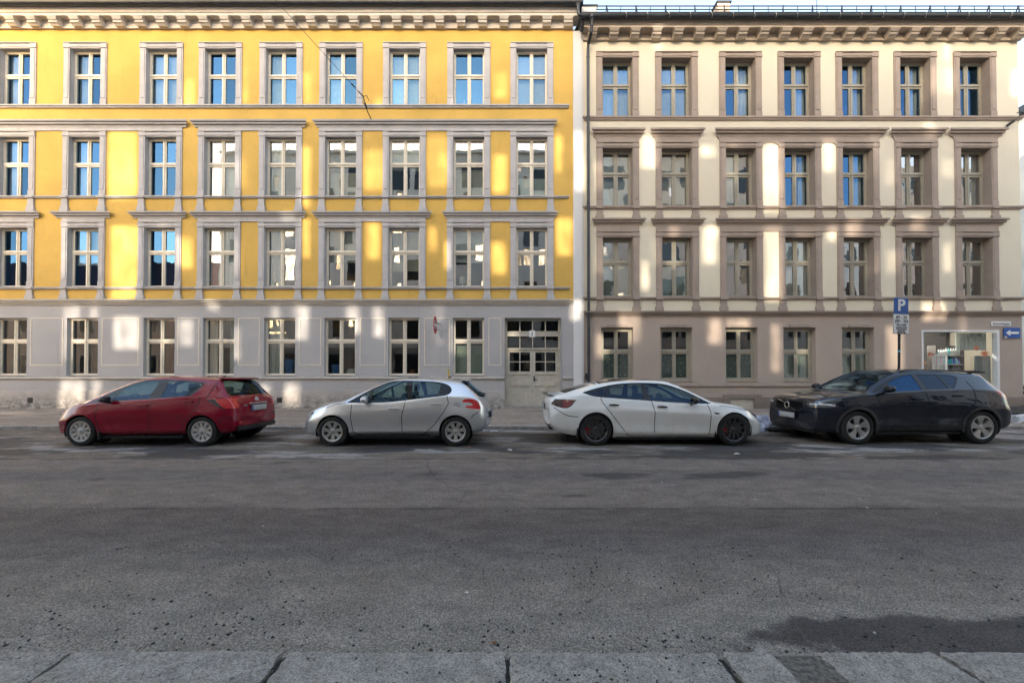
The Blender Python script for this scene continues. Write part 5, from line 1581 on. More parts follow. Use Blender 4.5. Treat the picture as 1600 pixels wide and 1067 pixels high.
    def ribbon(self, pts, w, mat, name, parent, off=.0022, sides=(1, -1), closed=False, n=6, proj='side', front=True):
        """thin strip lying on the body along a polyline (seams, trims)"""
        P = []
        m = len(pts)
        for i in range(m if closed else m - 1):
            a, b = pts[i], pts[(i + 1) % m]
            for s in range(n): P.append((a[0] + (b[0] - a[0]) * s / n, a[1] + (b[1] - a[1]) * s / n))
        if not closed: P.append(tuple(pts[-1][:2]))
        C3 = []
        for (u, v) in P:
            h = self.hit(u, v) if proj == 'side' else self.hit_end(u, v, front)
            if h[0] is None: continue
            C3.append((h[0], h[1]))
        if len(C3) < 2: return None
        for s in sides:
            mb = MB()
            vs = []; k = len(C3)
            for i in range(k):
                p, n_ = C3[i]; t = (C3[(i + 1) % k if closed else min(i + 1, k - 1)][0] - C3[(i - 1) % k if closed else max(i - 1, 0)][0])
                if t.length < 1e-7: t = Vector((1, 0, 0))
                b_ = n_.cross(t.normalized()) * w / 2
                for q in (p + b_ + n_ * off, p - b_ + n_ * off): vs.append((q.x, q.y * s, q.z))
            fs = [(2 * i, 2 * i + 1, 2 * ((i + 1) % k) + 1, 2 * ((i + 1) % k)) for i in range(k if closed else k - 1)]
            if s < 0: fs = [tuple(reversed(f_)) for f_ in fs]
            mb.add(vs, fs)
            mb.build(name, mat, parent, recalc=False, smooth=True)

# ---- paints
def car_paint(name, col, metal=.0, rough=.35, flake=.0, dirt=0.0, coat=1.0, dirtcol=(.16, .15, .14), dz=(.15, .75)):
    m, t, out = nt(name)
    p = N(t, 'ShaderNodeBsdfPrincipled', Roughness=rough, Metallic=metal)
    p.inputs['Coat Weight'].default_value = coat; p.inputs['Coat Roughness'].default_value = .02; p.inputs['Specular IOR Level'].default_value = .08; p.inputs['Specular Tint'].default_value = (.6, .75, 1, 1)  # bluish specular tint imitates a blue sky reflected in the paint
    g = t.nodes.new('ShaderNodeNewGeometry')
    tc = t.nodes.new('ShaderNodeTexCoord'); s = t.nodes.new('ShaderNodeSeparateXYZ'); t.links.new(tc.outputs['Object'], s.inputs[0])
    c = mixc(t, col, tuple(min(1, v * 1.25) for v in col), noise(t, pos(t, obj=True), 260, 2)) if flake else mixc(t, col, col, 0.0)
    rg = None
    if dirt:
        n1 = noise(t, pos(t, (1, 1, .6), obj=True), 4.5, 7, .68)
        f = mth(t, 'MULTIPLY', ramp(t, s.outputs[2], dz[0], dz[1], 1.0, 0.0), ramp(t, n1, .25, .7, .35, 1.0))
        f = mth(t, 'ADD', mth(t, 'MULTIPLY', f, dirt), mth(t, 'MULTIPLY', ramp(t, n1, .5, .8), dirt * .12), clamp=True)
        c = mixc(t, c, dirtcol, f)
        t.links.new(mth(t, 'SUBTRACT', coat, mth(t, 'MULTIPLY', f, coat * .8)), p.inputs['Coat Weight'])
        t.links.new(mth(t, 'ADD', rough, mth(t, 'MULTIPLY', f, .4)), p.inputs['Roughness'])
        if metal: t.links.new(mth(t, 'MULTIPLY', mth(t, 'SUBTRACT', 1.0, f), metal), p.inputs['Metallic'])
    t.links.new(c, p.inputs['Base Color'])
    inner = N(t, 'ShaderNodeBsdfDiffuse'); inner.inputs[0].default_value = (.012, .012, .013, 1)
    mx = t.nodes.new('ShaderNodeMixShader')
    t.links.new(g.outputs['Backfacing'], mx.inputs[0]); t.links.new(p.outputs[0], mx.inputs[1]); t.links.new(inner.outputs[0], mx.inputs[2])
    t.links.new(mx.outputs[0], out.inputs[0])
    return m
M['car_black'] = plain('car_black_plastic', (.014, .014, .016), .45)
M['car_gloss_black'] = plain('car_gloss_black', (.008, .008, .009), .10, spec=.35)
M['seam'] = plain('panel_gap', (.006, .006, .006), .9)
M['tyre'] = plain('tyre_rubber', (.022, .021, .020), .85, var=.35, vs=9, bmp=.3, bs=60, obj=True)
M['well'] = plain('wheel_well', (.008, .008, .008), .95)
M['chrome'] = plain('chrome', (.75, .76, .78), .12, metal=1.0)
M['alloy'] = plain('silver_alloy', (.50, .49, .47), .35, metal=.75, var=.12, vs=30, obj=True)
M['cover'] = plain('wheel_cover_silver', (.46, .45, .43), .45, metal=.35, var=.12, vs=30, obj=True)
M['black_alloy'] = plain('black_alloy', (.085, .085, .088), .25, metal=.6)
M['brake'] = plain('brake_disc', (.16, .15, .14), .4, metal=.8)
M['red_caliper'] = plain('red_caliper', (.26, .010, .016), .4)
M['car_glass'] = glass('car_glass', .0, tint=(.48, .60, .54), wave=.0, gcol=(.40, .66, 1.0))  # sky reflection painted in as a blue mirror colour
M['car_glass_dark'] = glass('tinted_car_glass', .0, tint=(.10, .11, .12), wave=.0, gcol=(.62, .78, 1.0))  # dark glass, with some reflected sky blue put into its mirror colour
M['suv_glass'] = glass('sky_blue_car_glass', .04, tint=(.22, .26, .28), wave=.0, gcol=(.22, .52, 1.0))  # dark glass, strong blue mirror colour stands in for reflected sky
M['roof_glass'] = plain('dark_glass_roof', (.012, .012, .014), .06, coat=.6)
def lens(name, col, rough=.12, coat=1.0): return plain(name, col, rough, coat=coat)
M['tail_red'] = lens('tail_lamp_red', (.62, .015, .022)); M['tail_deep'] = lens('tail_lamp_deep_red', (.20, .006, .012)); M['tail_dark'] = lens('tail_lamp_dark', (.035, .008, .012)); M['lamp_clear'] = plain('head_lamp', (.48, .52, .56), .12, metal=.55, coat=1.0); M['lamp_dark'] = plain('head_lamp_dark', (.13, .14, .15), .1, metal=.6, coat=1.0)
M['drl'] = plain('day_running_strip', (.80, .82, .84), .2, coat=1)
M['plate'] = plain('number_plate_face', (.46, .46, .45), .5, var=.12, vs=18, obj=True)
M['plate_blue'] = plain('plate_country_strip', (.02, .06, .30), .5)
M['seat'] = plain('seat_fabric', (.045, .045, .05), .9)
M['dash'] = plain('dashboard', (.03, .03, .032), .7)

def wheel(parent, x, y, side, R_, rr, width, style, rim_mat, name='wheel'):
    """wheel at local (x,y,R_), outer face toward side; tyre and rim are its sub-parts"""
    e = empty(name, (x, y, R_), 0 if side > 0 else math.pi, parent)   # rim face along +y of the empty
    w = width
    t = MB()
    prof = [(rr, w * .42), (rr + .012, w * .50), (rr + .03, w * .525), (R_ - .055, w * .54), (R_ - .025, w * .50), (R_ - .006, w * .42), (R_, w * .25), (R_, w * -.25), (R_ - .006, -w * .42), (R_ - .03, -w * .5), (rr, -w * .42)]
    t.lathe(prof, 44, 'y', closed=True)
    t.lathe([(R_ - .07, w * .548), (R_ - .066, w * .552), (R_ - .062, w * .546)], 44, 'y')
    t.build('tyre', M['tyre'], e, smooth='auto')
    r = MB(); f = w * .44
    r.lathe([(rr + .004, w * .40), (rr + .006, w * .475), (rr - .012, w * .485), (rr - .024, w * .44), (rr - .035, w * .1), (rr - .05, -w * .4)], 44, 'y')
    n, a_in, a_out, r_in, r_out, dish, cover_r, twist = style
    for k in range(n):
        a0 = 2 * math.pi * k / n + .2
        vs = []
        for (rad, ha, yy) in ((r_in * rr, a_in, f - dish), (rr * (r_in + r_out) / 2, (a_in * .8 + a_out * .2), f - dish * .35), (r_out * rr, a_out, f)):
            am = a0 + twist * (rad / rr - r_in)
            for sgn in (-1, 1):
                aa = am + sgn * ha / max(rad, .02) * .5
                vs.append((rad * math.cos(aa), yy, rad * math.sin(aa)))
            for sgn in (1, -1):
                aa = am + sgn * ha / max(rad, .02) * .5 * 1.05
                vs.append((rad * math.cos(aa), yy - .045, rad * math.sin(aa)))
        fs = []
        for q in range(2):
            b = 4 * q
            for c in range(4): fs.append((b + c, b + (c + 1) % 4, b + 4 + (c + 1) % 4, b + 4 + c))
        r.add(vs, fs)
    r.lathe([(.001, f - dish + .012), (rr * r_in * .8, f - dish + .012), (rr * r_in * 1.15, f - dish), (rr * r_in * 1.2, f - dish - .05)], 28, 'y')
    if cover_r < 1: r.lathe([(rr * cover_r, f + .002), (rr * 1.0, f + .004)], 44, 'y')
    r.build('rim', rim_mat, e, smooth='auto')
    b = MB(); b.lathe([(.001, w * .12), (rr * .80, w * .12), (rr * .80, w * .06)], 32, 'y'); b.build('brake_disc', M['brake'] if style[6] >= 1 else M['well'], e, smooth='auto')
    c = MB(); c.lathe([(.001, f - dish + .02), (rr * .14, f - dish + .02), (rr * .17, f - dish + .008)], 20, 'y'); c.build('hub_cap', M['alloy'] if rim_mat is not M['black_alloy'] else M['black_alloy'], e, smooth='auto')
    return e

def box_soft(name, size, mat, parent, loc, bev, rot=(0, 0, 0)):
    q = MB(); a, b, c = (v / 2 for v in size); q.box(-a, a, -b, b, -c, c)
    me = q.mesh(name, mat, bevel=bev, smooth='auto'); return link(name, me, parent, loc, rot)

def mirror_part(parent, x, y, z, side, mat, L=.21, H=.15, W=.12, fwd=True):
    """door mirror: rounded shell on a short arm"""
    bm = bmesh.new(); bmesh.ops.create_uvsphere(bm, u_segments=20, v_segments=12, radius=1)
    for v in bm.verts:
        c = v.co; sx = math.copysign(abs(c.x) ** .75, c.x); sz = math.copysign(abs(c.z) ** .8, c.z); sy = math.copysign(abs(c.y) ** .7, c.y)
        taper = 1 - .22 * (sy if side > 0 else -sy)
        v.co = Vector((sx * W / 2 * (1.0 if sx > 0 else .72), sy * L / 2, sz * H / 2 * taper))
    me = bpy.data.meshes.new('door_mirror'); bm.to_mesh(me); bm.free(); me.materials.append(mat); me.shade_smooth()
    o = link('door_mirror', me, parent, (x, side * (y + L * .5), z))
    q = MB(); q.box(-.03, .03, -.06, .06, -.02, .02); q.build('mirror_arm', M['car_black'], o, (0, -side * L * .42, -H * .42))
    return o

def seats(parent, D):
    """front and rear seats, dashboard, steering wheel: dim shapes behind the glass"""
    (xf, xr, zs, hw) = D['seats']
    def seat(x, y, w, nm):
        q = MB()
        q.extrude([(x - .02, zs), (x - .26, zs + .58), (x - .16, zs + .62), (x + .10, zs + .06)], y - w / 2, y + w / 2, 'y')
        q.extrude([(x + .50, zs), (x - .02, zs - .04), (x, zs + .12), (x + .48, zs + .14)], y - w / 2, y + w / 2, 'y')
        q.build(nm, M['seat'], parent, bevel=.03, smooth='auto')
        box_soft('headrest', (.10, w * .5, .17), M['seat'], parent, (x - .24, y, zs + .70), .035, (0, R(-12), 0))
    for y in (-.36, .36): seat(xf, y, .50, 'front_seat')
    q = MB(); q.extrude([(xr - .02, zs), (xr - .24, zs + .52), (xr - .12, zs + .55), (xr + .10, zs + .06)], -hw + .1, hw - .1, 'y'); q.build('rear_seat', M['seat'], parent, bevel=.03, smooth='auto')
    for y in (-.36, .36): box_soft('headrest', (.09, .24, .15), M['seat'], parent, (xr - .22, y, zs + .62), .03)
    (xd, zd) = D['dash']
    q = MB(); q.extrude([(xd + .42, zd - .02), (xd - .02, zd + .015), (xd - .14, zd - .08), (xd - .10, zd - .32), (xd + .42, zd - .3)], -hw + .06, hw - .06, 'y'); q.build('dashboard', M['dash'], parent, bevel=.02, smooth='auto')
    s = MB(); pts = []
    for k in range(21):
        a = 2 * math.pi * k / 20; pts.append((.05 * 0 + .06 * math.sin(a) * .9, .18 * math.cos(a), .17 * math.sin(a)))
    s.path(pts, .014, 6); s.tube((0, -.17, 0), (0, .17, 0), .014, 6); s.tube((0, 0, 0), (.25, 0, -.08), .03, 8)
    s.build('steering_wheel', M['dash'], parent, (xd - .20, .36, zd + .0))
    q = MB(); q.box(D['x_rear'] + .35, D['x_front'] - .9, -hw + .02, hw - .02, zs - .28, zs - .24); q.build('cabin_floor', M['well'], parent)

def car(D, label, loc, rz, paint, flip=1):
    e = empty(D['name'], loc, rz); tag(e, label, 'car', 'cars parked along the far kerb')
    B = Body(D)
    T = D['curves']
    side = lambda c, n: c.y > .30 and abs(n.y) > .25
    sidew = lambda c, n: c.y > .30
    # wheel openings
    for (wx, wz, Ra) in D['arch']:
        poly = [(wx + Ra * math.cos(2 * math.pi * k / 40), wz + Ra * math.sin(2 * math.pi * k / 40)) for k in range(40)]
        poly = [(u, v) if v > wz - .05 else (u, v) for u, v in poly]
        B.mark(9, poly, 'side', lambda c, n: c.y > .45)
        low = [(wx - Ra, wz), (wx + Ra, wz), (wx + Ra * .98, -.2), (wx - Ra * .98, -.2)]
        B.mark(9, low, 'side', lambda c, n: c.y > .45)
    for rid, poly, proj, filt in D['glass']:
        B.mark(rid, poly, proj, filt)
    for rid, poly, proj, filt in D['lamps']:
        B.mark(rid, poly, proj, filt)
    for rid, poly, proj, filt in D.get('trim', []):
        B.mark(rid, poly, proj, filt)
    doors = D['doors']
    for k, poly in enumerate(doors):
        B.mark(30 + k, poly, 'side', lambda c, n: c.y > .45)
    B.bm.verts.index_update()
    B.extract((0,), 'body', paint, e, lift_edges=.018)
    for k, poly in enumerate(doors):
        objs = B.extract((30 + k,), 'door', paint, e, separate=True, lift_edges=.012)
        hx, hz, hl = D['handles'][k]
        h = B.hit(hx, hz)
        if h[0] is not None:
            for o, s in zip(objs, (1, -1)):
                q = box_soft('door_handle', (hl, .045, .036 if D['handle_mat'] is not M['car_black'] else .026), D['handle_mat'], o, (h[0].x, (h[0].y + .016) * s, h[0].z), .012, (0, R(D.get('handle_tilt', 0)), 0))
                r_ = MB(); r_.lathe([(.001, .0015), (.05, .0015)], 18, 'y'); rc = r_.build('handle_recess', M['seam'] if D['handle_mat'] is not M['car_black'] else M['car_black'], o, (h[0].x, h[0].y * s, h[0].z - .004)); rc.scale = (1.15, 1 * s, .45)
    gm = D.get('glass_mat', {})
    for rid, nm, sep in D['glass_parts']:
        B.extract((rid,), nm, gm.get(rid, M['car_glass']), e, inset=.006, separate=sep)
    for rid, nm, mat in D['lamp_parts']:
        B.extract((rid,), nm, mat, e, separate=True, inset=-.002 if 'lamp' in nm or 'light' in nm else .002, lift_edges=.01)
    for rid, nm, mat in D.get('trim_parts', []):
        B.extract((rid,), nm, mat, e, inset=.001, separate=True)
    # panel gaps
    for poly, closed in D['seams']:
        B.ribbon(poly, .014, M['seam'], 'panel_gap', e, closed=closed)
    for pts, w, mat, nm in D.get('strips', []):
        B.ribbon(pts, w, mat, nm, e, off=.004)
    for pts, w, mat, nm, fr_ in D.get('end_strips', []):
        B.ribbon(pts, w, mat, nm, e, off=.004, proj='end', front=fr_)
    # wheel wells
    for (wx, wz, Ra) in D['arch']:
        n = 24
        for s in (1, -1):
            q = MB()
            y1, y0 = s * (D['hw'] - .05), s * (D['hw'] - .42); prev = None
            for k in range(n + 1):
                a = -.35 + (math.pi + .7) * k / n
                p = (wx + (Ra + .008) * math.cos(a), wz + (Ra + .008) * math.sin(a))
                if prev: q.quad((prev[0], y0, prev[1]), (p[0], y0, p[1]), (p[0], y1, p[1]), (prev[0], y1, prev[1]))
                prev = p
            pts = [(wx + (Ra + .01) * math.cos(2 * math.pi * k / n), y0, wz + (Ra + .01) * math.sin(2 * math.pi * k / n)) for k in range(n)]
            q.add(pts, [tuple(range(n))])
            q.build('wheel_arch_liner', M['well'], e, recalc=False)
    q = MB(); q.box(D['x_rear'] + .45, D['x_front'] - .55, -D['hw'] + .16, D['hw'] - .16, D['floor'], D['floor'] + .06); q.build('underbody', M['well'], e)
    q = MB(); q.box(D['axles'][1] + .42, D['axles'][0] - .42, -D['hw'] + .07, D['hw'] - .07, D['floor'] - .03, D['floor'] + .02); q.build('shadow_pan', M['well'], e)  # dark pan added low to deepen the shadow beneath the car
    R_, rr, wd, style, rm = D['wheel']
    for wx in D['axles']:
        for s in (1, -1):
            w = wheel(e, wx, s * (D['hw'] - D['wheel_in'] - wd / 2), s, R_, rr, wd, style, rm)
            if D.get('caliper'):
                q = MB(); a0 = (math.pi if (wx * s < 0) else math.pi)
                n = 8; ri, ro = rr * .52, rr * .86
                cen = R(185) if s > 0 else R(-5)
                vs = []
                for k in range(n + 1):
                    a = cen + R(-27) + R(54) * k / n
                    sx = 1
                    for rad in (ri, ro):
                        for yy in (wd * .06, wd * .30): vs.append((rad * math.cos(a) * sx, yy, rad * math.sin(a)))
                fs = []
                for k in range(n):
                    b = 4 * k
                    fs += [(b + 1, b + 3, b + 7, b + 5), (b, b + 4, b + 6, b + 2), (b, b + 1, b + 5, b + 4), (b + 2, b + 6, b + 7, b + 3)]
                fs += [(0, 2, 3, 1), (4 * n, 4 * n + 1, 4 * n + 3, 4 * n + 2)]
                q.add(vs, fs); q.build('brake_caliper', M['red_caliper'], w)
    for s in (1, -1):
        mx, my, mz, mm_ = D['mirror']
        mirror_part(e, mx, my, mz, s, mm_ or paint, *D.get('mirror_dim', ()))
    seats(e, D)
    D['extra'](e, B, D, paint)
    return e

def plate(e, B, y_c, z, front, w=.52, h=.115, off=.012, lean=0):
    p, n = B.hit_end(.02, z, front)
    s = 1 if front else -1
    o = box_soft('number_plate', (.012, w, h), M['plate'], e, (p.x + s * off, y_c, z), .004, (0, R(lean) * s, 0))
    q = MB(); q.box(-.0075, .0075, -.02, .02, -h * .48, h * .48); q.build('country_strip', M['plate_blue'], o, (s * .0012, -s * (w / 2 - .024), 0))
    f = box_soft('plate_holder', (.008, w + .03, h + .025), M['car_black'], e, (p.x + s * (off - .006), y_c, z), .003, (0, R(lean) * s, 0))
    return o
def antenna(e, x, z, L, lean=45, base=True):
    q = MB(); a = R(lean); q.tube((0, 0, 0), (-math.sin(a) * L, 0, math.cos(a) * L), .004, 6, .0025)
    o = q.build('roof_antenna', M['car_black'], e, (x, 0, z))
    q = MB(); q.lathe([(.001, .028), (.012, .024), (.022, .0)], 12, 'z'); b = q.build('antenna_foot', M['car_black'], o); b.scale = (2.2, 1, 1)
    return o
def wiper(e, pts, r=.008, name='wiper'):
    q = MB(); q.path(pts, r, 6); return q.build(name, M['car_black'], e)

SP = spline_poly
isup = lambda c, n: n.z > .22 and c.z > .85
def rearf(x): return lambda c, n: c.x < x and n.x < -.10
def sidey(y): return lambda c, n: c.y > y
MW = lambda ymin: (lambda c, n: c.y > ymin)

# ---------------------------------------------------------------- silver hatchback
def extra_silver(e, B, D, paint):
    antenna(e, -1.02, 1.405, .34, 48)
    q = MB(); q.tube((0, 0, 0), (.015, 0, .16), .018, 8, .014); q.lathe([(.001, .20), (.022, .18), (.022, .15), (.012, .14)], 10, 'z', (.015, 0, 0)); q.build('antenna_toy', plain('yellow_plastic', (.72, .46, .02), .5), e, (-1.0, -.02, 1.40), smooth='auto')
    plate(e, B, 0, .60, False)
    box_soft('tailgate_spoiler', (.16, 1.0, .03), paint, e, (-1.42, 0, 1.355), .012, (0, R(-8), 0))
    wiper(e, [(-1.80, .05, 1.03), (-1.84, .12, 1.045), (-1.72, .42, 1.10)], .012)
    q = MB(); q.lathe([(.001, .003), (.073, .003), (.075, 0)], 24, 'y'); h = B.hit(-1.30, .84); q.build('fuel_flap', paint, e, (h[0].x, h[0].y, h[0].z), smooth='auto')
    box_soft('lower_grille', (.03, .7, .12), M['car_black'], e, (B.hit_end(.3, .34, True)[0].x - .005, 0, .34), .02)
silver = dict(name='parked_car', x_rear=-1.90, x_front=1.99, hw=.868, floor=.19, wheel_in=.028, tuck=.11, crease=.9, scallop=.022,
  curves=dict(
    zt=[(-1.90,.62),(-1.87,.76),(-1.83,.88),(-1.77,.99),(-1.68,1.07),(-1.5,1.22),(-1.38,1.325),(-1.3,1.36),(-.9,1.405),(-.3,1.42),(0,1.41),(.15,1.378),(.465,1.255),(.79,1.10),(1.0,1.0),(1.1,.965),(1.43,.895),(1.7,.79),(1.85,.70),(1.93,.62),(1.97,.55),(1.99,.48)],
    zb=[(-1.90,.40),(-1.83,.30),(-1.7,.245),(-1.5,.21),(1.5,.18),(1.8,.18),(1.93,.20),(1.99,.25)],
    wm=[(-1.90,.58),(-1.86,.70),(-1.78,.78),(-1.62,.835),(-1.4,.862),(-1,.868),(1.0,.868),(1.4,.855),(1.68,.80),(1.82,.735),(1.92,.65),(1.97,.56),(1.99,.48)],
    zc=[(-1.90,.5),(-1.8,.62),(-1,.66),(1,.62),(1.6,.58),(1.9,.48),(1.99,.38)],
    zw=[(-1.90,.58),(-1.87,.71),(-1.80,.86),(-1.72,.96),(-1.5,1.03),(-1.08,1.043),(-.34,.955),(.14,.905),(.99,.888),(1.2,.87),(1.43,.825),(1.7,.715),(1.85,.63),(1.93,.55),(1.99,.43)],
    ww=[(-1.90,.52),(-1.86,.64),(-1.78,.71),(-1.62,.76),(-1.4,.79),(-1,.808),(1,.818),(1.4,.79),(1.68,.71),(1.82,.64),(1.92,.56),(1.97,.48),(1.99,.41)],
    zr=[(-1.90,.60),(-1.87,.74),(-1.80,.90),(-1.72,1.00),(-1.5,1.185),(-1.36,1.285),(-1.2,1.32),(-.9,1.355),(-.3,1.375),(0,1.362),(.15,1.332),(.465,1.212),(.79,1.058),(1.0,.955),(1.1,.925),(1.43,.865),(1.7,.762),(1.85,.675),(1.93,.59),(1.99,.45)],
    wr=[(-1.90,.45),(-1.86,.56),(-1.78,.62),(-1.68,.625),(-1.5,.60),(-1.3,.565),(-.3,.578),(.15,.60),(.465,.64),(.79,.69),(1.0,.72),(1.1,.725),(1.43,.66),(1.7,.57),(1.85,.50),(1.93,.43),(1.99,.32)]),
  bow=[(-1.95,-.06),(-1.5,-.06),(-1.0,0),(.2,.02),(1.0,.07),(2.05,.08)],
  flare=[(1.27,.31,.345,.012),(-1.27,.31,.345,.012)], arch=[(1.27,.31,.340),(-1.27,.31,.340)], axles=(1.27,-1.27),
  glass=[(1, SP([(.47,.915,1),(.47,1.165,1),(.15,1.295),(-.08,1.325),(-.2,1.325,1),(-.27,.955,1),(.14,.922)]), 'side', sidey(.4)),
         (2, SP([(.86,.912,1),(.53,1.135,1),(.53,.915,1)]), 'side', sidey(.4)),
         (3, SP([(-.36,.975,1),(-.33,1.325,1),(-.6,1.315),(-.85,1.29),(-.93,1.262,1),(-.90,1.035,1)]), 'side', sidey(.4)),
         (4, SP([(1.10,-.05,1),(1.08,.3),(1.01,.58),(.95,.655,1),(.5,.592),(.19,.548,1),(.22,.3),(.235,-.05,1)]), 'plan', isup),
         (5, SP([(-.05,1.315,1),(.36,1.31),(.50,1.28),(.565,1.18),(.60,1.06),(.585,1.01,1),(.4,.99),(-.05,.985,1)]), 'end', rearf(-1.36))],
  glass_parts=[(1,'side_window',True),(2,'quarter_window',True),(3,'side_window',True),(4,'windscreen',False),(5,'rear_window',False)],
  lamps=[(10, SP([(-1.405,.905,1),(-1.45,.965),(-1.60,.97),(-1.72,.915),(-1.78,.80),(-1.775,.752,1),(-1.61,.775),(-1.47,.80,1),(-1.50,.835),(-1.62,.84),(-1.57,.895)]), 'side', sidey(.50)),
         (12, SP([(-1.44,.915,1),(-1.57,.90),(-1.63,.84),(-1.49,.83,1),(-1.46,.815,1),(-1.62,.80),(-1.68,.86),(-1.60,.93)]), 'side', sidey(.50)),
         (11, SP([(1.36,.868,1),(1.5,.848),(1.66,.775),(1.78,.69),(1.82,.62,1),(1.70,.66),(1.54,.745)]), 'side', sidey(.40))],
  lamp_parts=[(10,'tail_light',M['tail_red']),(12,'tail_light_lens',M['lamp_clear']),(11,'headlight',M['lamp_clear'])],
  trim=[(20, SP([(1.0,.893,1),(.75,1.045),(.465,1.20),(.15,1.325),(-.1,1.348),(-.5,1.342),(-.87,1.318),(-1.08,1.262),(-1.17,1.17),(-1.15,1.09),(-1.06,1.043,1),(-.34,.957),(.14,.907),(.6,.892)]), 'side', sidey(.4))],
  trim_parts=[(20,'window_frame',M['car_gloss_black'])],
  doors=[[(.87,.94),(.885,.6),(.85,.32),(.77,.245),(-.17,.245),(-.16,.6),(-.24,1.0)], [(-.24,1.0),(-.16,.6),(-.17,.245),(-.62,.25),(-.82,.43),(-1.03,.71),(-1.125,.885),(-1.09,1.06)]],
  handles=[(0.0,.775,.21),(-.875,.873,.21)], handle_mat=None,
  seams=[([(.87,.90),(.885,.6),(.85,.32),(.77,.245),(-.62,.25)],False), ([(-.235,.945),(-.16,.6),(-.17,.25)],False), ([(-.62,.25),(-.82,.43),(-1.03,.71),(-1.125,.885),(-1.09,1.045)],False), ([(1.0,.885),(1.2,.862),(1.40,.80)],False), ([(-1.78,.74),(-1.62,.62),(-1.60,.58)],False)],
  strips=[([(.80,.212),(0,.212),(-.74,.222)], .018, M['chrome'], 'sill_trim')],
  wheel=(.305,.208,.185,(7,.062,.105,.24,.985,.022,.93,0),M['alloy']), mirror=(.56,.83,.965,None), mirror_dim=(.23,.145,.15),
  seats=(.05,-.78,.47,.74), dash=(.60,.86), extra=extra_silver)
# ---------------------------------------------------------------- red hatchback
def extra_red(e, B, D, paint):
    antenna(e, -1.12, 1.43, .40, 42)
    plate(e, B, 0, .745, False)
    box_soft('chrome_bar', (.03, .62, .032), M['chrome'], e, (B.hit_end(.02, .845, False)[0].x - .008, 0, .845), .01)
    p = B.hit_end(.02, .93, False)[0]
    q = MB()
    for (a, b) in ((.062, .042), (.026, .040), (.058, .016)):
        pts = [(0, a * math.cos(2 * math.pi * k / 24), b * math.sin(2 * math.pi * k / 24) + (.012 if b == .016 else 0)) for k in range(25)]; q.path(pts, .007, 5)
    q.build('emblem', M['chrome'], e, (p.x - .012, 0, .935))
    text_obj('badge', 'YARIS', .05, M['chrome'], e, (B.hit_end(.42, .81, False)[0].x - .012, .42, .81), (math.pi / 2, 0, -math.pi / 2), .003)
    box_soft('tailgate_spoiler', (.20, 1.06, .035), paint, e, (-1.47, 0, 1.395), .014, (0, R(-6), 0))
    wiper(e, [(-1.72, -.02, 1.06), (-1.76, .05, 1.075), (-1.66, .40, 1.16)], .012)
    box_soft('bumper_insert', (.05, 1.30, .10), M['car_black'], e, (-1.885, 0, .33), .02)
    for s in (1, -1):
        box_soft('mud_flap', (.03, .17, .20), M['car_black'], e, (.87, s * .74, .23), .008); box_soft('reflector', (.02, .16, .035), M['tail_red'], e, (-1.885, s * .56, .47), .006, (0, 0, R(14) * s))
    box_soft('lower_grille', (.03, .7, .14), M['car_black'], e, (B.hit_end(.3, .34, True)[0].x - .005, 0, .34), .02)
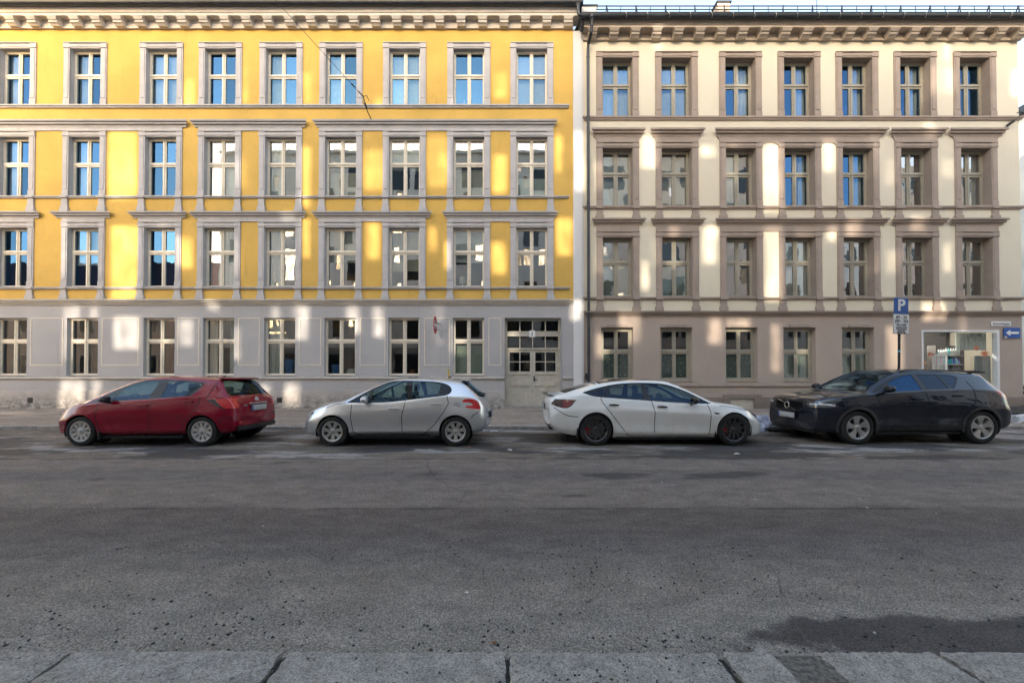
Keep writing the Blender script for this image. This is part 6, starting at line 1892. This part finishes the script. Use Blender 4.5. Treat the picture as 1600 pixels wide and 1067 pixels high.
red = dict(name='parked_car', x_rear=-1.88, x_front=2.02, hw=.848, floor=.19, wheel_in=.026, tuck=.09, crease=.6, scallop=.018,
  curves=dict(
    zt=[(-1.88,.60),(-1.86,.75),(-1.83,.88),(-1.77,.98),(-1.70,1.05),(-1.58,1.19),(-1.46,1.345),(-1.40,1.395),(-1.2,1.425),(-.8,1.45),(-.25,1.458),(.1,1.432),(.305,1.388),(.665,1.25),(1.06,1.06),(1.25,.965),(1.4,.91),(1.67,.815),(1.82,.73),(1.92,.64),(1.99,.54),(2.02,.46)],
    zb=[(-1.88,.38),(-1.8,.29),(-1.6,.23),(1.6,.18),(1.9,.19),(2.02,.24)],
    wm=[(-1.88,.66),(-1.85,.735),(-1.77,.79),(-1.62,.828),(-1.4,.845),(-1,.848),(1.0,.848),(1.45,.83),(1.74,.76),(1.88,.67),(1.97,.56),(2.02,.45)],
    zc=[(-1.88,.48),(-1.7,.62),(-1,.70),(1,.64),(1.6,.56),(1.9,.46),(2.02,.36)],
    zw=[(-1.88,.56),(-1.86,.70),(-1.82,.84),(-1.76,.95),(-1.6,1.02),(-.99,1.03),(-.13,.962),(.415,.932),(1.1,.878),(1.35,.842),(1.6,.77),(1.8,.68),(1.93,.57),(2.02,.42)],
    ww=[(-1.88,.60),(-1.85,.68),(-1.77,.73),(-1.6,.76),(-1.0,.79),(1.1,.80),(1.45,.76),(1.74,.67),(1.88,.58),(1.97,.48),(2.02,.38)],
    zr=[(-1.88,.59),(-1.86,.73),(-1.82,.87),(-1.76,.97),(-1.70,1.03),(-1.58,1.16),(-1.46,1.30),(-1.40,1.345),(-1.2,1.375),(-.8,1.40),(-.25,1.41),(.1,1.385),(.305,1.34),(.665,1.205),(1.06,1.015),(1.25,.925),(1.4,.88),(1.67,.79),(1.82,.705),(1.92,.61),(2.02,.44)],
    wr=[(-1.88,.52),(-1.85,.60),(-1.77,.655),(-1.68,.655),(-1.55,.63),(-1.4,.59),(-.25,.568),(.305,.59),(.665,.62),(1.06,.67),(1.25,.69),(1.45,.64),(1.74,.53),(1.88,.46),(2.02,.28)]),
  bow=[(-1.95,-.05),(-1.5,-.05),(-1.0,0),(.2,.02),(1.0,.06),(2.05,.08)],
  flare=[(1.255,.31,.345,.010),(-1.255,.31,.345,.014)], arch=[(1.255,.31,.340),(-1.255,.31,.340)], axles=(1.255,-1.255),
  glass=[(1, SP([(.64,.945,1),(.50,1.20,1),(.3,1.285),(.05,1.335),(-.20,1.345,1),(-.11,.978,1)]), 'side', sidey(.4)),
         (2, SP([(.95,.922,1),(.60,1.125,1),(.70,.935,1)]), 'side', sidey(.4)),
         (3, SP([(-.36,.995,1),(-.40,1.345,1),(-.8,1.325),(-1.13,1.285,1),(-.965,1.045,1)]), 'side', sidey(.4)),
         (4, SP([(1.28,-.05,1),(1.25,.35),(1.15,.58),(1.08,.632,1),(.62,.572),(.35,.545,1),(.38,.3),(.39,-.05,1)]), 'plan', isup),
         (5, SP([(-.05,1.36,1),(.40,1.355),(.53,1.32),(.60,1.20),(.655,1.06),(.63,1.035,1),(.45,1.03),(-.05,1.025,1)]), 'end', rearf(-1.38))],
  glass_parts=[(1,'side_window',True),(2,'quarter_window',True),(3,'side_window',True),(4,'windscreen',False),(5,'rear_window',False)],
  lamps=[(10, SP([(-1.50,.965,1),(-1.79,.98,1),(-1.86,.82),(-1.855,.77,1),(-1.70,.785),(-1.60,.86)]), 'side', sidey(.54)),
         (12, SP([(-1.33,.965,1),(-1.52,.965,1),(-1.62,.86),(-1.72,.765,1),(-1.60,.80),(-1.45,.88)]), 'side', sidey(.54)),
         (11, SP([(1.62,.83,1),(1.78,.765),(1.90,.67),(1.965,.58),(1.95,.545,1),(1.83,.63),(1.70,.73)]), 'side', sidey(.36))],
  lamp_parts=[(10,'tail_light',M['tail_red']),(12,'tail_light',M['tail_dark']),(11,'headlight',M['lamp_clear'])],
  trim=[(20, SP([(1.14,.878,1),(.88,1.035),(.66,1.165),(.3,1.315),(0,1.368),(-.45,1.368),(-.9,1.342),(-1.18,1.30,1),(-1.1,1.14),(-.99,1.035,1),(-.13,.968),(.415,.938)]), 'side', sidey(.4))],
  trim_parts=[(20,'window_frame',M['car_black'])],
  doors=[[(.89,.96),(.92,.65),(.88,.36),(.82,.25),(-.16,.25),(-.16,.62),(-.23,1.05)], [(-.23,1.05),(-.16,.62),(-.16,.25),(-.80,.25),(-.87,.46),(-1.06,.66),(-1.20,.90),(-1.0,1.06)]],
  handles=[(-.05,.842,.20),(-.975,.918,.20)], handle_mat=None,
  seams=[([(.89,.915),(.92,.65),(.88,.36),(.82,.25),(-.80,.25)],False), ([(-.215,.965),(-.16,.62),(-.16,.25)],False), ([(-.80,.25),(-.87,.46),(-1.06,.66),(-1.20,.90),(-1.185,1.02)],False), ([(1.15,.885),(1.35,.85),(1.62,.78)],False), ([(-1.86,.60),(-1.68,.58),(-1.60,.46)],False), ([(-1.42,1.30),(-1.36,1.12),(-1.34,.97)],False)],
  strips=[],
  wheel=(.305,.210,.185,(10,.050,.082,.30,.985,.012,.92,0),M['cover']), mirror=(.66,.80,.965,M['car_black']), mirror_dim=(.20,.14,.13),
  seats=(.10,-.75,.49,.74), dash=(.72,.88), extra=extra_red)
# ---------------------------------------------------------------- white saloon
def extra_white(e, B, D, paint):
    pts = []
    mb = MB(); prof = [(-.10, .0), (-.02, .035), (.0, .036), (.005, .026), (-.02, .006)]
    n = 16; rows = []
    for k in range(n + 1):
        y = -.66 + 1.32 * k / n; xx = -2.365 - .10 * (1 - (y / .7) ** 2) + .04 * (abs(y) / .66) ** 4
        ht_ = B.bvh.ray_cast(Vector((xx + .07, abs(y), 3)), Vector((0, 0, -1)))[0]; zz_ = ht_.z if ht_ is not None else 1.03
        rows.append([(xx - a - .01 + .0, y, zz_ - .012 + b) for a, b in [(-.14, .0), (-.02, .04), (.0, .042), (.004, .030), (-.06, .0)]])
    m = 5
    for k in range(n): 
        for j in range(m): mb.quad(rows[k][j], rows[k][(j + 1) % m], rows[k + 1][(j + 1) % m], rows[k + 1][j])
    mb.build('lip_spoiler', M['car_gloss_black'], e)
    plate(e, B, 0, .78, False)
    for s in (1, -1):
        box_soft('mud_flap', (.025, .20, .22), M['car_black'], e, (-1.82, s * .80, .26), .008); box_soft('mud_flap', (.025, .20, .22), M['car_black'], e, (1.045, s * .80, .25), .008)
        box_soft('reflector', (.02, .22, .03), M['tail_red'], e, (-2.335, s * .66, .43), .006, (0, 0, R(30) * s))
    box_soft('rear_diffuser', (.10, 1.2, .12), M['car_black'], e, (-2.33, 0, .36), .03)
    text_obj('badge', 'DUAL MOTOR', .035, M['steel'], e, (B.hit_end(-.5, .72, False)[0].x - .006, -.5, .72), (math.pi / 2, 0, -math.pi / 2), .002)
    q = MB(); q.extrude([(1.00, .695), (1.135, .680), (1.105, .645), (1.06, .648)], -.012, .0); 
    for s in (1, -1):
        h = B.hit(1.06, .67); q.build('side_repeater', M['car_gloss_black'], e, (0, s * (h[0].y + (.004 if s > 0 else -.004 + .012)) if s > 0 else -(h[0].y + .004) + .012, 0))
white = dict(name='parked_car', x_rear=-2.37, x_front=2.22, hw=.925, floor=.16, wheel_in=.03, tuck=.09, crease=.35, scallop=.026, railf=.7,
  curves=dict(
    zt=[(-2.37,.78),(-2.36,.95),(-2.34,1.01),(-2.30,1.04),(-2.22,1.052),(-2.06,1.092),(-1.7,1.22),(-1.33,1.318),(-.9,1.378),(-.5,1.395),(-.1,1.387),(.2,1.347),(.55,1.205),(.85,1.04),(1.10,.915),(1.25,.880),(1.5,.848),(1.8,.775),(2.0,.685),(2.1,.61),(2.18,.52),(2.22,.44)],
    zb=[(-2.37,.40),(-2.3,.33),(-2.1,.23),(-1.8,.175),(-1.2,.14),(1.2,.13),(1.9,.14),(2.12,.15),(2.22,.17)],
    wm=[(-2.37,.74),(-2.34,.795),(-2.24,.845),(-2.0,.895),(-1.5,.925),(1.3,.925),(1.7,.89),(1.93,.81),(2.07,.71),(2.17,.59),(2.22,.47)],
    zc=[(-2.37,.60),(-2.0,.74),(-1.3,.76),(0,.70),(1.2,.64),(1.8,.56),(2.22,.34)],
    zw=[(-2.37,.74),(-2.36,.88),(-2.33,.93),(-2.2,.97),(-1.9,1.03),(-1.66,1.06),(-1.21,1.0),(-.25,.925),(.88,.85),(1.1,.835),(1.5,.79),(1.8,.71),(2.0,.61),(2.12,.50),(2.22,.40)],
    ww=[(-2.37,.67),(-2.32,.735),(-2.0,.815),(-1.5,.85),(1.0,.862),(1.3,.85),(1.7,.79),(1.93,.69),(2.07,.59),(2.17,.48),(2.22,.38)],
    zr=[(-2.37,.77),(-2.36,.93),(-2.33,.985),(-2.28,1.015),(-2.06,1.06),(-1.7,1.17),(-1.33,1.255),(-.9,1.315),(-.5,1.34),(-.1,1.335),(.2,1.295),(.55,1.155),(.85,1.0),(1.1,.885),(1.25,.865),(1.5,.832),(1.8,.752),(2.0,.655),(2.12,.56),(2.22,.42)],
    wr=[(-2.37,.62),(-2.3,.68),(-2.06,.67),(-1.7,.625),(-1.33,.585),(-.5,.58),(-.1,.585),(.2,.605),(.55,.645),(.85,.695),(1.1,.735),(1.3,.74),(1.7,.66),(1.93,.56),(2.07,.46),(2.22,.26)]),
  bow=[(-2.4,-.08),(-2.0,-.05),(-1.3,0),(.2,.02),(1.0,.06),(1.8,.08),(2.25,.10)],
  flare=[(1.4375,.335,.37,.012),(-1.4375,.335,.37,.014)], arch=[(1.4375,.335,.366),(-1.4375,.335,.366)], axles=(1.4375,-1.4375),
  glass=[(1, SP([(.88,.885,1),(.53,1.09),(.15,1.222),(-.1,1.258),(-.33,1.268,1),(-.27,.945,1),(.4,.895)]), 'side', sidey(.4)),
         (2, SP([(-1.21,1.02,1),(-1.15,1.195,1),(-1.4,1.142),(-1.60,1.092,1),(-1.4,1.04)]), 'side', sidey(.4)),
         (3, SP([(-.43,.958,1),(-.42,1.272,1),(-.8,1.255),(-1.08,1.215,1),(-1.16,1.015,1)]), 'side', sidey(.4)),
         (4, SP([(1.17,-.05,1),(1.14,.4),(1.05,.62),(.98,.668,1),(.6,.607),(.24,.558,1),(.27,.3),(.28,-.05,1)]), 'plan', isup),
         (5, SP([(-1.34,-.05,1),(-1.34,.50,1),(-1.7,.545),(-2.03,.575,1),(-2.07,.4),(-2.09,-.05,1)]), 'plan', isup),
         (6, SP([(.22,-.05,1),(.19,.3),(.16,.50,1),(-.5,.505),(-1.30,.495,1),(-1.30,-.05,1)]), 'plan', isup)],
  glass_parts=[(1,'side_window',True),(2,'quarter_window',True),(3,'side_window',True),(4,'windscreen',False),(5,'rear_window',False),(6,'roof_glass',False)],
  lamps=[(10, SP([(-1.90,.935,1),(-2.12,.945,1),(-2.13,.785,1),(-2.05,.792),(-1.97,.835)]), 'side', sidey(.46)),
         (12, SP([(-1.84,.948,1),(-2.27,.962,1),(-2.345,.88),(-2.345,.845,1),(-2.2,.80),(-2.08,.775),(-1.96,.815)]), 'side', sidey(.46)),
         (11, SP([(1.70,.78,1),(1.93,.70),(2.08,.60),(2.11,.54,1),(1.98,.58),(1.84,.68)]), 'side', sidey(.42))],
  lamp_parts=[(10,'tail_light',M['tail_deep']),(12,'tail_light',M['tail_dark']),(11,'headlight',M['lamp_dark'])],
  trim=[(20, SP([(1.01,.868,1),(.85,.955),(.53,1.122),(.15,1.26),(-.15,1.295),(-.6,1.30),(-1.0,1.265),(-1.4,1.182),(-1.70,1.098,1),(-1.5,1.03),(-1.21,.995),(-.25,.925),(.5,.877)]), 'side', sidey(.4))],
  trim_parts=[(20,'window_frame',M['car_gloss_black'])],
  doors=[[(.88,.90),(.945,.68),(.935,.35),(.91,.205),(-.216,.205),(-.216,.7),(-.28,1.0)], [(-.28,1.0),(-.216,.7),(-.216,.205),(-.74,.21),(-.80,.26),(-1.05,.58),(-1.30,.90),(-1.34,1.06)]],
  handles=[(-.06,.812,.20),(-1.06,.852,.20)], handle_mat=M['car_black'], handle_tilt=3,
  seams=[([(.90,.865),(.945,.68),(.935,.35),(.91,.205),(-.74,.21)],False), ([(-.265,.925),(-.216,.7),(-.216,.205)],False), ([(-.74,.21),(-.80,.26),(-1.05,.58),(-1.30,.90),(-1.33,1.00)],False), ([(1.15,.83),(1.5,.79),(1.75,.72)],False), ([(-2.30,.79),(-2.1,.66),(-2.0,.62),(-1.80,.60)],False)],
  strips=[],
  wheel=(.335,.250,.215,(10,.030,.034,.20,.985,.03,1.0,.30),M['black_alloy']), mirror=(.56,.875,.935,M['car_gloss_black']), mirror_dim=(.25,.14,.14), caliper=True,
  glass_mat={6: M['roof_glass'], 5: M['roof_glass'], 2: M['car_glass_dark']},
  seats=(.0,-.85,.44,.78), dash=(.62,.82), extra=extra_white)
# ---------------------------------------------------------------- dark SUV
def extra_suv(e, B, D, paint):
    p = B.hit_end(.02, .775, True)[0]
    # round emblem with its diagonal bar
    q = MB(); q.path([(0, .072 * math.cos(2 * math.pi * k / 28), .072 * math.sin(2 * math.pi * k / 28)) for k in range(29)], .014, 6); em = q.build('emblem', M['chrome'], e, (p.x + .022, 0, .775))
    q = MB(); q.tube((-.008, -.30, .11), (-.008, -.08, .045), .009, 6); q.tube((-.008, .08, -.045), (-.008, .26, -.105), .009, 6); q.build('emblem_bar', M['chrome'], em)
    q = MB()
    for k in range(19):
        y = -.40 + k * .0444; hh = .105 - .03 * (abs(y) / .4) ** 3
        pp = B.hit_end(abs(y), .775, True)[0]; q.box(pp.x - .004, pp.x + .016, y - .006, y + .006, .775 - hh, .775 + hh)
    q.build('grille_bar', M['car_gloss_black'], e)
    plate(e, B, 0, .555, True, .52, .115, .02)
    for s in (1, -1):
        pts = []
        for x_ in (.12, .0, -.2, -.5, -.8, -1.1, -1.35, -1.5):
            h_ = B.bvh.ray_cast(Vector((x_, .60, 3)), Vector((0, 0, -1)))[0]; pts.append((x_, s * .60, h_.z + (.012 if x_ in (.12, -1.5) else .032)))
        q = MB(); q.path(pts, .016, 6); q.build('roof_rail', M['car_gloss_black'], e, smooth='auto')
        for wx in D['axles']:                                             # plastic arch cladding
            q = MB(); n = 22; hh = None
            vs = []
            for k in range(n + 1):
                a = R(-14) + (math.pi + R(28)) * k / n
                for rr_ in (D['arch'][0][2] - .004, D['arch'][0][2] + .055):
                    x_, z_ = wx + rr_ * math.cos(a), D['arch'][0][1] + rr_ * math.sin(a)
                    h = B.hit(x_, max(z_, .30))
                    y_ = (h[0].y if h[0] is not None else .90)
                    vs.append((x_, s * (max(y_, .84) + .012), z_))
            fs = [(2 * k, 2 * k + 1, 2 * k + 3, 2 * k + 2) for k in range(n)]
            q.add(vs, fs)
            vs2 = [(v[0], v[1] - s * .05, v[2]) for v in vs[::2]]
            q.add(vs[::2] + vs2, [(k, k + 1, n + 2 + k, n + 1 + k) for k in range(n)])
            q.build('arch_cladding', M['clad'], e, recalc=False, smooth='auto')
    box_soft('tailgate_spoiler', (.26, 1.12, .04), paint, e, (-1.74, 0, 1.535), .015, (0, R(-6), 0))
    box_soft('number_plate', (.012, .52, .115), M['plate'], e, (B.hit_end(.02, .80, False)[0].x - .01, 0, .80), .004)
    wiper(e, [(1.16, .55, 1.075), (1.08, -.05, 1.14)], .010); wiper(e, [(1.20, -.05, 1.085), (1.06, -.55, 1.12)], .010)
    box_soft('front_lip', (.06, 1.36, .05), M['car_black'], e, (2.10, 0, .235), .015)
    box_soft('interior_mirror', (.03, .22, .06), M['car_black'], e, (.35, 0, 1.40), .012)
M['clad'] = plain('cladding_plastic', (.035, .034, .034), .7, var=.3, vs=7, obj=True)
frontf = lambda c, n: c.x > 1.80 and n.x > .22
suv = dict(name='parked_car', x_rear=-2.17, x_front=2.13, hw=.93, floor=.24, wheel_in=.02, tuck=.06, crease=.55, scallop=.030, railf=.5,
  curves=dict(
    zt=[(-2.17,.74),(-2.15,.90),(-2.10,1.02),(-2.0,1.14),(-1.9,1.25),(-1.75,1.43),(-1.66,1.515),(-1.6,1.55),(-1.2,1.592),(-.6,1.617),(-.1,1.612),(.15,1.582),(.5,1.445),(.85,1.255),(1.05,1.14),(1.15,1.105),(1.4,1.08),(1.75,1.035),(1.95,.99),(2.04,.96),(2.09,.92),(2.12,.84),(2.13,.72)],
    zb=[(-2.17,.42),(-2.1,.35),(-1.9,.29),(-1.3,.245),(1.3,.235),(1.9,.21),(2.05,.22),(2.13,.26)],
    wm=[(-2.17,.72),(-2.13,.79),(-2.05,.855),(-1.8,.912),(-1.3,.93),(1.3,.93),(1.6,.915),(1.82,.875),(1.96,.84),(2.04,.81),(2.10,.775),(2.13,.74)],
    zc=[(-2.17,.62),(-1.9,.76),(-1.3,.84),(0,.86),(1.3,.82),(1.8,.72),(2.1,.60),(2.13,.50)],
    zw=[(-2.17,.70),(-2.14,.84),(-2.08,.96),(-2.0,1.05),(-1.8,1.13),(-1.3,1.165),(-.7,1.155),(.35,1.115),(1.0,1.06),(1.4,1.02),(1.75,.965),(1.95,.915),(2.04,.885),(2.10,.82),(2.13,.68)],
    ww=[(-2.17,.66),(-2.1,.74),(-1.9,.81),(-1.3,.85),(1.0,.87),(1.4,.868),(1.75,.835),(1.95,.795),(2.04,.76),(2.10,.73),(2.13,.69)],
    zr=[(-2.17,.73),(-2.14,.89),(-2.08,1.01),(-2.0,1.11),(-1.9,1.215),(-1.75,1.385),(-1.62,1.49),(-1.2,1.535),(-.6,1.56),(-.1,1.555),(.15,1.525),(.5,1.395),(.85,1.21),(1.05,1.105),(1.15,1.08),(1.4,1.055),(1.75,1.005),(1.95,.96),(2.04,.925),(2.10,.86),(2.13,.70)],
    wr=[(-2.17,.60),(-2.1,.67),(-1.9,.67),(-1.7,.62),(-1.5,.605),(-.1,.615),(.15,.63),(.5,.665),(.85,.715),(1.05,.75),(1.15,.755),(1.4,.755),(1.75,.73),(1.95,.70),(2.04,.675),(2.10,.65),(2.13,.61)]),
  bow=[(-2.2,-.06),(-1.8,-.06),(-1.2,0),(.2,.02),(1.0,.06),(1.9,.06),(2.15,.07)],
  flare=[(1.35,.355,.40,.012),(-1.35,.355,.40,.012)], arch=[(1.35,.355,.395),(-1.35,.355,.395)], axles=(1.35,-1.35),
  glass=[(1, SP([(.76,1.118,1),(.45,1.335),(.14,1.445),(-.06,1.475,1),(-.10,1.150,1),(.4,1.125)]), 'side', sidey(.4)),
         (2, SP([(-.77,1.185,1),(-.67,1.475,1),(-.92,1.455),(-1.04,1.405,1),(-.84,1.20)]), 'side', sidey(.4)),
         (3, SP([(-.22,1.165,1),(-.18,1.48,1),(-.62,1.475,1),(-.71,1.175,1)]), 'side', sidey(.4)),
         (4, SP([(1.15,-.05,1),(1.13,.4),(1.06,.64),(1.0,.69,1),(.5,.632),(.22,.588,1),(.25,.3),(.26,-.05,1)]), 'plan', isup),
         (5, SP([(-.05,1.49,1),(.40,1.48),(.52,1.45),(.60,1.24),(.60,1.16,1),(-.05,1.15,1)]), 'end', rearf(-1.60))],
  glass_parts=[(1,'side_window',True),(2,'quarter_window',True),(3,'side_window',True),(4,'windscreen',False),(5,'rear_window',False)],
  lamps=[(10, SP([(-1.72,1.125,1),(-2.02,1.11,1),(-2.13,1.0),(-2.13,.955,1),(-1.97,.96)]), 'side', sidey(.54)),
         (14, [(.60,1.12),(.66,1.14),(.655,1.30),(.62,1.44),(.575,1.47),(.585,1.40),(.615,1.26)], 'end', rearf(-1.60)),
         (15, SP([(-.02,.905,1),(.36,.90),(.445,.865),(.455,.82),(.41,.70),(.30,.665),(-.02,.66,1)]), 'end', frontf),
         (11, SP([(.50,.865,1),(.66,.885),(.80,.905),(.95,.935,1),(.95,.80,1),(.80,.78),(.62,.77),(.53,.80,1)]), 'end', frontf),
         (13, SP([(1.64,.955,1),(1.85,.945),(2.12,.90,1),(2.12,.78,1),(1.90,.79),(1.75,.86,1)]), 'side', sidey(.68)),
         (16, SP([(-.02,.42,1),(.42,.42),(.50,.38),(.46,.31),(-.02,.30,1)]), 'end', frontf),
         (17, SP([(.54,.52,1),(.78,.515,1),(.80,.455,1),(.60,.445,1)]), 'end', frontf)],
  lamp_parts=[(10,'tail_light',M['tail_red']),(14,'tail_light',M['tail_red']),(11,'headlight',M['lamp_dark']),(13,'headlight',M['lamp_dark']),(15,'grille',M['car_black']),(16,'lower_grille',M['car_black']),(17,'fog_lamp_recess',M['car_black'])],
  trim=[(20, SP([(1.0,1.082,1),(.72,1.24),(.45,1.375),(.12,1.48),(-.1,1.50),(-.6,1.497),(-.96,1.478),(-1.09,1.41,1),(-.82,1.18,1),(-.2,1.15),(.5,1.115)]), 'side', sidey(.4)),
        (21, [(.93,.20),(.93,.36),(-.93,.40),(-.93,.20)], 'side', sidey(.5))],
  trim_parts=[(20,'window_frame',M['car_gloss_black']),(21,'sill_cladding',M['clad'])],
  doors=[[(.90,1.10),(.86,.75),(.85,.42),(.82,.362),(-.19,.382),(-.19,.8),(-.16,1.2)], [(-.16,1.2),(-.19,.8),(-.19,.382),(-.86,.402),(-.92,.50),(-1.10,.75),(-1.22,.95),(-1.22,1.18),(-.84,1.19)]],
  handles=[(.04,.965,.21),(-.84,1.03,.21)], handle_mat=None,
  seams=[([(.93,1.06),(.86,.75),(.85,.42),(.82,.362),(-.86,.40)],False), ([(-.16,1.145),(-.19,.8),(-.19,.25)],False), ([(-.86,.402),(-.92,.50),(-1.10,.75),(-1.22,.95),(-1.24,1.18),(-1.20,1.34)],False), ([(1.05,1.05),(1.4,1.0),(1.66,.955)],False), ([(1.64,.86),(1.62,.78)],False)],
  strips=[], end_strips=[([(.58,.835),(.72,.835),(.84,.84)], .018, M['drl'], 'day_running_light', True), ([(.74,.88),(.80,.84),(.86,.82)], .02, M['drl'], 'day_running_light', True)],
  wheel=(.355,.245,.225,(5,.085,.185,.22,.975,.018,.95,.10),M['alloy']), mirror=(.73,.875,1.175,None), mirror_dim=(.22,.15,.15),
  glass_mat={1: M['suv_glass'], 2: M['car_glass_dark'], 3: M['car_glass_dark'], 5: M['car_glass_dark']},
  seats=(.05,-.78,.70,.78), dash=(.68,1.06), extra=extra_suv)

P_RED = car_paint('red_car_paint', (.22, .002, .016), metal=.1, rough=.25, coat=.95, flake=1, dirt=.10, dirtcol=(.10, .04, .04))
P_SILVER = car_paint('silver_car_paint', (.66, .665, .67), metal=.85, rough=.30, flake=1, dirt=.3, dirtcol=(.30, .28, .26))
P_WHITE = car_paint('white_car_paint', (.86, .85, .82), metal=0, rough=.35, dirt=.55, dirtcol=(.46, .40, .33))
P_DARK = car_paint('dark_blue_car_paint', (.004, .007, .017), metal=.15, rough=.25, coat=1.0, dirt=.5, dirtcol=(.050, .047, .046), dz=(.40, .95))
for d_, p_ in ((silver, P_SILVER), (red, P_RED), (suv, P_DARK)): d_['handle_mat'] = p_
CY = 8.20
red_car = car(red, 'dark red small hatchback parked at the left, rear toward the silver car', (-7.66, CY + .82, 0), math.pi, P_RED)
silver_car = car(silver, 'silver small hatchback parked before the yellow house, between red and white cars', (-2.437, CY + .83, 0), math.pi, P_SILVER)
white_car = car(white, 'white saloon with black wheels parked between the silver hatchback and the dark SUV', (3.18, CY + .95, 0), 0.0, P_WHITE)
suv_car = car(suv, 'dark blue SUV with dusty doors parked below the parking sign', (8.64, CY + 1.13, 0), math.pi + R(1.3), P_DARK)
far_car = copy_tree(suv_car); far_car.location = (24.6, 17.3, .004); far_car.rotation_euler.z = math.pi
tag(far_car, 'dark car standing in the side street at the right edge, mostly cut off', 'car', 'cars in the side street')
